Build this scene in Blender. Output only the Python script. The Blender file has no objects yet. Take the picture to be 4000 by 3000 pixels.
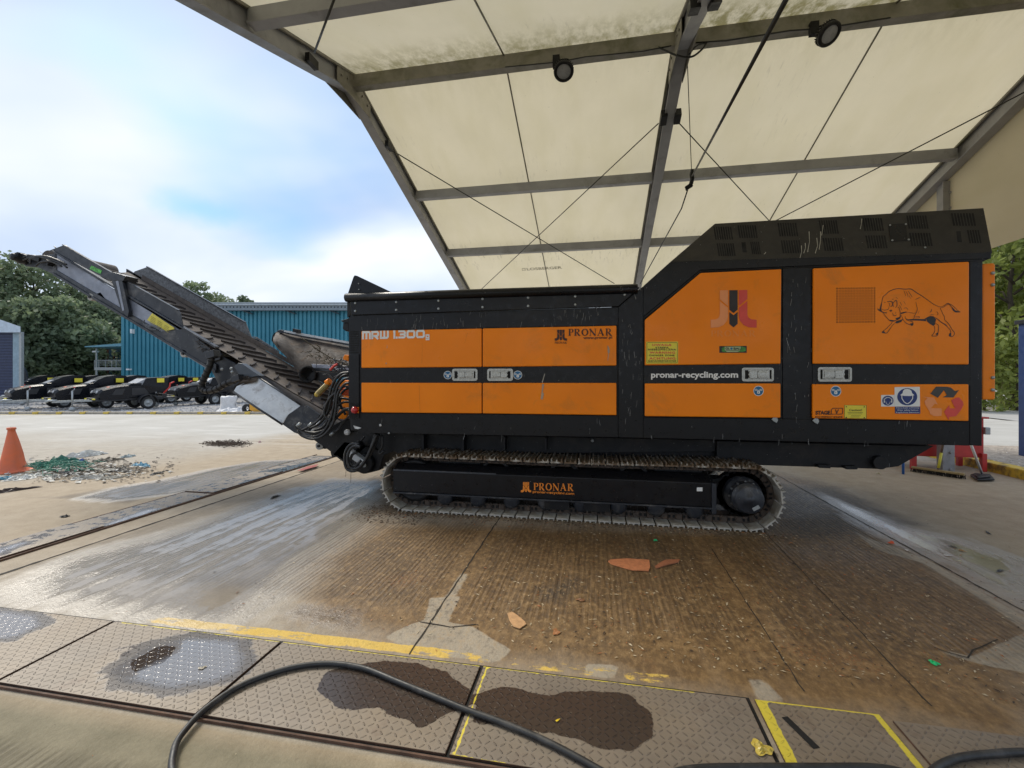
import bpy, bmesh, math, random
import numpy as np
from mathutils import Vector, Matrix
random.seed(7)
rng = np.random.default_rng(11)
sc = bpy.context.scene
C = sc.collection
# ---------------------------------------------------------------- camera
YAW = math.radians(10.5); F = 1750.0; H = 1.6; VH = 1468.0
cd = bpy.data.cameras.new('camera'); cam = bpy.data.objects.new('camera', cd); C.objects.link(cam)
cam.location = (0, 0, H); cam.rotation_euler = (math.radians(90), 0, YAW)
cd.sensor_width = 36; cd.lens = 36 * F / 4000; cd.shift_y = -(1500 - VH) / 4000.0
cd.clip_start = 0.05; cd.clip_end = 3000
sc.camera = cam
# ---------------------------------------------------------------- world, sun, exposure
SUN_EL, SUN_AZ = math.radians(46), math.radians(-62)     # azimuth from +Y towards +X
w = bpy.data.worlds.new('World'); sc.world = w; w.use_nodes = True
nt = w.node_tree; nt.nodes.clear()
def N(t, **k):
    n = nt.nodes.new(t)
    for a, b in k.items(): setattr(n, a, b)
    return n
sky = N('ShaderNodeTexSky', sky_type='NISHITA'); sky.sun_disc = False
sky.sun_elevation = SUN_EL; sky.sun_rotation = SUN_AZ; sky.air_density = 1.0; sky.dust_density = 1.5
bg1 = N('ShaderNodeBackground'); bg1.inputs['Strength'].default_value = 0.095
bg2 = N('ShaderNodeBackground'); bg2.inputs['Strength'].default_value = 0.76
tint = N('ShaderNodeMix'); tint.data_type = 'RGBA'; tint.blend_type = 'MULTIPLY'; tint.inputs[0].default_value = 1.0; tint.inputs[7].default_value = (0.42, 0.74, 1.0, 1)
nt.links.new(sky.outputs[0], tint.inputs[6]); nt.links.new(tint.outputs[2], bg1.inputs[0])
tc = N('ShaderNodeTexCoord')
sep = N('ShaderNodeSeparateXYZ'); nt.links.new(tc.outputs['Generated'], sep.inputs[0])
mx = N('ShaderNodeMath', operation='MAXIMUM'); nt.links.new(sep.outputs[2], mx.inputs[0]); mx.inputs[1].default_value = 0.0
ad = N('ShaderNodeMath', operation='ADD'); nt.links.new(mx.outputs[0], ad.inputs[0]); ad.inputs[1].default_value = 0.28
dx = N('ShaderNodeMath', operation='DIVIDE'); nt.links.new(sep.outputs[0], dx.inputs[0]); nt.links.new(ad.outputs[0], dx.inputs[1])
dy = N('ShaderNodeMath', operation='DIVIDE'); nt.links.new(sep.outputs[1], dy.inputs[0]); nt.links.new(ad.outputs[0], dy.inputs[1])
cb = N('ShaderNodeCombineXYZ'); nt.links.new(dx.outputs[0], cb.inputs[0]); nt.links.new(dy.outputs[0], cb.inputs[1])
n1 = N('ShaderNodeTexNoise'); n1.inputs['Scale'].default_value = 1.15; n1.inputs['Detail'].default_value = 4; n1.inputs['Roughness'].default_value = 0.42
n1.inputs['Distortion'].default_value = 0.35
mp = N('ShaderNodeMapping'); mp.inputs['Location'].default_value = (3.3, 1.2, 0.4); mp.inputs['Rotation'].default_value = (0,0,0.9); mp.inputs['Scale'].default_value = (0.75, 1.35, 1)
nt.links.new(cb.outputs[0], mp.inputs[0]); nt.links.new(mp.outputs[0], n1.inputs['Vector'])
r1 = N('ShaderNodeValToRGB')
el = r1.color_ramp.elements
el[0].position = 0.28; el[0].color = (0.50, 0.62, 0.84, 1)
el[1].position = 0.62; el[1].color = (0.87, 0.91, 0.98, 1)
e = el.new(0.40); e.color = (0.58, 0.69, 0.87, 1)
e = el.new(0.52); e.color = (0.73, 0.81, 0.93, 1)
nt.links.new(n1.outputs[0], r1.inputs[0]); nt.links.new(r1.outputs[0], bg2.inputs[0])
# cover of cloud: nearly whole, thin in a few spots where the blue shows
n2 = N('ShaderNodeTexNoise'); n2.inputs['Scale'].default_value = 0.9; n2.inputs['Detail'].default_value = 4
mp2 = N('ShaderNodeMapping'); mp2.inputs['Location'].default_value = (0.6, 5.1, 0); nt.links.new(cb.outputs[0], mp2.inputs[0]); nt.links.new(mp2.outputs[0], n2.inputs['Vector'])
r2 = N('ShaderNodeValToRGB'); r2.color_ramp.elements[0].position = 0.27; r2.color_ramp.elements[0].color = (0.25,)*3+(1,)
r2.color_ramp.elements[1].position = 0.46; r2.color_ramp.elements[1].color = (1, 1, 1, 1)
nt.links.new(n2.outputs[0], r2.inputs[0])
gap = ray_dir = Vector((-math.sin(YAW) + (775-2000)/F*math.cos(YAW), math.cos(YAW) + (775-2000)/F*math.sin(YAW), (VH-815)/F)).normalized()
vd = N('ShaderNodeVectorMath', operation='SUBTRACT'); nt.links.new(tc.outputs['Generated'], vd.inputs[0]); vd.inputs[1].default_value = gap
ms_ = N('ShaderNodeVectorMath', operation='MULTIPLY'); nt.links.new(vd.outputs[0], ms_.inputs[0]); ms_.inputs[1].default_value = (1.0, 1.0, 2.6)
ln = N('ShaderNodeVectorMath', operation='LENGTH'); nt.links.new(ms_.outputs[0], ln.inputs[0])
n3 = N('ShaderNodeTexNoise'); n3.inputs['Scale'].default_value = 14; n3.inputs['Detail'].default_value = 4; nt.links.new(tc.outputs['Generated'], n3.inputs['Vector'])
sm_ = N('ShaderNodeMath', operation='MULTIPLY_ADD'); nt.links.new(n3.outputs[0], sm_.inputs[0]); sm_.inputs[1].default_value = 0.10; nt.links.new(ln.outputs['Value'], sm_.inputs[2])
gr = N('ShaderNodeMapRange'); gr.interpolation_type = 'SMOOTHSTEP'; nt.links.new(sm_.outputs[0], gr.inputs[0])
for i_, v_ in enumerate((0.05, 0.15, 0.30, 1.0)): gr.inputs[1+i_].default_value = v_
gm = N('ShaderNodeMath', operation='MULTIPLY'); nt.links.new(r2.outputs[0], gm.inputs[0]); nt.links.new(gr.outputs[0], gm.inputs[1])
mxs = N('ShaderNodeMixShader'); nt.links.new(gm.outputs[0], mxs.inputs[0]); nt.links.new(bg1.outputs[0], mxs.inputs[1]); nt.links.new(bg2.outputs[0], mxs.inputs[2])
wo = N('ShaderNodeOutputWorld'); nt.links.new(mxs.outputs[0], wo.inputs[0])
sd = bpy.data.lights.new('sun', 'SUN'); sd.energy = 2.3; sd.angle = math.radians(20); sd.color = (1.0, 0.93, 0.81)
so = bpy.data.objects.new('sun', sd); C.objects.link(so)
sv = Vector((math.sin(SUN_AZ)*math.cos(SUN_EL), math.cos(SUN_AZ)*math.cos(SUN_EL), math.sin(SUN_EL)))
so.rotation_euler = sv.to_track_quat('Z', 'Y').to_euler(); so.location = (-20, 10, 30)
sc.view_settings.view_transform = 'Standard'; sc.view_settings.look = 'None'
sc.view_settings.exposure = 0.60; sc.view_settings.gamma = 1.0
# ---------------------------------------------------------------- pixel (4000 x 3000) -> place
cy, sy = math.cos(YAW), math.sin(YAW)
def ray(u, v):
    a = (u - 2000) / F; b = (VH - v) / F
    return Vector((-sy + a*cy, cy + a*sy, b))
def at(u, v, Y):                      # on the plane Y = const
    r = ray(u, v); t = Y / r.y
    return Vector((r.x*t, Y, H + r.z*t))
def atx(u, v, X):                     # on the plane X = const
    r = ray(u, v); t = X / r.x
    return Vector((X, r.y*t, H + r.z*t))
def gnd(u, v, z=0.0):                 # on the ground
    r = ray(u, v); t = (z - H) / r.z
    return Vector((r.x*t, r.y*t, z))
def deep(u, v, t):                    # at a distance t along the view
    r = ray(u, v)
    return Vector((r.x*t, r.y*t, H + r.z*t))
def hit(u, v, p0, n):
    r = ray(u, v); o = Vector((0, 0, H))
    t = (Vector(p0) - o).dot(n) / r.dot(n)
    return o + r*t
# ---------------------------------------------------------------- materials
def newmat(name):
    m = bpy.data.materials.new(name); m.use_nodes = True
    t = m.node_tree; b = t.nodes['Principled BSDF']
    return m, t, b
class NT:
    def __init__(s, t): s.t = t
    def __call__(s, ty, ins=None, **k):
        n = s.t.nodes.new(ty)
        for a, b in k.items(): setattr(n, a, b)
        for a, b in (ins or {}).items():
            if hasattr(b, 'is_linked') or hasattr(b, 'links'): s.t.links.new(b, n.inputs[a])
            else: n.inputs[a].default_value = b
        return n
    def math(s, op, a, b=0.0, c=None, clamp=False):
        n = s.t.nodes.new('ShaderNodeMath'); n.operation = op; n.use_clamp = clamp
        for i, x in enumerate((a, b) if c is None else (a, b, c)):
            if isinstance(x, (int, float)): n.inputs[i].default_value = x
            else: s.t.links.new(x, n.inputs[i])
        return n.outputs[0]
    def mix(s, f, a, b, mode='MIX'):
        n = s.t.nodes.new('ShaderNodeMix'); n.data_type = 'RGBA'; n.blend_type = mode
        for i, x in ((0, f), (6, a), (7, b)):
            if isinstance(x, (int, float)): n.inputs[i].default_value = x
            elif isinstance(x, tuple): n.inputs[i].default_value = (*x[:3], 1)
            else: s.t.links.new(x, n.inputs[i])
        return n.outputs[2]
    def rng(s, x, a, b, c=0.0, d=1.0, smooth=False):
        n = s.t.nodes.new('ShaderNodeMapRange'); n.clamp = True
        if smooth: n.interpolation_type = 'SMOOTHSTEP'
        s.t.links.new(x, n.inputs[0])
        for i, q in enumerate((a, b, c, d)): n.inputs[1+i].default_value = q
        return n.outputs[0]
    def noise(s, scale, detail=3, rough=0.5, vec=None, dist=0.0, stretch=None):
        if vec is None:
            vec = s.t.nodes.new('ShaderNodeTexCoord').outputs['Object']
        if stretch:
            m = s.t.nodes.new('ShaderNodeMapping'); m.inputs['Scale'].default_value = stretch
            s.t.links.new(vec, m.inputs[0]); vec = m.outputs[0]
        n = s.t.nodes.new('ShaderNodeTexNoise'); n.inputs['Scale'].default_value = scale
        n.inputs['Detail'].default_value = detail; n.inputs['Roughness'].default_value = rough; n.inputs['Distortion'].default_value = dist
        s.t.links.new(vec, n.inputs['Vector']); return n.outputs[0]
    def bump(s, h, strength=0.3, dist=0.01, prev=None):
        n = s.t.nodes.new('ShaderNodeBump'); n.inputs['Strength'].default_value = strength; n.inputs['Distance'].default_value = dist
        s.t.links.new(h, n.inputs['Height'])
        if prev is not None: s.t.links.new(prev, n.inputs['Normal'])
        return n.outputs[0]
def mat(name, col, rough=0.5, metal=0.0, var=0.15, scale=6.0, dirt=None, dirt_amt=0.0, dscale=3.0, bump=0.0, bscale=60.0,
        streak=0.0, streak_col=(0.55, 0.56, 0.55), coat=0.0, stretch=None, rvar=0.12, spec=0.5):
    m, t, b = newmat(name); q = NT(t); b.inputs['Specular IOR Level'].default_value = spec
    c = tuple(col)
    n = q.noise(scale, 5, 0.6, stretch=stretch)
    lo = tuple(x*(1-var) for x in c); hi = tuple(min(1, x*(1+var)) for x in c)
    out = q.mix(q.rng(n, 0.3, 0.7), lo, hi)
    if dirt is not None:
        d = q.noise(dscale, 7, 0.68, dist=0.4)
        f = q.rng(d, 0.62 - 0.3*dirt_amt, 0.80 - 0.25*dirt_amt, 0, min(1, 0.35 + dirt_amt))
        out = q.mix(f, out, dirt)
    if streak > 0:
        s1 = q.noise(9.0, 4, 0.7, stretch=(3.2, 3.2, 0.55), dist=1.2)
        s2 = q.noise(2.3, 3, 0.6, stretch=(1.0, 1.0, 0.5))
        f = q.math('MULTIPLY', q.rng(s1, 0.70 - 0.06*streak, 0.74 - 0.05*streak), q.rng(s2, 0.5, 0.62, 0, 0.8))
        out = q.mix(f, out, streak_col)
        s3 = q.noise(70.0, 1, 0.5)
        out = q.mix(q.rng(s3, 0.80 - 0.03*streak, 0.83 - 0.03*streak, 0, 0.6), out, streak_col)
    t.links.new(out, b.inputs['Base Color'])
    rn = q.noise(scale*2.3, 4, 0.6)
    t.links.new(q.rng(rn, 0.3, 0.7, max(0.02, rough - rvar), min(1, rough + rvar)), b.inputs['Roughness'])
    b.inputs['Metallic'].default_value = metal
    if coat: b.inputs['Coat Weight'].default_value = coat; b.inputs['Coat Roughness'].default_value = 0.12
    if bump > 0: t.links.new(q.bump(q.noise(bscale, 4, 0.6), bump, 0.004), b.inputs['Normal'])
    return m
DUST = (0.17, 0.14, 0.10)
M = {}
M['black'] = mat('black_paint', (0.0075, 0.0075, 0.009), 0.34, dirt=(0.03, 0.027, 0.022), dirt_amt=0.2, dscale=1.6, streak=0.3, rvar=0.1, spec=0.3)
M['black2'] = mat('black_steel', (0.008, 0.008, 0.009), 0.5, dirt=(0.04, 0.032, 0.025), dirt_amt=0.3, dscale=4, streak=0.3, spec=0.35)
M['cover'] = mat('dusty_cover_paint', (0.034, 0.031, 0.027), 0.5, dirt=(0.07, 0.06, 0.045), dirt_amt=0.3, dscale=2.2, streak=0.25, spec=0.3)
M['band'] = mat('black_band_paint', (0.008, 0.0075, 0.008), 0.33, dirt=(0.03, 0.027, 0.022), dirt_amt=0.1, streak=0.2, spec=0.3)
M['orange'] = mat('orange_paint', (0.96, 0.245, 0.001), 0.38, var=0.07, scale=1.5, dirt=(0.55, 0.19, 0.03), dirt_amt=0.22, dscale=2.5, streak=0.10, streak_col=(0.7, 0.45, 0.2), spec=0.28)
M['rubber'] = mat('hose_rubber', (0.014, 0.014, 0.015), 0.42, var=0.4, dirt=DUST, dirt_amt=0.1, dscale=10)
M['belt'] = mat('belt_rubber', (0.090, 0.069, 0.054), 0.75, var=0.3, scale=9, dirt=(0.13, 0.10, 0.075), dirt_amt=0.45, dscale=5, bump=0.5, bscale=50)
M['cleat'] = mat('cleat_rubber', (0.04, 0.031, 0.026), 0.7, var=0.3, dirt=DUST, dirt_amt=0.2)
M['beltdirt'] = mat('rusty_belt', (0.040, 0.030, 0.024), 0.8, var=0.4, scale=7, dirt=(0.10, 0.06, 0.032), dirt_amt=0.45, dscale=4, bump=0.7, bscale=30)
M['side'] = mat('conveyor_paint', (0.022, 0.025, 0.032), 0.42, dirt=(0.15, 0.14, 0.13), dirt_amt=0.35, dscale=4, streak=0.8)
M['sidegrey'] = mat('worn_conveyor_web', (0.25, 0.265, 0.31), 0.4, var=0.25, dirt=(0.25, 0.21, 0.16), dirt_amt=0.2, dscale=3, metal=0.2)
M['speck'] = mat('speckled_side_board', (0.17, 0.17, 0.17), 0.6, var=0.5, scale=24, dirt=(0.33, 0.33, 0.33), dirt_amt=0.3, dscale=30)
M['silver'] = mat('bare_steel', (0.62, 0.63, 0.63), 0.45, var=0.15, metal=0.2, dirt=(0.14, 0.10, 0.07), dirt_amt=0.32, dscale=6)
M['steel'] = mat('steel', (0.30, 0.30, 0.29), 0.35, metal=0.8, var=0.2)
M['shoe'] = mat('worn_track_steel', (0.48, 0.46, 0.41), 0.5, metal=0.15, var=0.3, scale=9, dirt=(0.20, 0.14, 0.08), dirt_amt=0.5, dscale=5, bump=0.3)
def dirty_top(m):                     # mud lying on the upper run of the track
    t = m.node_tree; q = NT(t); b = t.nodes['Principled BSDF']; g = t.nodes.new('ShaderNodeNewGeometry'); sp = q('ShaderNodeSeparateXYZ', {0: g.outputs['Position']})
    f = q.math('MULTIPLY', q.rng(sp.outputs[2], 0.55, 0.64), q.rng(q.noise(14, 5, 0.7, vec=g.outputs['Position']), 0.36, 0.54))
    old = b.inputs['Base Color'].links[0].from_socket; t.links.new(q.mix(f, old, (0.12, 0.075, 0.04)), b.inputs['Base Color'])
dirty_top(M['shoe'])
M['chain'] = mat('dirty_chain', (0.060, 0.042, 0.030), 0.6, var=0.4, scale=20, dirt=(0.15, 0.085, 0.045), dirt_amt=0.35, dscale=14)
M['slot'] = mat('dark_opening', (0.003, 0.003, 0.003), 0.8)
M['handle'] = mat('handle_steel', (0.42, 0.41, 0.37), 0.32, metal=0.85, var=0.2, scale=30, dirt=(0.06, 0.055, 0.045), dirt_amt=0.3, dscale=30)
M['white'] = mat('white_print', (0.78, 0.78, 0.76), 0.5, var=0.05)
M['blackprint'] = mat('black_print', (0.02, 0.014, 0.012), 0.5)
M['orangeprint'] = mat('orange_print', (0.85, 0.25, 0.02), 0.45)
M['brownprint'] = mat('dark_print', (0.045, 0.012, 0.006), 0.5)
M['paleorange'] = mat('faded_orange_print', (0.86, 0.31, 0.11), 0.5, var=0.05)
M['faint'] = mat('faint_orange_print', (0.90, 0.27, 0.03), 0.5, var=0.05)
M['redprint'] = mat('red_print', (0.70, 0.07, 0.05), 0.5, var=0.08)
M['yellowst'] = mat('yellow_sticker', (0.78, 0.66, 0.05), 0.45, var=0.05)
M['yellowdk'] = mat('yellow_label', (0.66, 0.56, 0.07), 0.5, var=0.1)
M['bluest'] = mat('blue_sticker', (0.008, 0.13, 0.30), 0.45)
M['navyst'] = mat('navy_sticker', (0.015, 0.035, 0.17), 0.45)
M['greenst'] = mat('green_sticker', (0.05, 0.22, 0.03), 0.45, var=0.6, scale=30)
M['redlamp'] = mat('red_lamp', (0.45, 0.012, 0.014), 0.18, coat=0.6)
M['amber'] = mat('amber_lamp', (0.8, 0.25, 0.02), 0.25)
M['alu'] = mat('tent_aluminium', (0.30, 0.30, 0.31), 0.5, metal=0.25, var=0.12, scale=3, dirt=(0.13, 0.125, 0.10), dirt_amt=0.25, dscale=2)
M['alumoss'] = mat('mossy_aluminium', (0.24, 0.225, 0.19), 0.6, metal=0.1, var=0.2, scale=4, dirt=(0.10, 0.10, 0.045), dirt_amt=0.5, dscale=2)
M['cable'] = mat('steel_cable', (0.03, 0.03, 0.028), 0.5, metal=0.3)
M['galv'] = mat('galvanised', (0.36, 0.38, 0.38), 0.45, metal=0.5, var=0.15, scale=15)
M['tyre'] = mat('tyre_rubber', (0.018, 0.018, 0.018), 0.75)
M['glass'] = mat('lamp_glass', (0.30, 0.31, 0.33), 0.25)
# ---------------------------------------------------------------- mesh building
class MB:
    def __init__(s): s.v = []; s.f = []; s.sm = []
    def add(s, vs, fs, smooth=False):
        k = len(s.v); s.v += [tuple(p) for p in vs]; s.f += [tuple(i+k for i in f) for f in fs]; s.sm += [smooth]*len(fs); return s
    def box(s, x0, x1, y0, y1, z0, z1):
        vs = [(x, y, z) for x in (x0, x1) for y in (y0, y1) for z in (z0, z1)]
        return s.add(vs, [(0,1,3,2), (4,6,7,5), (0,4,5,1), (2,3,7,6), (0,2,6,4), (1,5,7,3)])
    def prism(s, poly, off, smooth=False):
        n = len(poly); off = Vector(off); a = [Vector(p) for p in poly]; b = [p+off for p in a]
        fs = [tuple(range(n)), tuple(range(2*n-1, n-1, -1))] + [(i, i+n, (i+1) % n + n, (i+1) % n) for i in range(n)]
        return s.add(a+b, fs, smooth)
    def obox(s, p, ax, ay, az):       # corner box from centre and half-axes
        p, ax, ay, az = map(Vector, (p, ax, ay, az))
        vs = [p + i*ax + j*ay + k*az for i in (-1, 1) for j in (-1, 1) for k in (-1, 1)]
        return s.add(vs, [(0,1,3,2), (4,6,7,5), (0,4,5,1), (2,3,7,6), (0,2,6,4), (1,5,7,3)])
    def beam(s, p0, p1, w, h, up=(0, 0, 1)):
        p0, p1 = Vector(p0), Vector(p1); d = (p1-p0); l = d.length/2; d.normalize()
        sdv = d.cross(Vector(up)); sdv.normalize(); u = sdv.cross(d)
        return s.obox((p0+p1)/2, d*l, sdv*(w/2), u*(h/2))
    def tube(s, pts, r, n=8, smooth=True, caps=True):
        pts = [Vector(p) for p in pts]; m = len(pts)
        rs = r if isinstance(r, (list, tuple)) else [r]*m
        up = Vector((0.123, 0.31, 0.94)); vs = []
        prev = None
        for i in range(m):
            d = pts[min(i+1, m-1)] - pts[max(i-1, 0)]
            if d.length < 1e-9: d = Vector((0, 0, 1))
            d.normalize()
            a = d.cross(up) if prev is None else (prev - d*prev.dot(d))
            if a.length < 1e-5: a = d.cross(Vector((1, 0, 0)))
            a.normalize(); prev = a; bb = d.cross(a)
            for k in range(n):
                t = 2*math.pi*k/n
                vs.append(pts[i] + (a*math.cos(t) + bb*math.sin(t))*rs[i])
        fs = [(i*n+k, i*n+(k+1) % n, (i+1)*n+(k+1) % n, (i+1)*n+k) for i in range(m-1) for k in range(n)]
        s.add(vs, fs, smooth)
        if caps:
            k0 = len(s.v) - m*n
            s.f.append(tuple(k0 + k for k in range(n-1, -1, -1))); s.sm.append(False)
            s.f.append(tuple(k0 + (m-1)*n + k for k in range(n))); s.sm.append(False)
        return s
    def cyl(s, p0, p1, r, r1=None, n=20):
        return s.tube([p0, p1], [r, r if r1 is None else r1], n)
    def lathe(s, c, axis, prof, n=24, smooth=True):
        c = Vector(c); ax = Vector(axis).normalized(); a = ax.orthogonal().normalized(); b = ax.cross(a); vs = []
        for (h, r) in prof:
            for k in range(n):
                t = 2*math.pi*k/n; vs.append(c + ax*h + (a*math.cos(t)+b*math.sin(t))*max(r, 1e-4))
        m = len(prof)
        fs = [(i*n+k, i*n+(k+1) % n, (i+1)*n+(k+1) % n, (i+1)*n+k) for i in range(m-1) for k in range(n)]
        return s.add(vs, fs, smooth)
    def sphere(s, c, r, n=14, sz=1.0):
        prof = [(-r*sz*math.cos(math.pi*i/n), r*math.sin(math.pi*i/n)) for i in range(n+1)]
        return s.lathe(c, (0, 0, 1), prof, n*2)
    def grid(s, rows, smooth=False):
        m, n = len(rows), len(rows[0])
        return s.add([p for r in rows for p in r], [(i*n+j, i*n+j+1, (i+1)*n+j+1, (i+1)*n+j) for i in range(m-1) for j in range(n-1)], smooth)
    def build(s, name, m, parent=None, local=False, bevel=0.0, seg=2):
        me = bpy.data.meshes.new(name)
        off = Vector((0, 0, 0))
        if parent is not None and not local: off = base(parent)
        me.from_pydata([(p[0]-off.x, p[1]-off.y, p[2]-off.z) for p in s.v], [], s.f)
        me.polygons.foreach_set('use_smooth', s.sm)
        me.update()
        bm = bmesh.new(); bm.from_mesh(me); bmesh.ops.recalc_face_normals(bm, faces=bm.faces); bm.to_mesh(me); bm.free()
        for mm in (m if isinstance(m, (list, tuple)) else [m]): me.materials.append(mm)
        o = bpy.data.objects.new(name, me); C.objects.link(o)
        if parent is not None: o.parent = parent
        if bevel > 0:
            bv = o.modifiers.new('bevel', 'BEVEL'); bv.width = bevel; bv.segments = seg; bv.limit_method = 'ANGLE'; bv.angle_limit = math.radians(35)
        return o
def base(o):
    v = Vector((0, 0, 0))
    while o is not None: v = v + o.location; o = o.parent
    return v
def tag(o, label=None, cat=None, group=None, kind=None):
    if label: o['label'] = label
    if cat: o['category'] = cat
    if group: o['group'] = group
    if kind: o['kind'] = kind
    return o
def thing(name, loc, label, cat, group=None, rz=0.0):
    o = bpy.data.objects.new(name, None); C.objects.link(o); o.location = loc; o.rotation_euler = (0, 0, rz)
    o.empty_display_size = 0.2
    return tag(o, label, cat, group)
def split(o):                          # every loose piece becomes an object of its own
    me = o.data; n = len(me.vertices); par = list(range(n))
    def f(i):
        while par[i] != i: par[i] = par[par[i]]; i = par[i]
        return i
    for e_ in me.edges: a, b_ = f(e_.vertices[0]), f(e_.vertices[1]); par[a] = b_
    groups = {}
    for p in me.polygons: groups.setdefault(f(p.vertices[0]), []).append(p)
    if len(groups) < 2: return
    for gi, ps in enumerate(groups.values()):
        ids = sorted({v for p in ps for v in p.vertices}); mp_ = {v: i for i, v in enumerate(ids)}
        m2 = bpy.data.meshes.new(o.name.split('.')[0]); m2.from_pydata([me.vertices[v].co[:] for v in ids], [], [[mp_[v] for v in p.vertices] for p in ps])
        m2.polygons.foreach_set('use_smooth', [p.use_smooth for p in ps])
        for mm in me.materials: m2.materials.append(mm)
        if gi == 0: first = m2; continue
        c = o.copy(); c.data = m2; C.objects.link(c)
    o.data = first
def copy_tree(o, parent=None):
    c = o.copy(); C.objects.link(c)
    if parent is not None: c.parent = parent
    for ch in [x for x in bpy.data.objects if x.parent == o]: copy_tree(ch, c)
    return c
def crv(pts, n=8):                    # Catmull-Rom through points
    P = [Vector(p) for p in pts]; P = [P[0]*2-P[1]] + P + [P[-1]*2-P[-2]]; out = []
    for i in range(1, len(P)-2):
        for k in range(n):
            t = k/n; a, b, c, d = P[i-1:i+3]
            out.append(0.5*((2*b) + (c-a)*t + (2*a-5*b+4*c-d)*t*t + (3*b-a-3*c+d)*t**3))
    out.append(P[-2]); return out
# writing: strokes and letters laid on a plane
def text_mesh(body, bold=0.0, spacing=1.0):
    cu = bpy.data.curves.new('writing', 'FONT'); cu.body = body; cu.size = 1; cu.offset = bold; cu.space_character = spacing
    cu.resolution_u = 3
    o = bpy.data.objects.new('writing', cu); C.objects.link(o)
    dg = bpy.context.evaluated_depsgraph_get(); me = bpy.data.meshes.new_from_object(o.evaluated_get(dg))
    vs = [v.co.copy() for v in me.vertices]; fs = [tuple(p.vertices) for p in me.polygons]
    bpy.data.objects.remove(o); bpy.data.curves.remove(cu); bpy.data.meshes.remove(me)
    return vs, fs
def fit(mb, vs, fs, o, ex, ey, nrm=(0, -1, 0), lift=0.002):
    """lay a flat drawing, fitted to its bounds, on the parallelogram o, o+ex, o+ey"""
    o, ex, ey, nrm = map(Vector, (o, ex, ey, nrm))
    x0 = min(v[0] for v in vs); x1 = max(v[0] for v in vs); y0 = min(v[1] for v in vs); y1 = max(v[1] for v in vs)
    mb.add([o + ex*((v[0]-x0)/(x1-x0)) + ey*((v[1]-y0)/(y1-y0)) + nrm*(lift + (v[2] if len(v) > 2 else 0)) for v in vs], fs)
def stroke(pts, ws, layer=0):
    """polyline with width per point -> quads"""
    P = [Vector((p[0], p[1])) for p in pts]; n = len(P)
    if not isinstance(ws, (list, tuple)): ws = [ws]*n
    vs = []; fs = []
    for i in range(n):
        if i == 0: d = P[1]-P[0]
        elif i == n-1: d = P[-1]-P[-2]
        else: d = (P[i+1]-P[i]).normalized() + (P[i]-P[i-1]).normalized()
        d.normalize(); k = Vector((-d.y, d.x))
        s = 1.0
        if 0 < i < n-1:
            c = max(0.35, k.dot(Vector((-(P[i]-P[i-1]).normalized().y, (P[i]-P[i-1]).normalized().x))))
            s = 1/c
        vs += [(*(P[i]+k*ws[i]*0.5*s), layer*0.0004), (*(P[i]-k*ws[i]*0.5*s), layer*0.0004)]
    for i in range(n-1): fs.append((2*i, 2*i+1, 2*i+3, 2*i+2))
    return vs, fs
def arc(cx, cy_, rx, ry, a0, a1, n=10):
    return [(cx+rx*math.cos(math.radians(a0+(a1-a0)*i/n)), cy_+ry*math.sin(math.radians(a0+(a1-a0)*i/n))) for i in range(n+1)]
def merge(parts):
    V, Fs = [], []
    for vs, fs in parts:
        k = len(V); V += vs; Fs += [tuple(i+k for i in f) for f in fs]
    return V, Fs
def shift(p, dx): return [(v[0]+dx, v[1], v[2] if len(v) > 2 else 0) for v in p[0]], p[1]
def serif(x, y, w=0.34): return stroke([(x-w/2, y), (x+w/2, y)], 0.05, 3)
def gP():
    return merge([stroke([(0.2, 0), (0.2, 1)], 0.19, 0), serif(0.2, 0.025), stroke([(0.02, 0.975), (0.4, 0.975)], 0.05, 3),
        stroke([(0.25, 0.965)] + arc(0.42, 0.73, 0.22, 0.235, 90, -90, 12) + [(0.25, 0.495)], [0.06, 0.06, 0.08, 0.11, 0.14, 0.17, 0.18, 0.18, 0.17, 0.15, 0.12, 0.09, 0.06, 0.05, 0.05], 1)])
def gR():
    a = gP(); return merge([a, stroke([(0.38, 0.5), (0.5, 0.33), (0.70, 0.04), (0.82, 0.0)], [0.1, 0.19, 0.19, 0.08], 2), stroke([(0.66, 0.025), (0.86, 0.025)], 0.05, 4)])
def gO():
    n = 28; pts = arc(0.46, 0.5, 0.36, 0.465, 90, 450, n)
    return stroke(pts, [0.07 + 0.12*abs(math.sin(2*math.pi*i/n)) for i in range(n+1)])
def gN():
    return merge([stroke([(0.13, 0), (0.13, 1)], 0.06, 0), stroke([(0.08, 0.98), (0.78, 0.02)], 0.19, 1), stroke([(0.80, 0), (0.80, 1)], 0.06, 2), serif(0.13, 0.025, 0.26), stroke([(0.0, 0.975), (0.2, 0.975)], 0.05, 4), serif(0.80, 0.975, 0.28)])
def gA():
    return merge([stroke([(0.46, 1.0), (0.12, 0)], 0.07, 0), stroke([(0.43, 1.0), (0.76, 0)], 0.19, 1), stroke([(0.2, 0.33), (0.64, 0.33)], 0.06, 2), serif(0.12, 0.025, 0.26), serif(0.78, 0.025, 0.32)])
def word_pronar(skip=()):
    out = []; x = 0
    for g, wd in ((gP, 0.78), (gR, 1.0), (gO, 1.04), (gN, 1.05), (gA, 1.05), (gR, 0.9)):
        out.append(shift(g(), x)); x += wd
    return merge(out)
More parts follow.
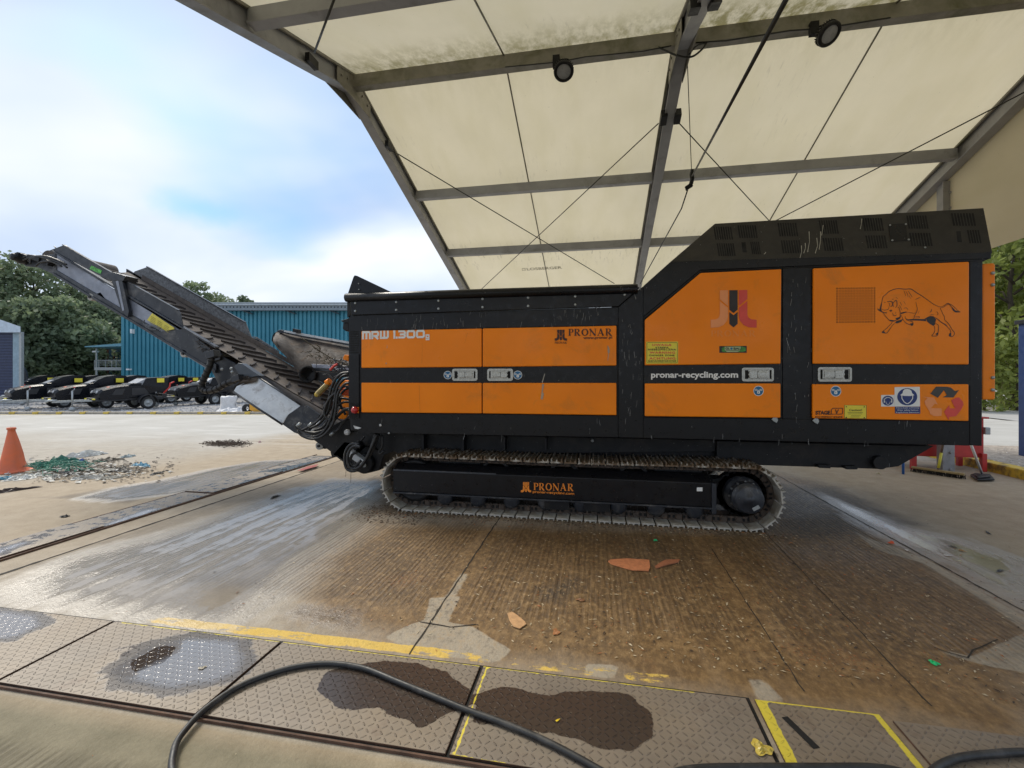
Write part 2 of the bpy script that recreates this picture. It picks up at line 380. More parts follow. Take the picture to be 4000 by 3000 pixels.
def logo_parts():                     # left hook, middle arrow, right hook
    def hook(s):
        up = [(0.5+s*0.30, 1.0), (0.5+s*0.12, 1.0), (0.5+s*0.12, 0.58), (0.5+s*0.30, 0.76)]
        lo = [(0.5+s*0.12, 0.53), (0.5+s*0.30, 0.71), (0.5+s*0.30, 0.34), (0.5+s*0.33, 0.26), (0.5+s*0.39, 0.22), (0.5+s*0.5, 0.21), (0.5+s*0.5, 0.0),
              (0.5+s*0.33, 0.01), (0.5+s*0.22, 0.07), (0.5+s*0.14, 0.19), (0.5+s*0.12, 0.3)]
        return merge([([(*p, 0) for p in up], [tuple(range(4))]), ([(*p, 0) for p in lo], [tuple(range(len(lo)))])])
    a = [(0.41, 1.0), (0.59, 1.0), (0.59, 0.48), (0.5, 0.39), (0.41, 0.48)]
    b = [(0.41, 0.42), (0.5, 0.33), (0.59, 0.42), (0.59, 0.10), (0.5, 0.01), (0.41, 0.10)]
    mid = merge([([(*p, 0) for p in a], [tuple(range(5))]), ([(*p, 0) for p in b], [tuple(range(6))])])
    return hook(-1), mid, hook(1)
# ================================================================ TENT
ZR, SL, YR = 5.83, 0.324, 5.9         # ridge height, slope, ridge line
XF = [-3.47, 1.07, 5.64]              # frames
YE0, YE1 = -1.0, 12.6
def zr(Y): return ZR - SL*abs(Y-YR)
tent = thing('frame_tent', (1.07, YR, 0), 'large open-sided beige fabric tent on grey aluminium frames over the shredder', 'tent')
# fabric
m, t, b = newmat('tent_fabric'); q = NT(t)
geo = t.nodes.new('ShaderNodeNewGeometry'); sp = q('ShaderNodeSeparateXYZ', {0: geo.outputs['Position']})
P = geo.outputs['Position']
base_c = q.mix(q.rng(q.noise(0.9, 4, 0.6, vec=P), 0.3, 0.7), (0.68, 0.63, 0.505), (0.74, 0.685, 0.55))
base_c = q.mix(q.rng(q.noise(2.2, 3, 0.5, vec=P, stretch=(1.3, 0.3, 1)), 0.4, 0.72, 0, 0.4), base_c, (0.62, 0.57, 0.40))
near_ridge = q.rng(q.math('ABSOLUTE', q.math('SUBTRACT', sp.outputs[1], YR)), 0.03, 0.95, 1.0, 0.0, True)
bef = q.math('MULTIPLY', q.rng(sp.outputs[1], YR, YR+0.25, 1.0, 0.15), q.rng(sp.outputs[0], 0.9, 1.2, 0.8, 1.3))
moss_n = q.noise(5.0, 8, 0.72, vec=P, stretch=(1.6, 0.55, 1)); 
moss = q.math('MULTIPLY', q.math('MULTIPLY', near_ridge, bef), q.rng(moss_n, 0.40, 0.60))
base_c = q.mix(moss, base_c, (0.31, 0.28, 0.15))
drip_n = q.noise(9, 5, 0.7, vec=P, stretch=(2.2, 0.22, 1)); 
eave_m = q.rng(q.math('ABSOLUTE', q.math('SUBTRACT', sp.outputs[1], 10.4)), 0.1, 0.8, 1, 0)
drips = q.math('MULTIPLY', q.rng(drip_n, 0.56, 0.68, 0, 0.55), q.math('MAXIMUM', eave_m, q.rng(q.noise(0.8, 2, 0.5, vec=P), 0.58, 0.7, 0, 0.5)))
base_c = q.mix(drips, base_c, (0.30, 0.27, 0.22))
spots = q.rng(q.noise(30, 2, 0.5, vec=P), 0.76, 0.79, 0, 0.7)
base_c = q.mix(spots, base_c, (0.25, 0.23, 0.17))
t.links.new(base_c, b.inputs['Base Color']); b.inputs['Roughness'].default_value = 0.6
tr = q('ShaderNodeBsdfTranslucent'); t.links.new(q.mix(1.0, base_c, (1.0, 0.95, 0.82), 'MULTIPLY'), tr.inputs[0])
nrm = q.bump(q.noise(1.3, 4, 0.55, vec=P, stretch=(1, 0.4, 1)), 0.6, 0.07)
t.links.new(nrm, b.inputs['Normal'])
ms = q('ShaderNodeMixShader'); ms.inputs[0].default_value = 0.40
t.links.new(b.outputs[0], ms.inputs[1]); t.links.new(tr.outputs[0], ms.inputs[2]); t.links.new(ms.outputs[0], t.nodes['Material Output'].inputs[0])
M['fabric'] = m
def roofz(X, Y, i):
    # slight sag between frames
    fx = (X-XF[i])/(XF[i+1]-XF[i]) if i < 2 else (X-XF[1])/(XF[2]-XF[1])
    s = math.sin(math.pi*max(0, min(1, fx)))
    return zr(Y) + 0.10 - 0.02*s
for i in range(2):
    for (ya, yb, nm) in ((YE0, YR-0.0, 'near'), (YR+0.0, YE1, 'far')):
        mb = MB()
        rows = []
        for a in range(13):
            Y = ya + (yb-ya)*a/12
            rows.append([(XF[i]+0.02 + (XF[i+1]-XF[i]-0.04)*k/10, Y, roofz(XF[i]+(XF[i+1]-XF[i])*k/10, Y, i)) for k in range(11)])
        mb.grid(rows, True)
        mb.build('roof_panel', M['fabric'], tent)
# more bays to the right of the gable frame are absent: gable wall hangs there
mb = MB()
xg = XF[2]+0.10
poly = [(xg, y, zr(y)+0.08) for y in (YE0, YR, YE1)] + [(xg, YE1, 3.46), (xg, 9, 3.47), (xg, 7, 3.48), (xg, 4, 3.47), (xg, YE0, 3.5)]
mb.prism(poly, (0.004, 0, 0)); mb.build('gable_wall', M['fabric'], tent)
# rafters: hollow section with flanges
def rafter(X, hw=0.065, hh=0.13):
    for s in (-1, 1):
        mb = MB()
        y1 = YR; y2 = YE0-0.05 if s < 0 else YE1
        p0 = Vector((X, y1, zr(y1)-0.02)); p1 = Vector((X, y2, zr(y2)-0.02))
        mb.beam(p0, p1, hw*1.5, hh*1.7)
        d = Vector((0, 0, hh*0.93))
        mb.beam(p0-d, p1-d, hw*2.3, 0.02); mb.beam(p0+d, p1+d, hw*2.3, 0.02)
        mb.build('rafter', M['alu'], tent, bevel=0.004)
for X in XF: rafter(X)
# dark keder edge beside rafters
for X in XF:
    mb = MB()
    for s in (-1, 1):
        y2 = YE0 if s < 0 else YE1
        for e_ in (-1, 1):
            mb.beam((X+e_*0.085, YR, zr(YR)+0.075), (X+e_*0.085, y2, zr(y2)+0.075), 0.03, 0.03)
    mb.build('edge_rail', M['alumoss'], tent)
# gusset plates at the ridge
for X in XF:
    mb = MB()
    for e_ in (-1, 1):
        x = X + e_*0.082
        pts = [(x, YR-0.45, zr(YR-0.45)-0.14), (x, YR, zr(YR)-0.28), (x, YR+0.45, zr(YR+0.45)-0.14), (x, YR+0.45, zr(YR+0.45)+0.08), (x, YR, zr(YR)+0.09), (x, YR-0.45, zr(YR-0.45)+0.08)]
        mb.prism(pts, (0.008*e_, 0, 0))
        for yy in (-0.35, -0.2, 0.2, 0.35):
            c = (x+0.008*e_, YR+yy, zr(YR+yy)-0.04); mb.cyl(c, (c[0]+0.018*e_, c[1], c[2]), 0.016, n=6)
    mb.build('ridge_bracket', M['alumoss'], tent)
# purlins
PY = [1.9, 3.93, YR, 8.17, 10.03, 12.3]
for i in range(2):
    for k, Y in enumerate(PY):
        mb = MB(); z = zr(Y) - 0.0
        hgt = 0.085 if Y != YR else 0.11
        x0, x1 = XF[i]+0.085, XF[i+1]-0.085
        mb.box(x0, x1, Y-0.045, Y+0.045, z-hgt, z+0.06)
        mb.box(x0, x1, Y-0.062, Y+0.062, z-hgt-0.022, z-hgt)
        mb.build('purlin', M['alumoss'] if k == 2 else M['alu'], tent, bevel=0.003)
# seam cords between the frames
for i in range(2):
    xm = (XF[i]+XF[i+1])/2 + (0.0 if i == 0 else 0.05)
    mb = MB()
    for s in (-1, 1):
        y2 = YE0 if s < 0 else YE1
        mb.tube([(xm, YR + (y2-YR)*k/10, roofz(xm, YR+(y2-YR)*k/10, i)-0.012) for k in range(11)], 0.012, 6)
    mb.build('seam_rod', M['alumoss'], tent)
# cross bracing in the far half, and the inner cables
def cable(pts, r=0.009, nm='brace_cable'):
    mb = MB(); mb.tube(pts, r, 6); return mb.build(nm, M['cable'], tent)
def rz_(u, v, off=-0.16):             # where the line of sight meets the plane of the far roof half
    n = Vector((0, SL, 1)).normalized(); return hit(u, v, (0, YR, ZR+off), n)
A1 = rz_(1552, 600); B1 = rz_(2400, 1108); A2 = rz_(2572, 482); B2 = rz_(1880, 1130)
cable([A1, B1]); cable([A2, B2])
A3 = rz_(2650, 478); B3 = rz_(3010, 868); A4 = rz_(4060, 330); B4 = rz_(3030, 862)
cable([A3, B3 + (B3-A3)*0.35]); cable([A4, B4 + (B4-A4)*0.25])
# near-half brace on the first bay
def rn_(u, v, off=-0.16):
    n = Vector((0, -SL, 1)).normalized(); return hit(u, v, (0, YR, ZR+off), n)
cable([rn_(1228, 205), rn_(1308, -10)], 0.011)
# tie cable of the middle frame: eave - clamp - eave, with its thin hanger
X1 = XF[1]
c1 = atx(2700, 705, X1+0.02); a1 = atx(3085, -20, X1+0.02)
mb = MB()
clamp = at(2703, 690, 7.4); top = at(3075, -10, 2.2); low = at(2500, 1110, 11.2); bend = at(2662, 815, 8.3)
mb.tube([top, clamp], 0.013, 6); mb.tube([clamp, bend, low], 0.011, 6)
mb.build('tie_cable', M['cable'], tent)
mb = MB(); mb.tube([at(2683, 190, 6.0), at(2700, 640, 7.3), clamp], 0.006, 5)
mb.build('hanger_cable', M['cable'], tent)
mb = MB(); mb.obox(clamp, (0.02, 0, 0), (0, 0.05, -0.02), (0, 0.03, 0.09)); mb.obox(clamp+Vector((-0.03, 0.08, -0.12)), (0.05, 0, 0.03), (0, 0.02, 0), (-0.01, 0, 0.03))
mb.build('cable_clamp', M['slot'], tent)
# cable brackets on the middle rafter and left rafter
for (u, v) in ((2592, 460), (2646, 455)):
    p = rz_(u, v, -0.14); mb = MB(); mb.obox(p, (0.045, 0, 0), (0, 0.08, -0.026), (0, 0.02, 0.06)); mb.build('cable_bracket', M['black2'], tent, bevel=0.004)
for (u, v) in ((1218, 240), (1520, 570)):
    p = rn_(u, v, -0.1) if u < 1300 else rz_(u, v, -0.1); mb = MB(); mb.obox(p, (0.03, 0, 0), (0, 0.09, 0), (0, 0, 0.05)); mb.build('cable_bracket', M['black2'], tent)
for (u, v) in ((2710, 25), (2790, 5)):
    p = rn_(u, v, -0.14); mb = MB(); mb.obox(p, (0.05, 0, 0), (0, 0.08, 0.02), (0, 0.02, 0.07)); mb.build('cable_bracket', M['black2'], tent)
# loose electric lead under the ridge crossing
mb = MB(); mb.tube(crv([at(2570, 183, 5.85), at(2640, 215, 5.8), at(2700, 222, 5.8), at(2745, 190, 5.8), at(2760, 165, 5.85)]), 0.012, 6)
mb.tube(crv([at(2690, 215, 5.8), at(2720, 180, 5.8), at(2760, 165, 5.85)]), 0.010, 6)
mb.build('power_lead', M['cable'], tent)
# lead running along the ridge purlin
mb = MB(); 
mb.tube([(XF[0]+2.3 + k*0.35, YR-0.075, zr(YR)-0.135 - 0.012*((k*7) % 3)) for k in range(7)], 0.008, 5)
mb.tube([(XF[1]+0.15 + k*0.35, YR-0.075, zr(YR)-0.135 - 0.012*((k*5) % 3)) for k in range(7)], 0.010, 5)
mb.build('power_lead', M['cable'], tent)
# gable post
def post(X, Y, ztop):
    mb = MB(); mb.box(X-0.055, X+0.055, Y-0.09, Y+0.09, 0.0, ztop)
    mb.box(X-0.085, X+0.085, Y-0.10, Y-0.085, 0, ztop)
    for z in (0.06, 0.34, ztop-0.2, ztop-0.45): mb.cyl((X+0.02, Y-0.10, z), (X+0.02, Y-0.125, z), 0.022, n=6)
    return mb.build('gable_post', M['alu'], tent, bevel=0.006)
post(5.72, 8.65, zr(8.65)-0.13)
# corner legs of the frames at both eaves
for X in XF:
    for Y in (YE0, YE1):
        mb = MB(); mb.box(X-0.06, X+0.06, Y-0.10, Y+0.10, 0, zr(Y)-0.1); mb.build('eave_post', M['alu'], tent, bevel=0.006)
# maker's lettering, printed faintly on the fabric
vs, fs = text_mesh('LOSBERGER', 0.02, 1.02)
n = Vector((0, SL, 1)).normalized(); dn = -n
def rzf(u, v): return hit(u, v, (0, YR, ZR+0.085), n)
o_ = rzf(2060, 1056); ex = rzf(2196, 1049) - o_; ey = rzf(2056, 1046) - o_
mb = MB(); fit(mb, vs, fs, o_, ex, ey, dn, 0.006)
o2 = rzf(2040, 1057); 
fit(mb, *merge([stroke([(0, 0), (1, 0), (1, 1), (0, 1), (0, 0)], 0.14), stroke([(0.5, 1), (0.6, 0.6), (1, 0.6)], 0.14, 1)]), o2, rzf(2053, 1056)-o2, rzf(2039, 1047)-o2, dn, 0.006)
mb.build('maker_lettering', mat('faint_fabric_print', (0.33, 0.30, 0.22), 0.6), tent)
# ---- floodlights hanging from the ridge purlin
def floodlight(u, v, Y, tilt, label):
    c = at(u, v, Y); o = thing('floodlight', c, label, 'lamp', 'round floodlights under the tent ridge')
    ax = Vector(tilt).normalized()
    mb = MB(); mb.lathe(c, ax, [(-0.04, 0.02), (-0.04, 0.08), (-0.025, 0.121), (0.012, 0.129), (0.024, 0.121), (0.024, 0.092), (0.014, 0.088)], 28)
    for k in range(28):
        a = ax.orthogonal().normalized(); bb = ax.cross(a); tt = 2*math.pi*k/28; d = a*math.cos(tt)+bb*math.sin(tt)
        mb.obox(c + d*0.108 - ax*0.04, d*0.022, ax*0.016, d.cross(ax)*0.003)
    mb.build('housing', M['black2'], o)
    mb = MB(); mb.lathe(c, ax, [(0.014, 0.088), (0.019, 0.047), (0.020, 0.0)], 28); mb.build('lens', M['glass'], o)
    mb = MB(); topz = zr(YR)-0.13
    mb.beam(c - ax*0.05, (c.x, YR-0.05, topz), 0.03, 0.03); mb.obox((c.x-0.10, YR-0.07, topz-0.02), (0.045, 0, 0), (0, 0.03, 0), (0, 0, 0.075))
    mb.tube(crv([c - ax*0.06, (c.x+0.06, c.y, c.z+0.14), (c.x-0.05, YR-0.07, topz)]), 0.009, 6)
    mb.build('bracket', M['slot'], o)
floodlight(2202, 278, 5.78, (0.06, -0.62, -1.0), 'left-hand round black floodlight under the ridge, between the tent edge and the middle rafter')
floodlight(3238, 133, 5.7, (0.38, -0.75, -1.0), 'right-hand tilted round floodlight under the ridge, right of the middle rafter')

# ================================================================ GROUND
def inside(px, py, poly):
    r = np.zeros(px.shape, bool); n = len(poly)
    for i in range(n):
        x0, y0 = poly[i]; x1, y1 = poly[(i+1) % n]
        c = ((y0 > py) != (y1 > py)) & (px < (x1-x0)*(py-y0)/((y1-y0) if y1 != y0 else 1e-9) + x0)
        r ^= c
    return r
def sdist(px, py, poly):
    d = np.full(px.shape, 1e9); n = len(poly)
    for i in range(n):
        x0, y0 = poly[i]; x1, y1 = poly[(i+1) % n]; vx, vy = x1-x0, y1-y0
        t_ = np.clip(((px-x0)*vx + (py-y0)*vy)/(vx*vx+vy*vy+1e-12), 0, 1)
        d = np.minimum(d, np.hypot(px-x0-t_*vx, py-y0-t_*vy))
    return np.where(inside(px, py, poly), d, -d)
def pxpoly(pts): return [tuple(gnd(u, v)[:2]) for u, v in pts]
def blob(px, py, pts, soft=0.25): return np.clip(0.5 + sdist(px, py, pxpoly(pts))/(2*soft), 0, 1)
def sheet(name, x0, x1, y0, y1, step, z, fields, material, parent=None):
    nx = int(round((x1-x0)/step))+1; ny = int(round((y1-y0)/step))+1
    X, Yy = np.meshgrid(np.linspace(x0, x1, nx), np.linspace(y0, y1, ny)); X = X.ravel(); Yy = Yy.ravel()
    off = base(parent) if parent is not None else Vector((0, 0, 0))
    me = bpy.data.meshes.new(name)
    vs = np.stack([X-off.x, Yy-off.y, np.full(X.shape, z-off.z)], 1)
    idx = np.arange(nx*ny).reshape(ny, nx); fs = np.stack([idx[:-1, :-1], idx[:-1, 1:], idx[1:, 1:], idx[1:, :-1]], -1).reshape(-1, 4)
    me.from_pydata(vs.tolist(), [], fs.tolist())
    for k, fn in fields.items():
        a = me.attributes.new(k, 'FLOAT', 'POINT'); a.data.foreach_set('value', np.asarray(fn(X, Yy), np.float32))
    me.materials.append(material); me.update()
    o = bpy.data.objects.new(name, me); C.objects.link(o)
    if parent is not None: o.parent = parent
    return o
WET = [  # photograph outlines of wet ground, strength, softness
 ([(0, 2290), (300, 2160), (700, 2060), (1000, 1960), (1180, 1900), (1300, 1870), (1480, 1880), (1470, 2010), (1300, 2150), (1180, 2260), (1030, 2400), (820, 2500), (450, 2440), (0, 2370)], 1.0, 0.35),
 ([(270, 1950), (440, 1905), (620, 1875), (830, 1830), (1020, 1800), (1240, 1790), (1180, 1830), (960, 1880), (700, 1930), (420, 1962)], 1.0, 0.18),
 ([(1120, 1910), (1300, 1880), (1490, 1890), (1480, 1960), (1200, 1950)], 1.0, 0.2),
 ([(3190, 1925), (3380, 1990), (3560, 2060), (3760, 2100), (4060, 2200), (4060, 2420), (3850, 2300), (3700, 2210), (3480, 2120), (3330, 2040)], 1.0, 0.22),
 ([(1180, 2350), (1400, 2380), (1420, 2480), (1200, 2450), (1080, 2400)], 0.8, 0.12),
]
def f_wet(x, y):
    r = np.zeros(x.shape)
    for p, s, so_ in WET: r = np.maximum(r, s*blob(x, y, p, so_))
    return r
def f_brown(x, y):
    a = blob(x, y, [(1250, 2060), (1500, 2010), (3000, 2060), (3300, 2000), (3000, 1850), (1500, 1850), (4100, 2520), (4100, 3100), (2700, 2760), (2200, 2660), (1500, 2480), (900, 2380)], 0.5)
    mid = blob(x, y, [(1480, 2040), (3060, 2080), (3350, 2020), (3700, 2230), (4100, 2470), (4100, 2950), (3500, 2860), (3000, 2780), (2500, 2690), (1700, 2540), (1180, 2420), (1250, 2200)], 0.45)
    und = blob(x, y, [(1480, 2000), (1500, 1850), (3050, 1850), (3250, 1900), (3400, 2020), (3100, 2100)], 0.4)
    return np.maximum(mid, und)
def f_clean(x, y):
    r = blob(x, y, [(1680, 2335), (1800, 2330), (1750, 2430), (1850, 2450), (2000, 2540), (1940, 2590), (1620, 2545), (1500, 2490), (1600, 2440), (1660, 2420)], 0.05)
    r = np.maximum(r, blob(x, y, [(2290, 2590), (2420, 2600), (2400, 2650), (2280, 2640)], 0.05))
    r = np.maximum(r, 0.75*blob(x, y, [(2900, 2640), (2990, 2650), (3110, 2760), (2950, 2745)], 0.06))
    r = np.maximum(r, 0.6*blob(x, y, [(1790, 2230), (1850, 2235), (1740, 2440), (1650, 2440)], 0.05))
    r = np.maximum(r, 0.75*blob(x, y, [(3290, 2050), (3400, 2100), (3640, 2190), (4060, 2440), (4060, 2520), (3850, 2360), (3600, 2200), (3420, 2150)], 0.06))
    r = np.maximum(r, 0.85*blob(x, y, [(3650, 2530), (3790, 2560), (4060, 2440), (4060, 2640), (3880, 2610), (3790, 2585), (3700, 2560)], 0.05))
    return r
def f_rib(x, y):
    a = ((x > -4.68) & (x < 2.75) & (y > 2.78) & (y < 9.3)).astype(float)
    for xj in (-1.05, 1.04): a *= np.clip((np.abs(x-xj)-0.10)/0.04, 0, 1)
    a *= np.clip((y-2.85)/0.15, 0, 1)
    b_ = (y < 1.55).astype(float)*np.clip((1.55-y)/0.05, 0, 1)
    c_ = ((x > 3.1) & (y > 2.4) & (y < 7)).astype(float)*0.35
    return np.maximum(np.maximum(a, b_), c_)
def f_yellow(x, y):
    base_ = ((y > 2.405) & (y < 2.52)).astype(float)
    s = np.interp(x, [-3.3, -3.05, -2.8, -1.7, -0.9, -0.6, 0.0, 0.45, 0.6], [0, 0, 0.52, 0.60, 0.55, 0.38, 0.46, 0.42, 0])
    return base_*s
def f_sand(x, y):                     # sandy dirt lying on the pale yard
    r = blob(x, y, [(-200, 1900), (300, 1850), (700, 1800), (900, 1760), (1100, 1700), (1200, 1690), (1500, 1720), (1500, 1860), (1150, 1870), (0, 2240), (-400, 2300)], 1.0)
    r = np.maximum(r, blob(x, y, [(3000, 1800), (3400, 1780), (4200, 1830), (4300, 2300), (4000, 2200), (3300, 1950)], 0.8))
    return np.maximum(r, ((y < 1.75) & (x < 5)).astype(float))
def f_dark(x, y):                     # oil and dirt stains, and shade painted in under the machine
    r = 0.8*blob(x, y, [(2100, 2290), (2250, 2240), (2290, 2290), (2200, 2360), (2080, 2350)], 0.15)
    r = np.maximum(r, 0.9*blob(x, y, [(3050, 1900), (3250, 1900), (3600, 2050), (3300, 2110), (3050, 2100)], 0.3))
    r = np.maximum(r, 0.55*blob(x, y, [(240, 1935), (500, 1890), (820, 1870), (500, 1975), (150, 1950), (0, 1945)], 0.15))
    return np.maximum(r, 0.5*blob(x, y, [(1500, 1860), (3000, 1860), (3060, 2080), (1560, 2010)], 0.15))
m, t, b = newmat('yard_concrete'); q = NT(t)
P = t.nodes.new('ShaderNodeNewGeometry').outputs['Position']; sp = q('ShaderNodeSeparateXYZ', {0: P})
def att(k): return q('ShaderNodeAttribute', attribute_name=k).outputs['Fac']
def edge(k, amt, scale, w_=0.10, th=0.5, detail=6, stretch=None):
    nn = q.noise(scale, detail, 0.65, vec=P, stretch=stretch)
    v = q.math('ADD', att(k), q.math('MULTIPLY', q.math('SUBTRACT', nn, 0.5), amt))
    return q.rng(v, th-w_, th+w_)
n_big = q.noise(0.7, 5, 0.6, vec=P); n_mid = q.noise(5, 6, 0.65, vec=P); n_fine = q.noise(55, 5, 0.7, vec=P); n_sp = q.noise(160, 3, 0.6, vec=P)
grey = q.mix(q.rng(n_mid, 0.3, 0.7), (0.30, 0.26, 0.205), (0.41, 0.36, 0.29))
sand = q.mix(q.rng(n_mid, 0.25, 0.75), (0.30, 0.228, 0.145), (0.42, 0.335, 0.23))
pale = q.mix(q.rng(n_big, 0.3, 0.7), (0.37, 0.35, 0.31), (0.46, 0.44, 0.40))
far = q.rng(q.math('ADD', sp.outputs[1], q.math('MULTIPLY', n_big, 3.0)), 9.5, 12.5)
front = q.rng(sp.outputs[1], 1.65, 1.78, 1.0, 0.0)
col = q.mix(far, grey, pale)
col = q.mix(q.math('MULTIPLY', edge('sand', 0.5, 1.2, 0.3), 0.9), col, sand)
col = q.mix(front, col, q.mix(q.rng(n_mid, 0.3, 0.7), (0.17, 0.150, 0.095), (0.26, 0.23, 0.155)))
# traffic streaks across the far yard
stk = q.rng(q.noise(1.6, 5, 0.6, vec=P, stretch=(0.25, 2.5, 1)), 0.56, 0.68, 0, 0.55)
col = q.mix(q.math('MULTIPLY', stk, far), col, (0.66, 0.64, 0.60))
brown = q.mix(q.rng(n_mid, 0.3, 0.7), (0.125, 0.070, 0.024), (0.235, 0.142, 0.056))
brown = q.mix(q.rng(n_big, 0.45, 0.7), brown, (0.14, 0.092, 0.048))
brown = q.mix(q.rng(q.noise(3.0, 5, 0.6, vec=P, stretch=(2.5, 0.35, 1)), 0.5, 0.72, 0, 0.7), brown, (0.25, 0.165, 0.085))
col = q.mix(edge('brown', 0.45, 2.2, 0.22), col, brown)
rust = q.math('MULTIPLY', q.rng(n_fine, 0.50, 0.62), q.rng(q.noise(1.1, 3, 0.5, vec=P), 0.60, 0.70, 0, 0.75))
col = q.mix(q.math('MULTIPLY', rust, att('brown')), col, (0.34, 0.12, 0.035))
col = q.mix(q.math('MULTIPLY', edge('clean', 0.35, 7, 0.05), 0.9), col, q.mix(n_mid, (0.30, 0.26, 0.20), (0.43, 0.385, 0.31)))
col = q.mix(q.math('MULTIPLY', edge('dark', 0.5, 3, 0.2), 0.7), col, (0.045, 0.038, 0.032))
ye = q.rng(q.math('ADD', att('yellow'), q.math('MULTIPLY', q.math('SUBTRACT', q.noise(7, 8, 0.72, vec=P, stretch=(0.7, 1.6, 1)), 0.5), 1.1)), 0.46, 0.52)
ye = q.math('MULTIPLY', ye, q.rng(att('yellow'), 0.05, 0.15))
col = q.mix(ye, col, q.mix(n_mid, (0.62, 0.40, 0.06), (0.72, 0.52, 0.13)))
# ribs: brushed grooves along Y
nw = q.noise(1.2, 4, 0.6, vec=P, stretch=(1.0, 0.5, 1)); nw2 = q.noise(9, 3, 0.6, vec=P, stretch=(1, 0.35, 1))
xx = q.math('ADD', sp.outputs[0], q.math('ADD', q.math('MULTIPLY', nw, 0.05), q.math('MULTIPLY', nw2, 0.016)))
rib = q.math('ADD', q.math('MULTIPLY', q.math('SINE', q.math('MULTIPLY', xx, 2*math.pi/0.040)), 0.22), 0.5)
ribn = q.noise(1.0, 3, 0.55, vec=P, stretch=(34, 1.1, 1), dist=0.3); ribn2 = q.noise(1.0, 4, 0.6, vec=P, stretch=(70, 6, 1))
rib = q.math('ADD', rib, q.math('ADD', q.math('MULTIPLY', q.math('SUBTRACT', ribn, 0.5), 1.6), q.math('MULTIPLY', q.math('SUBTRACT', ribn2, 0.5), 0.9)), clamp=True)
rib = q.math('MULTIPLY', rib, q.rng(q.noise(2.4, 4, 0.6, vec=P, stretch=(3, 0.6, 1)), 0.25, 0.6, 0.25, 1.0))
ribm = q.math('MULTIPLY', att('rib'), rib)
col = q.mix(q.math('MULTIPLY', q.math('SUBTRACT', att('rib'), ribm), 0.62), col, q.mix(1.0, col, (0.38, 0.36, 0.34), 'MULTIPLY'))
col = q.mix(q.rng(n_fine, 0.35, 0.7, 0.0, 0.35), col, q.mix(1.0, col, (0.55, 0.53, 0.5), 'MULTIPLY'))
n_g = q.noise(26, 5, 0.75, vec=P, stretch=(1, 0.6, 1))
col = q.mix(q.math('MULTIPLY', q.rng(n_g, 0.50, 0.68), q.math('MULTIPLY', att('brown'), 0.75)), col, (0.34, 0.225, 0.105))
col = q.mix(q.math('MULTIPLY', q.rng(n_g, 0.50, 0.34), q.math('MULTIPLY', att('brown'), 0.7)), col, (0.055, 0.037, 0.022))
col = q.mix(q.rng(n_sp, 0.68, 0.74, 0, 0.5), col, (0.42, 0.36, 0.27))
wet_s = q.noise(2.6, 6, 0.62, vec=P, stretch=(3.2, 0.30, 1))
wv = q.math('ADD', att('wet'), q.math('ADD', q.math('MULTIPLY', q.math('SUBTRACT', wet_s, 0.5), 0.9), q.math('MULTIPLY', q.math('SUBTRACT', n_mid, 0.5), 0.3)))
damp = q.rng(wv, 0.32, 0.60); pool = q.math('MULTIPLY', q.rng(wv, 0.72, 1.0), q.rng(att('wet'), 0.3, 0.6))
col = q.mix(q.math('MULTIPLY', damp, 0.65), col, q.mix(1.0, col, (0.70, 0.68, 0.66), 'MULTIPLY'))
t.links.new(col, b.inputs['Base Color'])
bdamp = q.math('MULTIPLY', att('brown'), q.rng(n_big, 0.3, 0.7, 0.35, 1.0))
t.links.new(q.math('ADD', 0.5, q.math('MULTIPLY', damp, 0.5)), b.inputs['Specular IOR Level'])
ro = q.math('SUBTRACT', 0.82, q.math('MULTIPLY', bdamp, 0.36))
ro = q.math('SUBTRACT', ro, q.math('MULTIPLY', damp, q.math('SUBTRACT', ro, 0.36)))
ro = q.math('SUBTRACT', ro, q.math('MULTIPLY', pool, q.math('SUBTRACT', ro, 0.10)))
t.links.new(ro, b.inputs['Roughness'])
hgt = q.math('ADD', q.math('MULTIPLY', ribm, 1.0), q.math('ADD', q.math('MULTIPLY', q.math('ADD', n_fine, n_g), 0.55), q.math('MULTIPLY', n_mid, 0.8)))
hgt = q.math('MULTIPLY', hgt, q.math('SUBTRACT', 1.0, q.math('MULTIPLY', pool, 0.88)))
t.links.new(q.bump(hgt, 0.65, 0.010), b.inputs['Normal'])
M['yard'] = m
# one sheet to the horizon, lying a little lower, and the yard laid on it
m, t, b = newmat('far_ground'); q = NT(t); P = t.nodes.new('ShaderNodeNewGeometry').outputs['Position']
c = q.mix(q.rng(q.noise(0.3, 5, 0.6, vec=P), 0.3, 0.7), (0.38, 0.36, 0.32), (0.50, 0.48, 0.44)); t.links.new(c, b.inputs['Base Color']); b.inputs['Roughness'].default_value = 0.9
mb = MB(); mb.add([(-900, -900, -0.03), (900, -900, -0.03), (900, 900, -0.03), (-900, 900, -0.03)], [(0, 1, 2, 3)])
tag(mb.build('ground', m), kind='structure')
flds = {'wet': f_wet, 'brown': f_brown, 'clean': f_clean, 'rib': f_rib, 'yellow': f_yellow, 'sand': f_sand, 'dark': f_dark}
tag(sheet('yard_near', -7.5, 9.0, -3.0, 10.0, 0.035, 0.0, flds, M['yard']), kind='structure')
zero = lambda x, y: np.zeros(x.shape)
flds2 = dict(flds); flds2['yellow'] = zero; flds2['rib'] = zero
# far yard fills round it
def ring(nm, x0, x1, y0, y1): tag(sheet(nm, x0, x1, y0, y1, 0.25, 0.0, flds2, M['yard']), kind='structure')
ring('yard_far', -60, 60, 10.0, 19.0); ring('yard_left', -60, -7.5, -3.0, 10.0); ring('yard_right', 9.0, 40, -3.0, 10.0); ring('yard_behind', -60, 60, -40, -3.0)
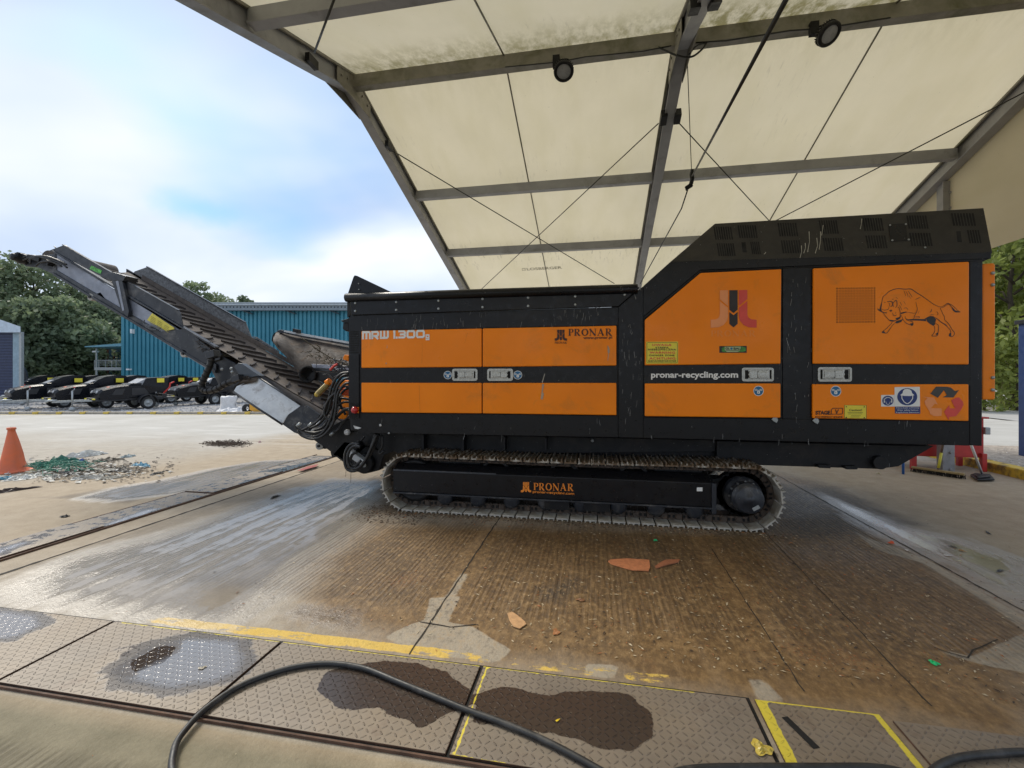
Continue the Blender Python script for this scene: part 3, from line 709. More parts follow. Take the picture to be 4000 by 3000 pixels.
# joints cut in the slab
def crack(pts, w_, nm='slab_joint'):
    P_ = []; 
    for a, b_ in zip(pts[:-1], pts[1:]):
        n_ = max(2, int((Vector(b_)-Vector(a)).length/0.06))
        for k in range(n_): P_.append(Vector(a).lerp(Vector(b_), k/n_))
    P_.append(Vector(pts[-1])); vs = []; fs = []
    for i, p in enumerate(P_):
        d = (P_[min(i+1, len(P_)-1)]-P_[max(i-1, 0)]).normalized(); k = Vector((-d.y, d.x, 0))
        p = p + k*random.uniform(-0.004, 0.004); ww = w_*random.uniform(0.5, 1.3)/2
        vs += [(p.x+k.x*ww, p.y+k.y*ww, 0.003), (p.x-k.x*ww, p.y-k.y*ww, 0.003)]
    for i in range(len(P_)-1): fs.append((2*i, 2*i+1, 2*i+3, 2*i+2))
    return vs, fs
mb = MB()
for pts, w_ in (([(-1.05, 2.42, 0), (-1.07, 9, 0)], 0.012), ([(1.04, 2.5, 0), (1.06, 4.4, 0)], 0.007), ([(-4.70, 0.8, 0), (-4.72, 9.5, 0)], 0.03),
                ([(2.86, 2.2, 0), (2.88, 8.5, 0)], 0.014), ([(1.6, 2.5, 0), (1.75, 6, 0)], 0.008), ([(-9, 9.6, 0), (9, 9.8, 0)], 0.012)):
    mb.add(*crack(pts, w_))
for pts in ([(3650, 2530), (3700, 2550), (3780, 2570), (3800, 2540), (3900, 2500)], [(1640, 2430), (1760, 2450), (1860, 2440)]):
    mb.add(*crack([gnd(*p) for p in pts], 0.008))
tag(mb.build('slab_joint', mat('joint_dirt', (0.025, 0.020, 0.015), 0.9)), kind='structure')
# ---------------------------------------------------------------- chequer plates
def lug_mat(name, drycol, wetcol, s=0.034):
    m, t, b = newmat(name); q = NT(t); P = t.nodes.new('ShaderNodeNewGeometry').outputs['Position']
    sp = q('ShaderNodeSeparateXYZ', {0: P})
    u = q.math('DIVIDE', sp.outputs[0], s); v = q.math('DIVIDE', sp.outputs[1], s)
    fu, fv = q.math('FLOOR', u), q.math('FLOOR', v)
    par = q.math('MODULO', q.math('ADD', q.math('ADD', fu, fv), 4000.0), 2.0)
    lx = q.math('SUBTRACT', q.math('SUBTRACT', u, fu), 0.5); ly = q.math('SUBTRACT', q.math('SUBTRACT', v, fv), 0.5)
    d1 = q.math('ADD', lx, ly); d2 = q.math('SUBTRACT', lx, ly)
    sgn = q.math('SUBTRACT', q.math('MULTIPLY', par, 2.0), 1.0)
    aa = q.math('ADD', lx, q.math('MULTIPLY', ly, sgn)); bb = q.math('SUBTRACT', lx, q.math('MULTIPLY', ly, sgn))
    e2 = q.math('ADD', q.math('POWER', q.math('ABSOLUTE', q.math('DIVIDE', aa, 0.62)), 2.0), q.math('POWER', q.math('ABSOLUTE', q.math('DIVIDE', bb, 0.17)), 2.0))
    lug = q.rng(e2, 0.35, 1.1, 1.0, 0.0, True)
    n_ = q.noise(3, 6, 0.65, vec=P); nf = q.noise(40, 4, 0.6, vec=P)
    dry = q.mix(q.rng(n_, 0.3, 0.7), drycol, tuple(x*0.74 for x in drycol))
    dry = q.mix(q.rng(q.noise(1.3, 5, 0.6, vec=P), 0.45, 0.68, 0, 0.55), dry, (0.24, 0.185, 0.12)); dry = q.mix(q.rng(q.noise(5.5, 6, 0.7, vec=P), 0.56, 0.72, 0, 0.5), dry, (0.13, 0.085, 0.06))
    wa = q('ShaderNodeAttribute', attribute_name='wet').outputs['Fac']; da = q('ShaderNodeAttribute', attribute_name='dark').outputs['Fac']
    nn = q.noise(9, 5, 0.6, vec=P)
    w1 = q.rng(q.math('ADD', wa, q.math('MULTIPLY', q.math('SUBTRACT', nn, 0.5), 0.8)), 0.42, 0.52)
    w2 = q.rng(q.math('ADD', da, q.math('MULTIPLY', q.math('SUBTRACT', nn, 0.5), 0.95)), 0.46, 0.52)
    deepw_sheen = q.rng(q.math('ADD', wa, q.math('MULTIPLY', q.math('SUBTRACT', n_, 0.5), 0.5)), 0.66, 0.92)
    col = q.mix(q.math('MULTIPLY', w1, 0.8), dry, (0.125, 0.110, 0.098)); col = q.mix(q.math('MULTIPLY', deepw_sheen, 0.6), col, (0.27, 0.27, 0.29)); col = q.mix(w2, col, wetcol)  # silty grey of the deep water, lightened to paint in sky sheen
    t.links.new(q.math('ADD', 0.5, q.math('MULTIPLY', deepw_sheen, 0.5)), b.inputs['Specular IOR Level'])
    col = q.mix(q.math('MULTIPLY', lug, 0.35), col, q.mix(1.0, col, (0.45, 0.42, 0.42), 'MULTIPLY'))
    col = q.mix(q.rng(nf, 0.66, 0.75, 0, 0.4), col, (0.35, 0.3, 0.23))
    ya = q('ShaderNodeAttribute', attribute_name='yellow').outputs['Fac']
    yf = q.rng(q.math('ADD', ya, q.math('MULTIPLY', q.math('SUBTRACT', q.noise(16, 6, 0.7, vec=P), 0.5), 0.9)), 0.46, 0.54)
    col = q.mix(yf, col, (0.66, 0.55, 0.06))
    t.links.new(col, b.inputs['Base Color'])
    wet = q.math('MAXIMUM', w1, w2)
    ro = q.math('SUBTRACT', 0.55, q.math('MULTIPLY', wet, 0.33)); ro = q.math('SUBTRACT', ro, q.math('MULTIPLY', deepw_sheen, 0.24))
    t.links.new(ro, b.inputs['Roughness']); b.inputs['Metallic'].default_value = 0.15
    hh = q.math('MULTIPLY', q.math('ADD', lug, q.math('MULTIPLY', nf, 0.15)), q.math('SUBTRACT', 1.0, q.math('MULTIPLY', deepw_sheen, 0.9)))
    t.links.new(q.bump(hh, 0.9, 0.006), b.inputs['Normal'])
    return m
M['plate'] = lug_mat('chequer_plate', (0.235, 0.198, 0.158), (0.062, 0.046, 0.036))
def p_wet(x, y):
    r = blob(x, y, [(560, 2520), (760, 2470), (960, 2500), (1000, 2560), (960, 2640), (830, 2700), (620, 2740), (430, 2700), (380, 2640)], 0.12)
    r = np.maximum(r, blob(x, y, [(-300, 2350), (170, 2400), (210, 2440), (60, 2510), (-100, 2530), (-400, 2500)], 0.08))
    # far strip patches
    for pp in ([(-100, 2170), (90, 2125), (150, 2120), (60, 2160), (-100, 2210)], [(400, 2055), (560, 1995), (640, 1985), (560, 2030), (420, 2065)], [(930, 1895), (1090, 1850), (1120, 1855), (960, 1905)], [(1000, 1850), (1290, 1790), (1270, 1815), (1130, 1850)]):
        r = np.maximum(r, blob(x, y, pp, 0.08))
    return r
def p_dark(x, y):
    r = blob(x, y, [(1240, 2700), (1270, 2640), (1400, 2600), (1560, 2590), (1740, 2630), (1830, 2700), (1860, 2760), (1740, 2800), (1640, 2850), (1540, 2810), (1480, 2770), (1330, 2785)], 0.035)
    r = np.maximum(r, blob(x, y, [(1860, 2720), (1960, 2690), (2140, 2725), (2260, 2710), (2450, 2715), (2540, 2790), (2550, 2880), (2470, 2950), (2330, 2930), (2180, 2880), (2000, 2850), (1850, 2830)], 0.035))
    r = np.maximum(r, 0.42*blob(x, y, [(430, 2530), (560, 2490), (640, 2540), (560, 2640), (420, 2600), (330, 2590)], 0.08))
    r = np.maximum(r, 0.8*blob(x, y, [(500, 2600), (620, 2530), (700, 2530), (640, 2600), (520, 2640)], 0.02))
    return r
def p_yellow(x, y):
    r = np.zeros(x.shape)
    r = np.maximum(r, 0.62*((np.abs(y-2.375) < 0.012) & (x > -3) & (x < 0.5)))
    for xj in (-1.84, -0.61):
        r = np.maximum(r, (0.60 if xj > -1 else 0.55)*((x > xj+0.012) & (x < xj+(0.034 if xj > -1 else 0.026))).astype(float)); r = np.maximum(r, (0.5 if xj > -1 else 0.2)*((x < xj-0.012) & (x > xj-0.03)))
    r = np.maximum(r, 0.52*((x > -0.61) & (x < -0.35) & (y < 1.82)))
    return r
def plate(x0, x1, y0, y1, label, group, z=0.012, tilt=0.0, fields=None):
    o = thing('floor_plate', ((x0+x1)/2, (y0+y1)/2, 0), label, 'metal plate', group)
    g = 0.011
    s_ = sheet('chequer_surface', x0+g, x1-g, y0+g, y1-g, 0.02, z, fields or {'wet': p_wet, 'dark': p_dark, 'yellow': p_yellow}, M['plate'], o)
    mb = MB(); mb.box(x0+g-0.0015, x1-g+0.0015, y0+g-0.0015, y1-g+0.0015, 0.002, z-0.001); mb.build('plate_edge', mat_rust, o)
    if tilt: o.rotation_euler = (0, tilt, 0)
    return o
mat_rust = mat('rusty_edge', (0.10, 0.055, 0.035), 0.8, var=0.4, scale=12)
gN_ = 'steel chequer plates along the near drain'
names = ['chequer plate at the left edge of the photo, wet in one corner', 'chequer plate with a bright puddle and brown patch, second from the left', 'chequer plate under the first loop of the black hose, with yellow edges',
         'chequer plate with a long dark wet stain, right of the hose crossing']
xs = [-4.28, -3.06, -1.84, -0.61, 0.74]
plate(-5.5, -4.28, 1.79, 2.39, 'chequer plate just beyond the left edge of the photo', gN_)
for k in range(4): plate(xs[k], xs[k+1], 1.79, 2.39, names[k], gN_)
# hatch plate with yellow painted frame and a black slot; and the plate right of it
def hy(x, y):
    r = 0.85*((x < 0.812)).astype(float); r = np.maximum(r, 0.8*(y > 2.36)); r = np.maximum(r, 0.8*(x > 1.284)*(y > 2.05)); return r
hp = plate(0.76, 1.32, 1.60, 2.39, 'square steel hatch plate framed in bright yellow paint with a black lifting slot', None, fields={'wet': zero, 'dark': zero, 'yellow': hy})
a_, b_ = gnd(3065, 2812), gnd(3190, 2935); d = (b_-a_).normalized(); k_ = Vector((-d.y, d.x, 0))*0.016
mb = MB(); mb.prism([(p.x, p.y, 0.0135) for p in (a_+k_, a_-k_, b_-k_, b_+k_)], (0, 0, 0.001)); mb.build('lifting_slot', M['slot'], hp)
def ry(x, y): return 0.75*((y < 1.93) & (x > 1.25) & (x < 1.7)).astype(float)
plate(1.34, 2.85, 1.72, 2.36, 'chequer plate at the right edge of the photo under the end of the black hose', gN_, fields={'wet': zero, 'dark': zero, 'yellow': ry})
gF_ = 'steel chequer plates along the far drain'
ys = [1.4, 2.63, 3.85, 5.2, 6.6, 8.0]
fl = ['far drain plate nearest the left edge of the photo, wet and shining', 'far drain plate with a white wet streak, second from the left edge', 'dry dusty far drain plate in the middle of the strip', 'raised far drain plate with a wet end', 'far drain plate with red paint, nearest the shredder']
for k in range(5):
    f_ = {'wet': p_wet, 'dark': lambda x, y: 0.44+0*x, 'yellow': zero}
    plate(-5.52, -5.06, ys[k], ys[k+1], fl[k], gF_, z=0.014 + 0.012*(k % 2), fields=f_)
mb = MB(); pr = [gnd(u, v, 0.03) for u, v in ((1160, 1838), (1200, 1822), (1245, 1812), (1235, 1822), (1180, 1838))]
mb.prism(pr, (0, 0, 0.001)); tag(mb.build('paint_mark', mat('red_floor_paint', (0.30, 0.05, 0.04), 0.7, var=0.6, scale=30)), 'worn red paint mark on the far drain plate', 'paint mark')
mb = MB(); mb.add([(-6, 1.781, 0.0025), (0.75, 1.781, 0.0025), (0.75, 2.4, 0.0025), (-6, 2.4, 0.0025)], [(0, 1, 2, 3)]); mb.add([(-5.53, 1.3, 0.0025), (-5.05, 1.3, 0.0025), (-5.05, 8.1, 0.0025), (-5.53, 8.1, 0.0025)], [(0, 1, 2, 3)]); tag(mb.build('drain_channel', M['slot']), kind='structure')
# steel angle rails beside the plates
def rail(p0, p1, w_, h_, label):
    mb = MB(); mb.beam(p0, p1, w_, h_); tag(mb.build('drain_rail', mat_rust), label, 'metal rail', 'steel rails edging the drains')
rail((-6, 1.776, 0.006), (0.74, 1.776, 0.006), 0.009, 0.016, 'rusty steel rail along the front edge of the near drain plates')
rail((-5.035, 1.2, 0.008), (-5.035, 8.3, 0.008), 0.012, 0.018, 'thin steel rail along the right edge of the far drain plates')
rail((-5.54, 1.2, 0.006), (-5.54, 8.2, 0.006), 0.014, 0.010, 'thin steel rail along the left edge of the far drain plates')
# ================================================================ SHREDDER
YS = 5.0
shred = thing('waste_shredder', (0.3, 6.3, 0), 'black and orange tracked industrial shredder with a raised discharge conveyor, parked under the tent', 'shredder')
def P3(pts, Y): return [at(u, v, Y) for u, v in pts]
def slab(mb, pts, Y, th): return mb.prism(P3(pts, Y), (0, th, 0))
def part(name, m, pts, Y, th, parent=None, bevel=0.004):
    mb = MB(); slab(mb, pts, Y, th); return mb.build(name, m, parent or shred, bevel=bevel)
# main body block, hollow hopper above it
body = MB()
bl = at(1362, 1232, YS); br = at(2418, 1200, YS)
zt = br.z - 0.01
X0, X1b, X2b = bl.x, at(2418, 1500, YS).x, at(3838, 1500, YS).x
body.box(X0+0.02, X1b+0.2, YS+0.012, 7.58, 0.93, zt)
body.prism(P3([(2380, 1215), (2420, 1140), (2560, 1125), (2560, 1215)], YS+0.014), (0, 0.04, 0))
body.prism(P3([(2418, 1210), (2508, 1124), (2620, 1030), (3836, 1012), (3833, 1738), (2418, 1706)], YS+0.012), (0, 2.57, 0))
body_o = body.build('body_core', M['black2'], shred, bevel=0.01)
# front frame plates (their seams show)
fp = MB()
slab(fp, [(1362, 1232), (2415, 1199), (2415, 1272), (2409, 1272), (1409, 1292), (1409, 1640), (1362, 1632)], YS, 0.02)
slab(fp, [(1409, 1612), (2409, 1622), (2415, 1622), (2415, 1709), (1405, 1691), (1376, 1634), (1409, 1640)], YS+0.001, 0.02)
fp.build('front_frame', M['black'], shred, bevel=0.004)
fp = MB(); slab(fp, [(2416, 1199), (2512, 1118), (2512, 1711), (2416, 1709)], YS-0.006, 0.02); fp.build('centre_column', M['black'], shred, bevel=0.004)
fp = MB()
slab(fp, [(2513, 1238), (2735, 1057), (3874, 1008), (3838, 1022), (3058, 1048), (2739, 1062), (2514, 1247)], YS, 0.02)
slab(fp, [(2513, 1117), (2617, 1024), (3300, 1001), (3872, 984), (3872, 1010), (2735, 1055), (2513, 1237)], YS-0.008, 0.025)
slab(fp, [(3058, 1048), (3175, 1044), (3173, 1640), (3058, 1636)], YS, 0.02)
slab(fp, [(3789, 1020), (3838, 1018), (3836, 1742), (3789, 1740)], YS-0.004, 0.02)
slab(fp, [(2513, 1630), (3788, 1646), (3788, 1741), (2513, 1711)], YS+0.001, 0.02)
fp.build('front_frame', M['black'], shred, bevel=0.004)
# hopper boards
hop = MB()
hb = P3([(1366, 1150), (2500, 1122), (2416, 1197), (1372, 1231)], YS-0.03)
hop.prism(hb, (0, 0.035, 0)); hop.build('hopper_board', M['black'], shred, bevel=0.006)
mb = MB(); mb.tube([at(1352, 1163, YS-0.03), at(1700, 1152, YS-0.03), at(2490, 1128, YS-0.03)], 0.052, 12); mb.build('hopper_rim', M['black'], shred)
mb = MB(); zt2 = hb[0].z+0.01
mb.box(X0-0.02, X0+0.02, YS, 7.58, zt-0.02, zt2); mb.box(X0, X1b+0.3, 7.55, 7.58, zt-0.02, zt2)
mb.build('hopper_wall', M['black2'], shred)
part('hopper_ear', M['black'], [(1357, 1150), (1380, 1082), (1385, 1075), (1394, 1077), (1537, 1145)], YS-0.01, 0.03)
mb = MB()
for (u, v) in ((1388, 1184), (1388, 1215), (1548, 1180), (1548, 1211), (1713, 1175), (1713, 1206), (1885, 1168), (1885, 1200), (2063, 1163), (2063, 1195), (2247, 1158), (2247, 1190), (2440, 1151), (1401, 1108), (1402, 1131)):
    p = at(u, v, YS-0.03); r_ = 0.014 if u > 1405 or v > 1140 else 0.007
    mb.lathe(p, (0, -1, 0), [(0, r_), (0.006, r_), (0.008, r_*0.6), (0.008, 0)], 12)
mb.build('bolt', M['galv'], shred)
# engine cover: leans back above the seam
p0c = at(3300, 1001, YS); pt_ = Vector((0, 5.11, 3.23)); nC = Vector((0, -(pt_.z-p0c.z), (5.11-YS))).normalized()
def cov(u, v, lift=0.0): return hit(u, v, p0c, nC) + nC*lift
cover = MB()
outl = [(2617, 1024), (2793, 873), (3843, 812), (3880, 1000), (3872, 984), (3300, 1001)]
outl = [(2617, 1024), (2793, 873), (3843, 812), (3878, 990), (3300, 1003)]
cover.prism([cov(u, v) for u, v in outl], (0, 2.4, 0))
cov_o = cover.build('engine_cover', M['cover'], shred, bevel=0.006)
# louvres
def louv(x0, y0, x1, y1, n, x0b, x1b, big=False):
    mb = MB()
    for k in range(n):
        f = (k+0.14)/n; g = (k+0.78)/n
        a = cov(x0+(x1-x0)*f, y0, 0.0015); b_ = cov(x0+(x1-x0)*g, y0, 0.0015); c = cov(x0b+(x1b-x0b)*g, y1, 0.0015); d = cov(x0b+(x1b-x0b)*f, y1, 0.0015)
        mb.add([a, b_, c, d], [(0, 1, 2, 3)])
        # pressed hood beside each slot
        e_ = cov(x0+(x1-x0)*((k+0.72)/n), y0, 0.001); h1 = cov(x0+(x1-x0)*((k+0.98)/n), y0, 0.008); h2 = cov(x0b+(x1b-x0b)*((k+0.98)/n), y1, 0.008); h3 = cov(x0b+(x1b-x0b)*((k+0.72)/n), y1, 0.001)
    mb.build('louvre', M['slot'], cov_o)
for g in ((2785, 886, 2858, 936, 8), (2879, 880, 2954, 930, 8), (3035, 871, 3112, 923, 8), (3196, 861, 3270, 913, 8), (3366, 852, 3446, 902, 8), (3538, 842, 3620, 893, 8), (3712, 833, 3805, 882, 8)):
    x0, y0, x1, y1, n = g; s_ = (x0-2000)/1800*4+6
    louv(x0, y0, x1, y1, n, x0+s_, x1+s_)
for g in ((2798, 951, 2868, 1000, 8), (2929, 945, 2966, 993, 5), (3048, 939, 3126, 989, 8), (3211, 930, 3290, 980, 8), (3378, 920, 3460, 970, 8), (3549, 910, 3636, 961, 8), (3775, 899, 3826, 950, 5)):
    x0, y0, x1, y1, n = g; s_ = (x0-2000)/1800*4+6
    louv(x0, y0, x1, y1, n, x0+s_, x1+s_)
mb = MB()
for (x0, x1, y0, y1) in ((2896, 2912, 947, 986), (3735, 3752, 904, 946)):
    mb.add([cov(x0, y0, 0.0015), cov(x1, y0-1, 0.0015), cov(x1+5, y1, 0.0015), cov(x0+5, y1, 0.0015)], [(0, 1, 2, 3)])
mb.build('louvre', M['slot'], cov_o)
mb = MB(); mb.prism([cov(u, v, 0.002) for u, v in ((3470, 876), (3538, 873), (3545, 940), (3478, 944))], nC*0.003); mb.build('cover_plate', M['black'], cov_o, bevel=0.002)
mb = MB()
for (u, v) in ((3475, 881), (3537, 877), (3484, 940), (3548, 937), (3612, 968)): mb.lathe(cov(u, v, 0.004), nC, [(0, 0.009), (0.005, 0.009), (0.006, 0)], 8)
mb.build('cover_bolt', M['galv'], cov_o)
# right end: cover end, orange rear door
mb = MB(); e0 = at(3838, 1030, 5.06); mb.prism([at(3838, 1030, 5.06), at(3886, 1027, 5.06), at(3889, 1037, 5.06), at(3889, 1555, 5.06), at(3886, 1562, 5.06), at(3838, 1561, 5.06)], (0, 2.3, 0))
rd = mb.build('rear_door', M['orange'], shred, bevel=0.012)
mb = MB()
for v in (1067, 1113, 1475, 1523): mb.lathe(at(3876, v, 5.06), (0, -1, 0), [(0, 0.016), (0.012, 0.016), (0.014, 0)], 6)
mb.build('door_bolt', M['galv'], rd)
# ---- doors
def flat(mb, pts, Y, lift=0.0): mb.prism(P3(pts, Y-lift), (0, 0.0008, 0))
def door(up, band, low):
    mb = MB(); allx = [p[0] for p in up+low]; 
    xl, xr = min(allx)-4, max(allx)+4
    d = MB(); slab(d, band, YS-0.004, 0.02); D = d.build('door', M['band'], shred, bevel=0.002)
    g = MB(); slab(g, [(p[0] + (-3 if p[0] < (xl+xr)/2 else 3), p[1] + (-3 if p[1] < 1400 else 0)) for p in up], YS-0.0015, 0.01)
    slab(g, [(p[0] + (-3 if p[0] < (xl+xr)/2 else 3), p[1] + (0 if p[1] < 1560 else 4)) for p in low], YS-0.0025, 0.01)
    g.build('door_gap', M['slot'], D)
    for nm, pl in (('upper_panel', up), ('lower_panel', low)):
        mb = MB(); fr = P3(pl, YS-0.032); cx = sum(p.x for p in fr)/len(fr)
        mb.prism(fr, (0, 0.030, 0)); mb.build(nm, M['orange'], D, bevel=0.009, seg=2)
    return D
D1 = door([(1411, 1293), (1881, 1283), (1881, 1433), (1411, 1437)], [(1409, 1430), (1883, 1428), (1883, 1500), (1409, 1500)], [(1411, 1495), (1881, 1496), (1881, 1615), (1411, 1611)])
D2 = door([(1885, 1283), (2408, 1272), (2408, 1428), (1885, 1433)], [(1883.5, 1428), (2410, 1424), (2410, 1500), (1883.5, 1500)], [(1885, 1496), (2408, 1496), (2408, 1622), (1885, 1615)])
D3 = door([(2519, 1250), (2737, 1066), (3053, 1051), (3050, 1421), (2519, 1427)], [(2516, 1420), (3055, 1416), (3055, 1504), (2516, 1503)], [(2519, 1498), (3050, 1498), (3050, 1632), (2519, 1626)])
D4 = door([(3178, 1048), (3787, 1022), (3786, 1424), (3177, 1421)], [(3174, 1416), (3789, 1418), (3789, 1506), (3174, 1504)], [(3175, 1501), (3785, 1501), (3785, 1645), (3175, 1634)])
FY = YS-0.032                          # front of the orange panels
BY = YS-0.004                          # front of the black band
def rrect(x0, y0, x1, y1, r, n=4):
    out = []
    for cx, cy_, a0 in ((x1-r, y1-r, 0), (x0+r, y1-r, 90), (x0+r, y0+r, 180), (x1-r, y0+r, 270)):
        for k in range(n+1):
            a = math.radians(a0 + 90*k/n); out.append((cx+r*math.cos(a), cy_+r*math.sin(a)))
    return out
def handle(D, x0, y0, x1, y1, flip):
    mb = MB(); o = rrect(x0, y0, x1, y1, 9); i = rrect(x0+8, y0+8, x1-8, y1-8, 4)
    of = P3(o, BY-0.010); ib = P3(i, BY-0.010); n = len(o); vs = of+ib; 
    ob = P3(o, BY); ii = P3(i, BY-0.001); vs += ob + ii
    fs = [(k, (k+1) % n, n+(k+1) % n, n+k) for k in range(n)] + [(k, 2*n+k, 2*n+(k+1) % n, (k+1) % n) for k in range(n)] + [(n+k, n+(k+1) % n, 3*n+(k+1) % n, 3*n+k) for k in range(n)] + [tuple(range(3*n, 4*n))]
    mb.add(vs, fs); h = mb.build('handle', M['handle'], D, bevel=0.001)
    w_ = x1-x0; f = (lambda a: x0+w_*a) if not flip else (lambda a: x1-w_*a)
    mb = MB(); pts = [(f(0.26), y0+12), (f(0.86), y0+12), (f(0.86), y1-12), (f(0.26), y1-12), (f(0.2), (y0+y1)/2)]
    slab(mb, pts, BY-0.016, 0.014); mb.build('handle', M['handle'], D, bevel=0.004)
    mb = MB(); slab(mb, [(f(0.5), y0+17), (f(0.8), y0+17), (f(0.8), y1-17), (f(0.5), y1-17)], BY-0.024, 0.01); mb.build('handle', M['handle'], D, bevel=0.003)
    mb = MB(); slab(mb, [(f(0.10), y0+10), (f(0.20), y0+10), (f(0.24), (y0+y1)/2), (f(0.20), y1-10), (f(0.10), y1-10)], BY-0.003, 0.002); slab(mb, [(f(0.49), y0+14), (f(0.515), y0+14), (f(0.515), y1-14), (f(0.49), y1-14)], BY-0.0175, 0.002)
    slab(mb, [(f(0.87), y0+10), (f(0.92), y0+10), (f(0.92), y1-10), (f(0.87), y1-10)], BY-0.003, 0.002)
    mb.build('handle_recess', M['slot'], D)
handle(D1, 1766, 1440, 1865, 1488, False); handle(D2, 1903, 1440, 2004, 1488, True)
handle(D3, 2898, 1436, 3023, 1490, False); handle(D4, 3195, 1434, 3328, 1491, True)
def circ(u, v, r, n=24, ry=None): return [(u+r*math.cos(2*math.pi*k/n), v+(ry or r)*math.sin(2*math.pi*k/n)) for k in range(n)]
def lock_sticker(D, u, v, r, Y):
    mb = MB(); flat(mb, circ(u, v, r), Y, 0.0015); s_ = mb.build('lock_sticker', M['white'], D)
    mb = MB(); flat(mb, circ(u, v, r*0.88), Y, 0.003); mb.build('lock_sticker', M['bluest'], D)
    mb = MB(); flat(mb, rrect(u-r*0.28, v-r*0.02, u+r*0.28, v+r*0.55, r*0.1), Y, 0.0045)
    for e_ in (-1, 1):
        pts = circ(u+e_*r*0.52, v-r*0.22, r*0.2, 10, r*0.14); pts.append(pts[0])
        vs, fs = stroke([(p[0], p[1]) for p in pts], r*0.1)
        mb.add([at(p[0], p[1], Y-0.0045) for p in vs], fs)
    vs, fs = stroke([(u-r*0.3, v-r*0.2), (u-r*0.1, v-r*0.14), (u-r*0.1, v-r*0.02)], r*0.1); mb.add([at(p[0], p[1], Y-0.0046) for p in vs], fs)
    vs, fs = stroke([(u+r*0.3, v-r*0.2), (u+r*0.1, v-r*0.14), (u+r*0.1, v-r*0.02)], r*0.1); mb.add([at(p[0], p[1], Y-0.0046) for p in vs], fs)
    mb.build('lock_sticker', M['white'], D)
    mb = MB(); flat(mb, rrect(u-r*0.05, v+r*0.12, u+r*0.05, v+r*0.42, r*0.04), Y, 0.006); mb.build('lock_sticker', M['bluest'], D)
lock_sticker(D1, 1749, 1465, 16, BY); lock_sticker(D2, 2022.5, 1465, 17, BY); lock_sticker(D3, 2963, 1527, 20, FY); lock_sticker(D4, 3265, 1528, 21, FY)
def lay(mb, vsfs, x0, ybot, x1, ytop, Y, lift=0.003, ybot1=None, ytop1=None):
    """drawing fitted between pixel corners on the plane"""
    o = at(x0, ybot, Y); ex = at(x1, ybot1 if ybot1 is not None else ybot, Y)-o; ey = at(x0, ytop, Y)-o
    fit(mb, vsfs[0], vsfs[1], o, ex, ey, (0, -1, 0), lift)
def word(s, x0, ybot, x1, ytop, Y, m_, parent, bold=0.02, name='lettering', lift=0.003, sp_=1.0, ybot1=None):
    mb = MB(); lay(mb, text_mesh(s, bold, sp_), x0, ybot, x1, ytop, Y, lift, ybot1); return mb.build(name, m_, parent)
# MRW 1.300g in round-cornered square letters
def gl(ch):
    T = 0.26
    if ch == 'M': return merge([stroke([(0.13, 0), (0.13, 0.87), (0.95, 0.87), (1.07, 0.75), (1.07, 0)], T), stroke([(0.6, 0), (0.6, 0.8)], T, 1)]), 1.2
    if ch == 'R': return merge([stroke([(0.13, 0), (0.13, 0.87), (0.8, 0.87), (0.92, 0.75), (0.92, 0.5), (0.8, 0.38), (0.2, 0.38)], T), stroke([(0.45, 0.38), (0.95, 0)], T, 1)]), 1.1
    if ch == 'W': return merge([stroke([(0.13, 1), (0.13, 0.13), (0.95, 0.13), (1.07, 0.25), (1.07, 1)], T), stroke([(0.6, 1), (0.6, 0.2)], T, 1)]), 1.2
    if ch == '1': return stroke([(0.0, 0.87), (0.17, 0.87), (0.17, 0)], T), 0.32
    if ch == '.': return stroke([(0.1, 0), (0.1, 0.25)], T), 0.25
    if ch == '3': return merge([stroke([(0, 0.87), (0.75, 0.87), (0.87, 0.75), (0.87, 0.6), (0.78, 0.5), (0.2, 0.5)], 0.24), stroke([(0.7, 0.5), (0.87, 0.38), (0.87, 0.25), (0.75, 0.13), (0, 0.13)], 0.24, 1)]), 1.02
    if ch == '0': return stroke([(0.5, 0.87), (0.9, 0.87), (1.02, 0.75), (1.02, 0.25), (0.9, 0.13), (0.25, 0.13), (0.13, 0.25), (0.13, 0.75), (0.25, 0.87), (0.52, 0.87)], T), 1.18
    return None, 0.45
def mrw():
    out = []; x = 0
    for ch in 'MRW 1.300':
        g, wd = gl(ch)
        if g: out.append(shift(g, x))
        x += wd + 0.06
    return merge(out)
mb = MB(); lay(mb, mrw(), 1415, 1329, 1660, 1294, FY, 0.004, ybot1=1324)
lay(mb, stroke([(0.9, 0.75), (0.35, 0.75), (0.2, 0.9), (0.2, 1.3), (0.35, 1.45), (0.9, 1.45)], 0.24), 1664, 1322, 1674, 1307, FY, 0.004)
g_ = merge([stroke([(0.95, 1.0), (0.95, 0.1), (0.15, 0.1)], 0.28), stroke([(0.95, 0.88), (0.25, 0.88), (0.25, 0.42), (0.95, 0.42)], 0.25, 1)])
lay(mb, g_, 1663, 1329, 1678, 1306, FY, 0.0045)
mb.build('lettering', M['white'], D1)
mb = MB(); lay(mb, word_pronar(), 2220, 1313, 2390, 1284, FY, 0.004, ybot1=1312); mb.build('lettering', M['brownprint'], D2)
word('www.pronar.pl', 2279, 1328, 2391, 1314, FY, M['brownprint'], D2, 0.025, ybot1=1326)
mb = MB(); l, c_, r_ = logo_parts(); lay(mb, merge([l, c_, r_]), 2167, 1331, 2215, 1288, FY, 0.004); lay(mb, word_pronar(), 2167, 1343, 2214, 1334, FY, 0.004); mb.build('emblem', M['brownprint'], D2)
word('pronar-recycling.com', 2543, 1483, 2883, 1452, BY, M['white'], D3, 0.03)
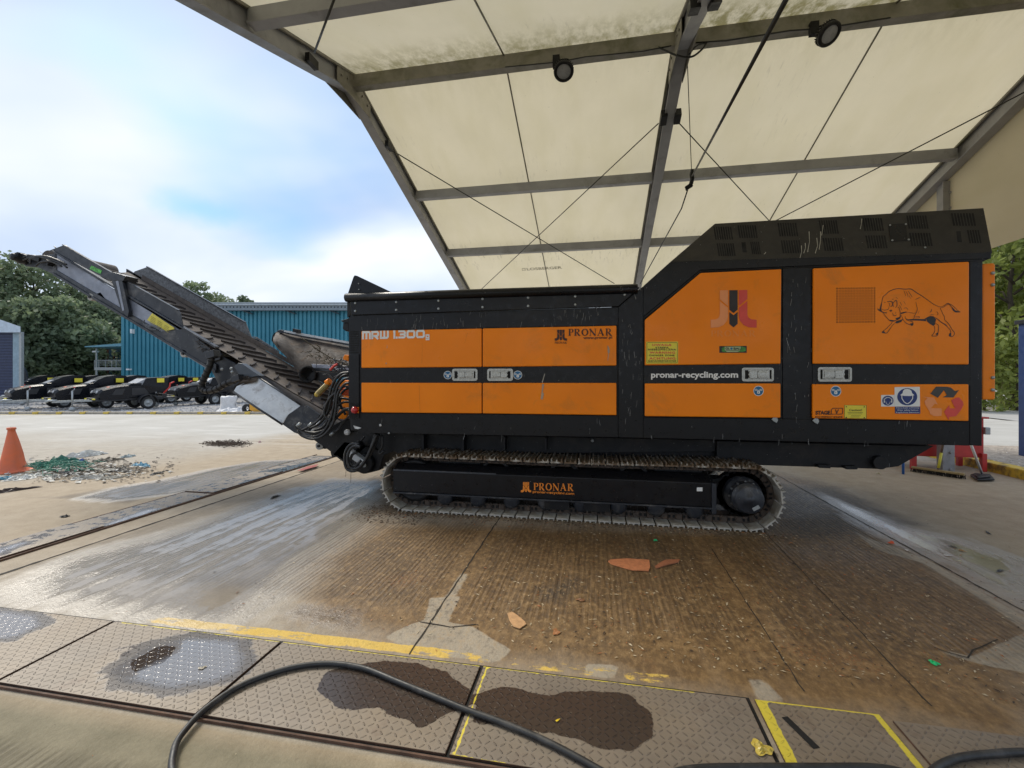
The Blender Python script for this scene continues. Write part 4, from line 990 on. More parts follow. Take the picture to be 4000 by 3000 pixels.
# big emblem
big = merge([l, c_, r_]); 
bx0, bx1, by0, by1 = 2776, 2955, 1280, 1135
def lay_part(p, m_, nm='emblem'):
    mb = MB(); o = at(bx0, by0, FY); ex = at(bx1, by0, FY)-o; ey = at(bx0, by1, FY)-o
    mb.add([o + ex*v[0] + ey*v[1] + Vector((0, -0.004, 0)) for v in p[0]], p[1]); mb.build(nm, m_, D3)
lay_part(l, M['paleorange']); lay_part(c_, M['blackprint']); lay_part(r_, M['redprint'])
mb = MB(); lay(mb, word_pronar(), 2776, 1315, 2951, 1290, FY, 0.003); mb.build('lettering', M['faint'], D3)
# warning sticker
def plate_st(pts, m_, D, lift=0.0015, nm='sticker', Y=None):
    mb = MB(); flat(mb, pts, FY if Y is None else Y, lift); return mb.build(nm, m_, D)
plate_st([(2524, 1335), (2649, 1334), (2649, 1420), (2524, 1421)], M['yellowst'], D3)
mb = MB(); pts = rrect(2527, 1338, 2646, 1417, 5); pts.append(pts[0]); vs, fs = stroke(pts, 1.3); mb.add([at(p[0], p[1], FY-0.003) for p in vs], fs); mb.build('sticker_border', M['blackprint'], D3)
for s_, x0, x1, y0, y1, mm in (('UWAGA', 2548, 2623, 1352, 1343, 'redprint'), ('STREFA', 2560, 2612, 1361, 1354.5, 'blackprint'), ('NIEBEZPIECZNA', 2531, 2641, 1369, 1362, 'blackprint'), ('WARNING', 2537, 2637, 1382, 1373, 'redprint'),
                               ('DANGER ZONE', 2537, 2635, 1391.5, 1385, 'blackprint'), ('ACHTUNG', 2536, 2638, 1405, 1395.5, 'redprint'), ('GEFAHRENZONE', 2531, 2641, 1413.5, 1407, 'blackprint')):
    word(s_, x0, y0, x1, y1, FY, M[mm], D3, 0.03, sp_=1.15)
plate_st([(2810, 1352), (2917, 1351), (2917, 1378), (2810, 1378)], M['blackprint'], D3)
plate_st([(2818, 1360), (2832, 1354), (2897, 1353), (2912, 1358), (2914, 1370), (2900, 1375), (2832, 1376), (2820, 1372)], M['greenst'], D3, 0.003)
plate_st([(2831, 1355), (2894, 1354), (2890, 1370), (2880, 1375), (2840, 1375), (2831, 1368)], mat('pale_green_sticker', (0.42, 0.50, 0.28), 0.5), D3, 0.0045)
word('GL', 2833, 1366, 2850, 1357, FY, M['blackprint'], D3, 0.03, lift=0.0065); word('BAL', 2865, 1366, 2892, 1357, FY, M['blackprint'], D3, 0.03, lift=0.0065)
plate_st(circ(2857.5, 1361.5, 4.6, 14), M['bluest'], D3, 0.006)
plate_st([(2834, 1369), (2889, 1368.5), (2889, 1370), (2834, 1370.5)], M['blackprint'], D3, 0.006)
# D4: dots, bull, stickers
mb = MB()
for i in range(14):
    for j in range(14):
        flat(mb, circ(3270 + i*11.25, 1127 + j*10.1 - i*0.12, 3.1, 8), FY, 0.001)
mb.build('vent_holes', M['slot'], D4)
def bz(x, y): return (3380 + x/5.267, 1100 + y/5.267)
def draw(mb, pts, w_, k=[0]):
    k[0] = (k[0]+1) % 6
    P_ = [bz(x, y) for x, y in pts]
    if len(P_) > 2: P_ = [(p.x, p.y) for p in crv([(a, b_, 0) for a, b_ in P_], 4)]
    ws = [w_/5.267*(0.55+0.45*math.sin(math.pi*min(1, max(0.08, i/(len(P_)-1)))))*2 for i in range(len(P_))]
    vs, fs = stroke(P_, ws); mb.add([at(p[0], p[1], FY-0.002-0.0004*k[0]) for p in vs], fs)
def filld(mb, pts): mb.prism([at(*bz(x, y), FY-0.0015) for x, y in pts], (0, 0.0006, 0))
mb = MB()
for pts, w_ in (
    ([(300, 560), (330, 480), (350, 380), (370, 310), (430, 260), (480, 210), (560, 170), (640, 148), (720, 145), (810, 155), (930, 150), (990, 180), (1060, 230), (1160, 290), (1260, 360), (1330, 410), (1400, 460), (1460, 490), (1530, 520)], 7),
    ([(1530, 518), (1590, 510), (1640, 480), (1690, 445), (1740, 460), (1790, 490), (1850, 540), (1900, 590), (1960, 625)], 5), ([(1540, 540), (1610, 525), (1660, 490), (1710, 460), (1770, 510), (1800, 570), (1840, 620), (1900, 630), (1960, 625)], 5),
    ([(370, 640), (410, 700), (460, 760), (510, 800), (570, 815), (640, 790), (700, 760), (720, 700), (715, 610), (700, 550), (670, 520)], 7),
    ([(450, 410), (520, 405), (560, 430), (560, 490), (520, 515)], 8), ([(480, 430), (500, 470), (500, 510)], 5), ([(590, 520), (570, 460), (600, 410), (640, 385), (655, 440), (650, 500), (620, 535)], 7),
    ([(330, 560), (380, 585), (440, 580), (480, 560), (490, 510)], 5), ([(500, 600), (530, 585), (545, 600), (520, 610), (500, 600)], 8), ([(390, 430), (420, 425)], 6),
    ([(560, 640), (580, 690), (620, 700), (645, 680)], 5), ([(630, 620), (625, 660)], 5), ([(420, 660), (450, 660)], 4),
    ([(560, 830), (520, 880), (470, 930), (420, 980), (380, 1010), (345, 1045), (400, 1058), (450, 1055), (475, 1020), (520, 960), (560, 900), (610, 850)], 6),
    ([(740, 690), (770, 760), (800, 810), (850, 860), (930, 885), (960, 905), (985, 880), (980, 840), (950, 815), (880, 800), (830, 760), (820, 710)], 6),
    ([(830, 760), (900, 785), (1000, 775), (1100, 775), (1200, 780), (1260, 750), (1330, 715), (1400, 720), (1450, 745)], 6),
    ([(1040, 420), (1060, 500), (1070, 570), (1050, 640), (1010, 710), (1000, 760), (960, 780)], 5), ([(860, 630), (930, 640), (1000, 650), (1050, 640)], 4),
    ([(1540, 545), (1570, 600), (1600, 670), (1630, 720), (1640, 790), (1700, 850), (1750, 920), (1790, 990), (1830, 1040), (1830, 1090), (1790, 1130), (1730, 1120), (1730, 1080), (1760, 1050), (1750, 1000), (1690, 930), (1620, 870), (1560, 830), (1500, 780), (1450, 750)], 6),
    ([(1450, 790), (1440, 850), (1500, 890), (1510, 930), (1500, 1040), (1480, 1110), (1420, 1120), (1370, 1115), (1400, 1075), (1430, 1020), (1430, 950), (1410, 900)], 6),
    ([(790, 180), (820, 250), (835, 300)], 4), ([(830, 190), (870, 260), (880, 320)], 4), ([(880, 190), (930, 260), (965, 320)], 4), ([(900, 290), (940, 350)], 4), ([(1030, 365), (1080, 345), (1130, 325)], 5),
    ([(720, 420), (750, 490)], 5), ([(790, 400), (830, 470)], 4), ([(630, 320), (675, 355)], 4), ([(550, 365), (590, 360)], 5), ([(700, 480), (730, 540), (760, 590)], 4), ([(790, 550), (850, 540), (880, 580)], 4),
    ([(1330, 635), (1360, 600), (1370, 560)], 6), ([(1470, 610), (1500, 660), (1480, 690)], 4), ([(1320, 695), (1370, 680), (1420, 685)], 4), ([(1110, 600), (1090, 660)], 4), ([(1000, 745), (1100, 745), (1110, 720), (1020, 715)], 4)):
    draw(mb, pts, w_)
filld(mb, [(245, 535), (260, 560), (300, 575), (305, 520), (330, 440), (345, 460), (325, 570), (345, 610), (400, 635), (450, 620), (430, 645), (370, 645), (290, 605), (255, 580)])
filld(mb, [(1250, 760), (1330, 718), (1400, 722), (1460, 770), (1450, 800), (1430, 850), (1440, 880), (1400, 910), (1330, 870), (1270, 820)])
filld(mb, [(1000, 768), (1250, 770), (1250, 815), (1150, 805), (1000, 800), (940, 800), (860, 775)]); filld(mb, [(730, 640), (830, 615), (870, 625), (800, 650), (740, 670)])
filld(mb, [(1790, 520), (1850, 590), (1960, 625), (1860, 632), (1810, 600)]); filld(mb, [(620, 750), (700, 730), (735, 690), (720, 760), (650, 790)]); filld(mb, [(610, 850), (640, 810), (780, 770), (740, 830), (660, 860)])
filld(mb, [(480, 785), (560, 790), (600, 800), (560, 820), (510, 812)]); filld(mb, [(930, 860), (985, 850), (975, 905), (930, 890)]); filld(mb, [(1725, 1085), (1770, 1050), (1770, 1120), (1730, 1120)]); filld(mb, [(345, 1045), (380, 1020), (410, 1040), (400, 1058)]); filld(mb, [(1450, 740), (1500, 770), (1570, 830), (1660, 880), (1700, 930), (1620, 880), (1540, 830)])
filld(mb, [(1440, 1080), (1500, 1040), (1480, 1100)])
mb.build('bull_drawing', M['blackprint'], D4)
def sz(x, y): return (3150 + x/3.403, 1480 + y/3.403)
word('STAGE', 3185, 1620, 3243, 1604, FY, M['brownprint'], D4, 0.05)
word('ECO FRIENDLY ENGINE', 3185, 1632, 3291, 1625, FY, M['brownprint'], D4, 0.02)
mb = MB()
for pts in ([(318, 468), (470, 468), (482, 455), (482, 390), (352, 390), (333, 410), (333, 462)],):
    vs, fs = stroke([sz(*p) for p in pts], 2.6); mb.add([at(p[0], p[1], FY-0.003) for p in vs], fs)
vs, fs = stroke([sz(385, 405), sz(403, 455), sz(428, 405)], 3.5); mb.add([at(p[0], p[1], FY-0.0035) for p in vs], fs)
mb.build('lettering', M['brownprint'], D4)
plate_st([(3298, 1582), (3385, 1583), (3385, 1636), (3298, 1634)], M['blackprint'], D4, 0.001)
plate_st([(3299.5, 1583), (3383.5, 1584), (3383.5, 1634.5), (3299.5, 1633)], M['yellowst'], D4, 0.0025)
word('Caution!', 3316, 1606, 3366, 1597, FY, M['blackprint'], D4, 0.01, lift=0.004)
mb = MB()
for (x0, x1, y) in ((3311, 3371, 1611.5), (3313, 3368, 1617), (3325, 3362, 1624), (3323, 3358, 1629)): flat(mb, [(x0, y-0.8), (x1, y-0.8), (x1, y+0.5), (x0, y+0.5)], FY, 0.004)
for (x, y) in ((3306, 1588), (3376, 1588.5), (3306, 1630), (3376, 1631)): flat(mb, [(x-3.5, y+2.5), (x+3.5, y+2.5), (x, y-2.5)], FY, 0.004)
mb.build('small_print', M['blackprint'], D4)
word('Forward', 3331, 1592, 3361, 1586, FY, M['redprint'], D4, 0.0, lift=0.004) if False else None
plate_st([(3442, 1543), (3494, 1542.5), (3494, 1588), (3442, 1588)], M['white'], D4)
plate_st(circ(3468.5, 1565, 22, 28, 19.5), M['navyst'], D4, 0.003)
def white_draw(list_, m_=None, lift=0.0045, close=True):
    mb = MB()
    for it in list_:
        if it[0] == 'f': flat(mb, [sz(*p) for p in it[1]], FY, lift)
        else:
            vs, fs = stroke([sz(*p) for p in it[1]], it[2]); mb.add([at(p[0], p[1], FY-lift-0.0005) for p in vs], fs)
    mb.build('pictogram', m_ or M['white'], D4)
white_draw([('s', [(1035, 290), (1045, 262), (1070, 248), (1100, 248), (1125, 262), (1135, 290)], 2.0), ('s', [(1036, 265), (1036, 315)], 4.5), ('s', [(1134, 265), (1134, 315)], 4.5), ('s', [(1055, 300), (1066, 330), (1085, 345), (1104, 330), (1116, 300)], 1.4)])
plate_st([(3494.5, 1512), (3593, 1511), (3594, 1588), (3494.5, 1588)], M['white'], D4, 0.002)
plate_st(circ(3544, 1550, 39, 36, 33.5), M['navyst'], D4, 0.0035)
white_draw([('f', [(1250, 212), (1280, 190), (1285, 160), (1305, 138), (1340, 133), (1375, 140), (1398, 162), (1405, 190), (1432, 212), (1432, 218), (1380, 228), (1300, 226), (1250, 218)]),
            ('s', [(1268, 218), (1270, 260), (1298, 305), (1330, 328), (1350, 328), (1380, 308), (1412, 262), (1414, 218)], 3.2)], lift=0.005)
plate_st([(3496, 1588.5), (3594.5, 1588.5), (3595, 1616), (3496, 1615)], M['navyst'], D4, 0.0025)
word('Stosuj kask ochronny', 3499, 1597, 3590, 1590, FY, M['white'], D4, 0.0, lift=0.004); word('Wear safety helmet', 3503, 1606, 3586, 1599, FY, M['white'], D4, 0.0, lift=0.004); word('Kopfschutz benutzen', 3499, 1614.5, 3590, 1608, FY, M['white'], D4, 0.0, lift=0.004)
plate_st([sz(*p) for p in [(1648, 195), (1725, 102), (1870, 105), (1920, 115), (1975, 162), (2030, 148), (1955, 247), (1812, 244), (1868, 215), (1828, 150), (1748, 252)]], mat('grey_print', (0.055, 0.05, 0.045), 0.5), D4, 0.003, 'recycling_mark')
plate_st([sz(*p) for p in [(1545, 238), (1695, 247), (1748, 343), (1708, 328), (1655, 388), (1795, 392), (1800, 440), (1795, 490), (1740, 496), (1690, 490), (1645, 465), (1640, 440), (1580, 340), (1570, 300), (1610, 255)]], M['paleorange'], D4, 0.003, 'recycling_mark')
plate_st([sz(*p) for p in [(1925, 285), (1990, 250), (2030, 245), (2080, 300), (2088, 350), (2050, 420), (1990, 495), (1900, 505), (1893, 550), (1830, 438), (1900, 350), (1905, 392), (1980, 392)]], M['redprint'], D4, 0.0035, 'recycling_mark')
# scratches and drips with a shape of their own
def marks(items, m_, par, nm='scrape', Y=None):
    mb = MB()
    for it in items:
        pts, w_ = it[0], it[1]
        vs, fs = stroke(pts, [w_*random.uniform(0.3, 1.2) for _ in pts]); mb.add([at(p[0], p[1], (FY if Y is None else Y)-0.0032-0.0003*random.random()) for p in vs], fs)
    mb.build(nm, m_, par)
drip = mat('dried_splash', (0.42, 0.40, 0.34), 0.8)
marks([([(2374, 1350), (2377, 1362), (2378, 1378)], 7), ([(2377, 1375), (2376, 1392), (2374, 1408)], 2.5), ([(2122, 1500), (2118, 1530), (2117, 1560)], 9), ([(2120, 1535), (2116, 1560)], 9)], mat('grey_scrape', (0.42, 0.33, 0.25), 0.8), D2)
marks([([(2128, 1460), (2122, 1480), (2118, 1495)], 5)], drip, D2, Y=BY)
marks([([(1510, 1348), (1513, 1352), (1511, 1360)], 2), ([(1509, 1417), (1508, 1422)], 3)], drip, D1)
marks([([(1637, 1505), (1639, 1560), (1641, 1610)], 1.4), ([(1826, 1300), (1815, 1340)], 1.0), ([(1650, 1340), (1648, 1420)], 0.6)], mat('dark_scratch', (0.25, 0.07, 0.01), 0.6), D1)
rs = random.Random(5)
it = []
for (u0, v0, u1, v1, n) in ((2430, 1240, 2505, 1420, 26), (1600, 1215, 1660, 1290, 10), (1700, 1225, 1760, 1290, 8), (2160, 1180, 2360, 1265, 24), (1380, 1240, 2400, 1280, 30), (1780, 1150, 1900, 1225, 10), (1420, 1620, 3780, 1735, 26), (3060, 1080, 3170, 1600, 26), (2420, 1430, 2510, 1690, 14)):
    for k in range(n):
        u = rs.uniform(u0, u1); v = rs.uniform(v0, v1); L_ = rs.uniform(4, 30)*(1 if n > 9 else 1.3); a = rs.uniform(-0.25, 0.15)
        it.append(([(u, v), (u+a*L_*0.5, v+L_*0.5), (u+a*L_+rs.uniform(-2, 2), v+L_)], rs.uniform(0.6, 2.2)))
marks(it, mat('white_scratch', (0.20, 0.20, 0.20), 0.7), shred, 'scratch', Y=YS-0.004)
it = []
for (u, v, L_) in ((3160, 905, 80), (3205, 905, 70), (3145, 950, 40), (3190, 930, 60), (3215, 880, 40), (3366, 855, 40), (2990, 985, 8), (3130, 960, 50)):
    it.append(([(u, v), (u+rs.uniform(-4, 4), v+L_*0.5), (u-6, v+L_)], 3.0))
mb = MB()
for pts, w_ in it:
    vs, fs = stroke(pts, [w_, w_*0.5, w_*0.8]); mb.add([cov(p[0], p[1], 0.003) for p in vs], fs)
mb.build('splash', drip, cov_o)
# small fittings
def padlock_tab(u, v):
    mb = MB(); slab(mb, [(u-14, v-2), (u-4, v-12), (u+8, v-10), (u+12, v+2), (u+6, v+12), (u-6, v+6)], YS-0.02, 0.008); return mb.build('latch', M['galv'], shred, bevel=0.002)
padlock_tab(3028, 1640); padlock_tab(3188, 1645)
# left end post: mesh panel, tail lamp, camera
mb = MB()
for k in range(10): flat(mb, [(1368, 1294+k*9), (1403, 1293+k*9), (1403, 1298+k*9), (1368, 1299+k*9)], YS, 0.001)
mb.build('vent_mesh', M['slot'], shred)
mb = MB(); slab(mb, [(1362, 1384), (1402, 1382), (1402, 1632), (1362, 1632)], YS-0.012, 0.01); mb.build('lamp_post_cover', M['black'], shred, bevel=0.003)
mb = MB(); slab(mb, [(1369, 1574), (1401, 1574), (1401, 1628), (1369, 1628)], YS-0.014, 0.002); mb.build('lamp_recess', M['slot'], shred)
mb = MB(); slab(mb, [(1380, 1590), (1401, 1590), (1401, 1614), (1380, 1614)], 4.978, 0.008); mb.build('lamp_backplate', M['amber'], shred)
mb = MB(); mb.sphere(at(1386, 1602, 4.96), 0.044); mb.build('tail_lamp', M['redlamp'], shred)
mb = MB(); slab(mb, [(1340, 1262), (1362, 1258), (1362, 1292), (1350, 1294), (1338, 1284)], 5.2, 0.10); slab(mb, [(1330, 1252), (1360, 1244), (1362, 1250), (1362, 1262), (1340, 1260)], 5.18, 0.14); mb.build('rear_camera', M['black2'], shred, bevel=0.006)
# ---- underbody
mb = MB(); slab(mb, [(1420, 1690), (3620, 1735), (3600, 1760), (1560, 1775)], 5.42, 1.9); mb.box(-2.1, 1.9, 5.48, 7.1, 0.60, 0.92)
slab(mb, [(2800, 1722), (3650, 1742), (3510, 1822), (3430, 1832), (2800, 1812)], 5.36, 2.2); mb.build('underbody', M['black2'], shred, bevel=0.006)
mb = MB()
for u in (1648, 1805, 1966, 2128): slab(mb, [(u, 1695+(u-1400)*0.02), (u+7, 1695+(u-1400)*0.02), (u+7, 1760), (u-2, 1760)], 5.30, 0.11)
mb.box(-2.2, 1.5, 5.30, 5.42, 0.90, 0.925); mb.build('underbody_rib', M['black2'], shred)
mb = MB(); mb.cyl(at(3442, 1808, 5.3), at(3442, 1808, 5.3)+Vector((0, 0.2, 0)), 0.07); 
slab(mb, [(3195, 1815), (3245, 1816), (3245, 1830), (3200, 1828)], 5.3, 0.1); slab(mb, [(3300, 1820), (3352, 1822), (3350, 1834), (3308, 1834)], 5.3, 0.1)
mb.build('underbody_foot', M['black2'], shred, bevel=0.004)
mb = MB(); mb.lathe(at(2314, 1721, 5.35), (0, -1, 0), [(0, 0.02), (0.02, 0.02), (0.022, 0)], 8); mb.lathe(at(1520, 1692, 4.99), (0, -1, 0), [(0, 0.012), (0.01, 0.012), (0.012, 0)], 8); mb.build('bolt', M['galv'], shred)
# track-frame stretchers between both sides
mb = MB()
for x in (-1.6, 0.9): mb.box(x-0.25, x+0.25, 5.2, 7.4, 0.34, 0.62)
mb.build('cross_beam', M['black2'], shred)
# ---- tracks
XL, XR_, ZC, RT = -2.165, 1.545, 0.338, 0.318
def tpath(s):                          # closed path, returns (x, z, tangent) on the plate line
    L_ = XR_-XL; per = 2*L_+2*math.pi*RT; s %= per
    if s < L_:
        sag = -0.012*math.sin(math.pi*s/L_)**2
        return XL+s, ZC+RT+sag, (1, 0)
    s -= L_
    if s < math.pi*RT:
        a = s/RT; return XR_+RT*math.sin(a), ZC+RT*math.cos(a), (math.cos(a), -math.sin(a))
    s -= math.pi*RT
    if s < L_: return XR_-s, ZC-RT, (-1, 0)
    s -= L_; a = s/RT
    return XL-RT*math.sin(a), ZC-RT*math.cos(a), (-math.cos(a), math.sin(a))
PER = 2*(XR_-XL)+2*math.pi*RT
def make_track(y0, y1, detailed, label):
    yc = (y0+y1)/2; o = MB(); n = 62; pit = PER/n
    # chain links as the body of the track part
    for k in range(n*2):
        x, z, (tx, tz) = tpath((k+0.5)*pit/2); nx, nz = -tz*1.0, tx*1.0
        nx, nz = -tz, tx
        for yy in (yc-0.05, yc+0.15):
            c = Vector((x-nx*0.045, yy, z-nz*0.045)); o.obox(c, Vector((tx, 0, tz))*pit*0.235, (0, 0.014, 0), Vector((nx, 0, nz))*0.034)
            if k % 2 == 0: o.cyl(c-Vector((0, 0.03, 0)), c+Vector((0, 0.03, 0)), 0.030, n=10)
    tr = o.build('track', M['chain'], shred, bevel=0.0)
    if detailed:
        lo = MB()
        for k in range(n*2):
            if k % 2: 
                x, z, (tx, tz) = tpath((k+0.5)*pit/2); nx, nz = -tz, tx; c = Vector((x-nx*0.045, yc-0.0655, z-nz*0.045))
                for e_ in (-0.022, 0.022): lo.obox(c+Vector((tx, 0, tz))*e_, Vector((tx, 0, tz))*0.011, (0, 0.0015, 0), Vector((nx, 0, nz))*0.016)
        lo.build('link_slots', M['slot'], tr)
    sm = MB(); hp_ = pit*0.462
    # one shoe at origin: local x along travel, y across, z outwards
    w_ = (y1-y0)/2
    prof = [(-hp_, -0.004), (-hp_*0.9, 0.005), (-hp_*0.88, 0.038), (-hp_*0.76, 0.038), (-hp_*0.70, 0.006), (-0.05*hp_-0.006, 0.006), (-0.004, 0.028), (0.006, 0.028), (0.012, 0.006), (hp_*0.66, 0.006), (hp_*0.74, 0.030), (hp_*0.86, 0.030), (hp_*0.9, 0.006), (hp_, -0.002), (hp_*0.95, -0.010), (-hp_*0.92, -0.010)]
    poly = [(a, -w_, c) for a, c in prof]; sm.prism(poly, (0, 2*w_, 0))
    if detailed:
        me = None
        for k in range(n):
            x, z, (tx, tz) = tpath((k+0.5)*pit)
            if me is None: so_ = sm.build('shoe', M['shoe'], tr, local=True, bevel=0.0); me = so_.data
            else: so_ = bpy.data.objects.new('shoe', me); C.objects.link(so_); so_.parent = tr
            bpos = base(tr); so_.location = (x-bpos.x, yc-bpos.y, z-bpos.z)
            so_.rotation_euler = (0, math.atan2(-tz, tx) + random.uniform(-0.012, 0.012), 0)
    else:
        big_ = MB()
        for k in range(n):
            x, z, (tx, tz) = tpath((k+0.5)*pit); nx, nz = -tz, tx
            big_.prism([Vector((x + tx*a + nx*c, y0, z + tz*a + nz*c)) for a, c in prof], (0, 2*w_, 0))
        big_.build('shoe_band', M['shoe'], tr)
    return tr
make_track(4.95, 5.45, True, ''); make_track(7.15, 7.65, False, '')
tfp = [(1540, 1837), (1548, 1822), (1560, 1818)]
tf = MB(); xa, xb = at(1538, 1860, YS).x, at(2778, 1900, YS).x
prof = [(4.985, 0.225), (4.985, 0.475), (5.10, 0.545), (5.36, 0.545), (5.44, 0.475), (5.44, 0.20), (5.05, 0.20)]
tf.prism([(xa, y, z) for y, z in prof], (xb-xa, 0, 0)); tfo = tf.build('track_frame', M['black'], shred, bevel=0.006)
mb = MB(); mb.box(xa, xb+0.05, 4.97, 5.02, 0.205, 0.222); mb.box(xb, xb+0.045, 4.972, 5.42, 0.16, 0.475); mb.prism([(xa-0.0, 4.976, 0.475), (xa, 4.984, 0.49), (xa, 5.0, 0.49), (xa, 5.0, 0.475)], (1.25, 0, 0)); mb.build('frame_edge', M['side'], tfo, bevel=0.003)
mb = MB(); lay(mb, merge(list(logo_parts())), 2035, 1923, 2075, 1883, 4.985, 0.003); lay(mb, word_pronar(), 2084, 1915, 2240, 1885, 4.985, 0.003, ybot1=1919); mb.build('lettering', M['orangeprint'], tfo)
word('pronar-recycling.com', 2081, 1928, 2243, 1915, 4.985, M['orangeprint'], tfo, 0.02, ybot1=1936)
mb = MB(); flat(mb, [(2722, 1904), (2744, 1904), (2744, 1919), (2722, 1919)], 4.985, 0.002); mb.build('small_label', M['white'], tfo)
mb = MB()
for x in np.linspace(-1.75, 1.05, 8): mb.lathe((x, 5.04, 0.165), (0, 1, 0), [(0, 0.0), (0, 0.055), (0.02, 0.088), (0.06, 0.10), (0.08, 0.085), (0.12, 0.08), (0.18, 0.1), (0.2, 0)], 18)
mb.build('track_roller', M['side'], shred)
mb = MB()
for x in (-0.42, 0.02): mb.box(x-0.14, x+0.14, 5.02, 5.06, 0.10, 0.21)
mb.build('roller_guard', M['black2'], shred, bevel=0.004)
mb = MB()
for x in (-1.15, -0.35, 0.42):
    for s_ in (-1, 1): mb.beam((x+s_*0.14, 5.14, 0.54), (x+s_*0.05, 5.14, 0.615), 0.03, 0.02, (0, 1, 0))
    mb.box(x-0.07, x+0.07, 5.1, 5.3, 0.60, 0.615)
mb.build('carrier_bracket', M['black2'], shred)
mb = MB(); mb.lathe((XL+0.02, 5.10, ZC), (0, 1, 0), [(0, 0), (0, 0.09), (0.01, 0.11), (0.01, 0.20), (0.0, 0.215), (0.0, 0.24), (0.03, 0.265), (0.17, 0.265), (0.2, 0.24), (0.2, 0)], 30); mb.build('idler_wheel', M['black2'], shred)
spk = MB(); nT = 19; pr = []
for k in range(nT*4):
    a = 2*math.pi*k/(nT*4); r_ = 0.25 if (k % 4) in (0, 1) else 0.215; pr.append((XR_+r_*math.cos(a), 5.20, ZC+r_*math.sin(a)))
spk.prism(pr, (0, 0.06, 0)); spk.build('drive_sprocket', M['black2'], shred)
mb = MB(); c = Vector((XR_, 0, ZC)) + Vector((0, 4.90, 0))
mb.lathe(c, (0, 1, 0), [(0.0, 0.0), (0.0, 0.038), (0.004, 0.04), (0.004, 0.125), (0.012, 0.14), (0.07, 0.142), (0.072, 0.155), (0.10, 0.158), (0.105, 0.15), (0.20, 0.155), (0.205, 0.185), (0.24, 0.19), (0.29, 0.19)], 32); dm = mb.build('drive_motor', M['side'], shred)
mb = MB()
for k in range(12):
    a = 2*math.pi*k/12; p = c + Vector((0.155*math.cos(a), 0.158, 0.155*math.sin(a))); mb.cyl(p, p+Vector((0, -0.012, 0)), 0.011, n=6)
mb.build('motor_bolt', M['steel'], dm)
mb = MB(); mb.obox(c+Vector((0.055, -0.001, -0.075)), Vector((0.03, 0, 0.018)), (0, 0.001, 0), Vector((-0.009, 0, 0.015))); mb.build('motor_label', M['galv'], dm)
mb = MB(); mb.lathe((XR_, 5.20, ZC), (0, 1, 0), [(0, 0.0), (0, 0.24), (0.1, 0.25), (0.1, 0)], 24); mb.box(0.95, XR_, 5.2, 5.4, 0.2, 0.48); mb.build('drive_housing', M['slot'], shred)
# ---- rear left chassis and pulley end
tail = part('chassis_tail', M['black2'], [(1340, 1640), (1378, 1632), (1410, 1690), (1545, 1700), (1545, 1760), (1500, 1778), (1475, 1760), (1430, 1745), (1370, 1800), (1340, 1797), (1218, 1712), (1290, 1690), (1335, 1655)], 5.5, 0.05)
mb = MB(); mb.lathe(at(1418, 1812, 5.42), (0, 1, 0), [(-0.03, 0), (-0.03, 0.03), (0, 0.035), (0, 0.12), (0.02, 0.135), (0.5, 0.135)], 24); slab(mb, [(1300, 1775), (1345, 1725), (1470, 1745), (1500, 1775), (1480, 1838), (1430, 1850), (1390, 1842)], 5.5, 1.4); mb.build('pulley_housing', M['black2'], shred, bevel=0.006)
mb = MB(); mb.lathe(at(1422, 1816, 5.38), (0, -1, 0), [(0, 0.03), (0.004, 0.03), (0.004, 0.022), (0.002, 0.022), (0.002, 0.012), (0.008, 0.012), (0.008, 0)], 16); mb.build('pulley_hub', M['galv'], shred)
mb = MB(); mb.obox(at(1394, 1785, 5.38), at(1424, 1806, 5.38)-at(1394, 1785, 5.38), (0, 0.05, 0), Vector((0.02, 0, 0.035))); mb.build('hydraulic_block', M['silver'], shred, bevel=0.005)
mb = MB(); mb.obox(at(1398, 1738, 5.36), (0.05, 0, 0.03), (0, 0.05, 0), (-0.02, 0, 0.035)); mb.cyl(at(1424, 1706, 5.36), at(1398, 1738, 5.36), 0.014, n=8); mb.build('pump_motor', M['black2'], shred, bevel=0.005)
mb = MB(); mb.lathe(at(1358, 1688, 5.45), (0, -1, 0), [(0, 0.04), (0.03, 0.036), (0.034, 0)], 14); mb.lathe(at(1392, 1669, 5.2), (0, -1, 0), [(0, 0.02), (0.02, 0.02), (0.022, 0)], 8); mb.lathe(at(1486, 1661, 4.99), (0, -1, 0), [(0, 0.016), (0.006, 0.012), (0.008, 0)], 8); mb.build('bolt', M['silver'], shred)
mb = MB(); slab(mb, [(1380, 1662), (1400, 1668), (1412, 1672), (1398, 1676), (1386, 1674)], 4.985, 0.004); mb.build('bare_metal_patch', M['silver'], shred)
# ---- discharge conveyor
YN, YF = 5.75, 6.85
def cv(s, off, Y): return Vector((-3.75 - s, Y, 1.12 + 0.515*s + off))
conv = thing('conveyor_root', (0, 0, 0), None, None)  # replaced below
bpy.data.objects.remove(conv)
web = MB(); S0, S1 = 1.88, 4.78
web.prism([cv(S0, -0.09, YN), cv(S1, -0.02, YN), cv(S1, -0.375, YN), cv(S0+0.1, -0.42, YN)], (0, 0.02, 0))
web_o = web.build('conveyor_beam', M['sidegrey'], shred)
fl_ = MB()
for off, h_ in ((-0.01, 0.03), (-0.375, 0.04)):
    a, b_ = cv(S0-0.1, off-0.02, YN-0.03), cv(S1+0.02, off, YN-0.03)
    fl_.prism([a, b_, b_+Vector((0, 0, h_)), a+Vector((0, 0, h_))], (0, 0.08, 0))
a, b_ = cv(S0-0.1, -0.36, YN-0.012), cv(S1, -0.30, YN-0.012); fl_.prism([a+Vector((0, 0, 0.09)), b_+Vector((0, 0, 0.03)), b_+Vector((0, 0, -0.05)), a], (0, 0.02, 0))
fl_.build('beam_flange', M['side'], web_o, bevel=0.003)
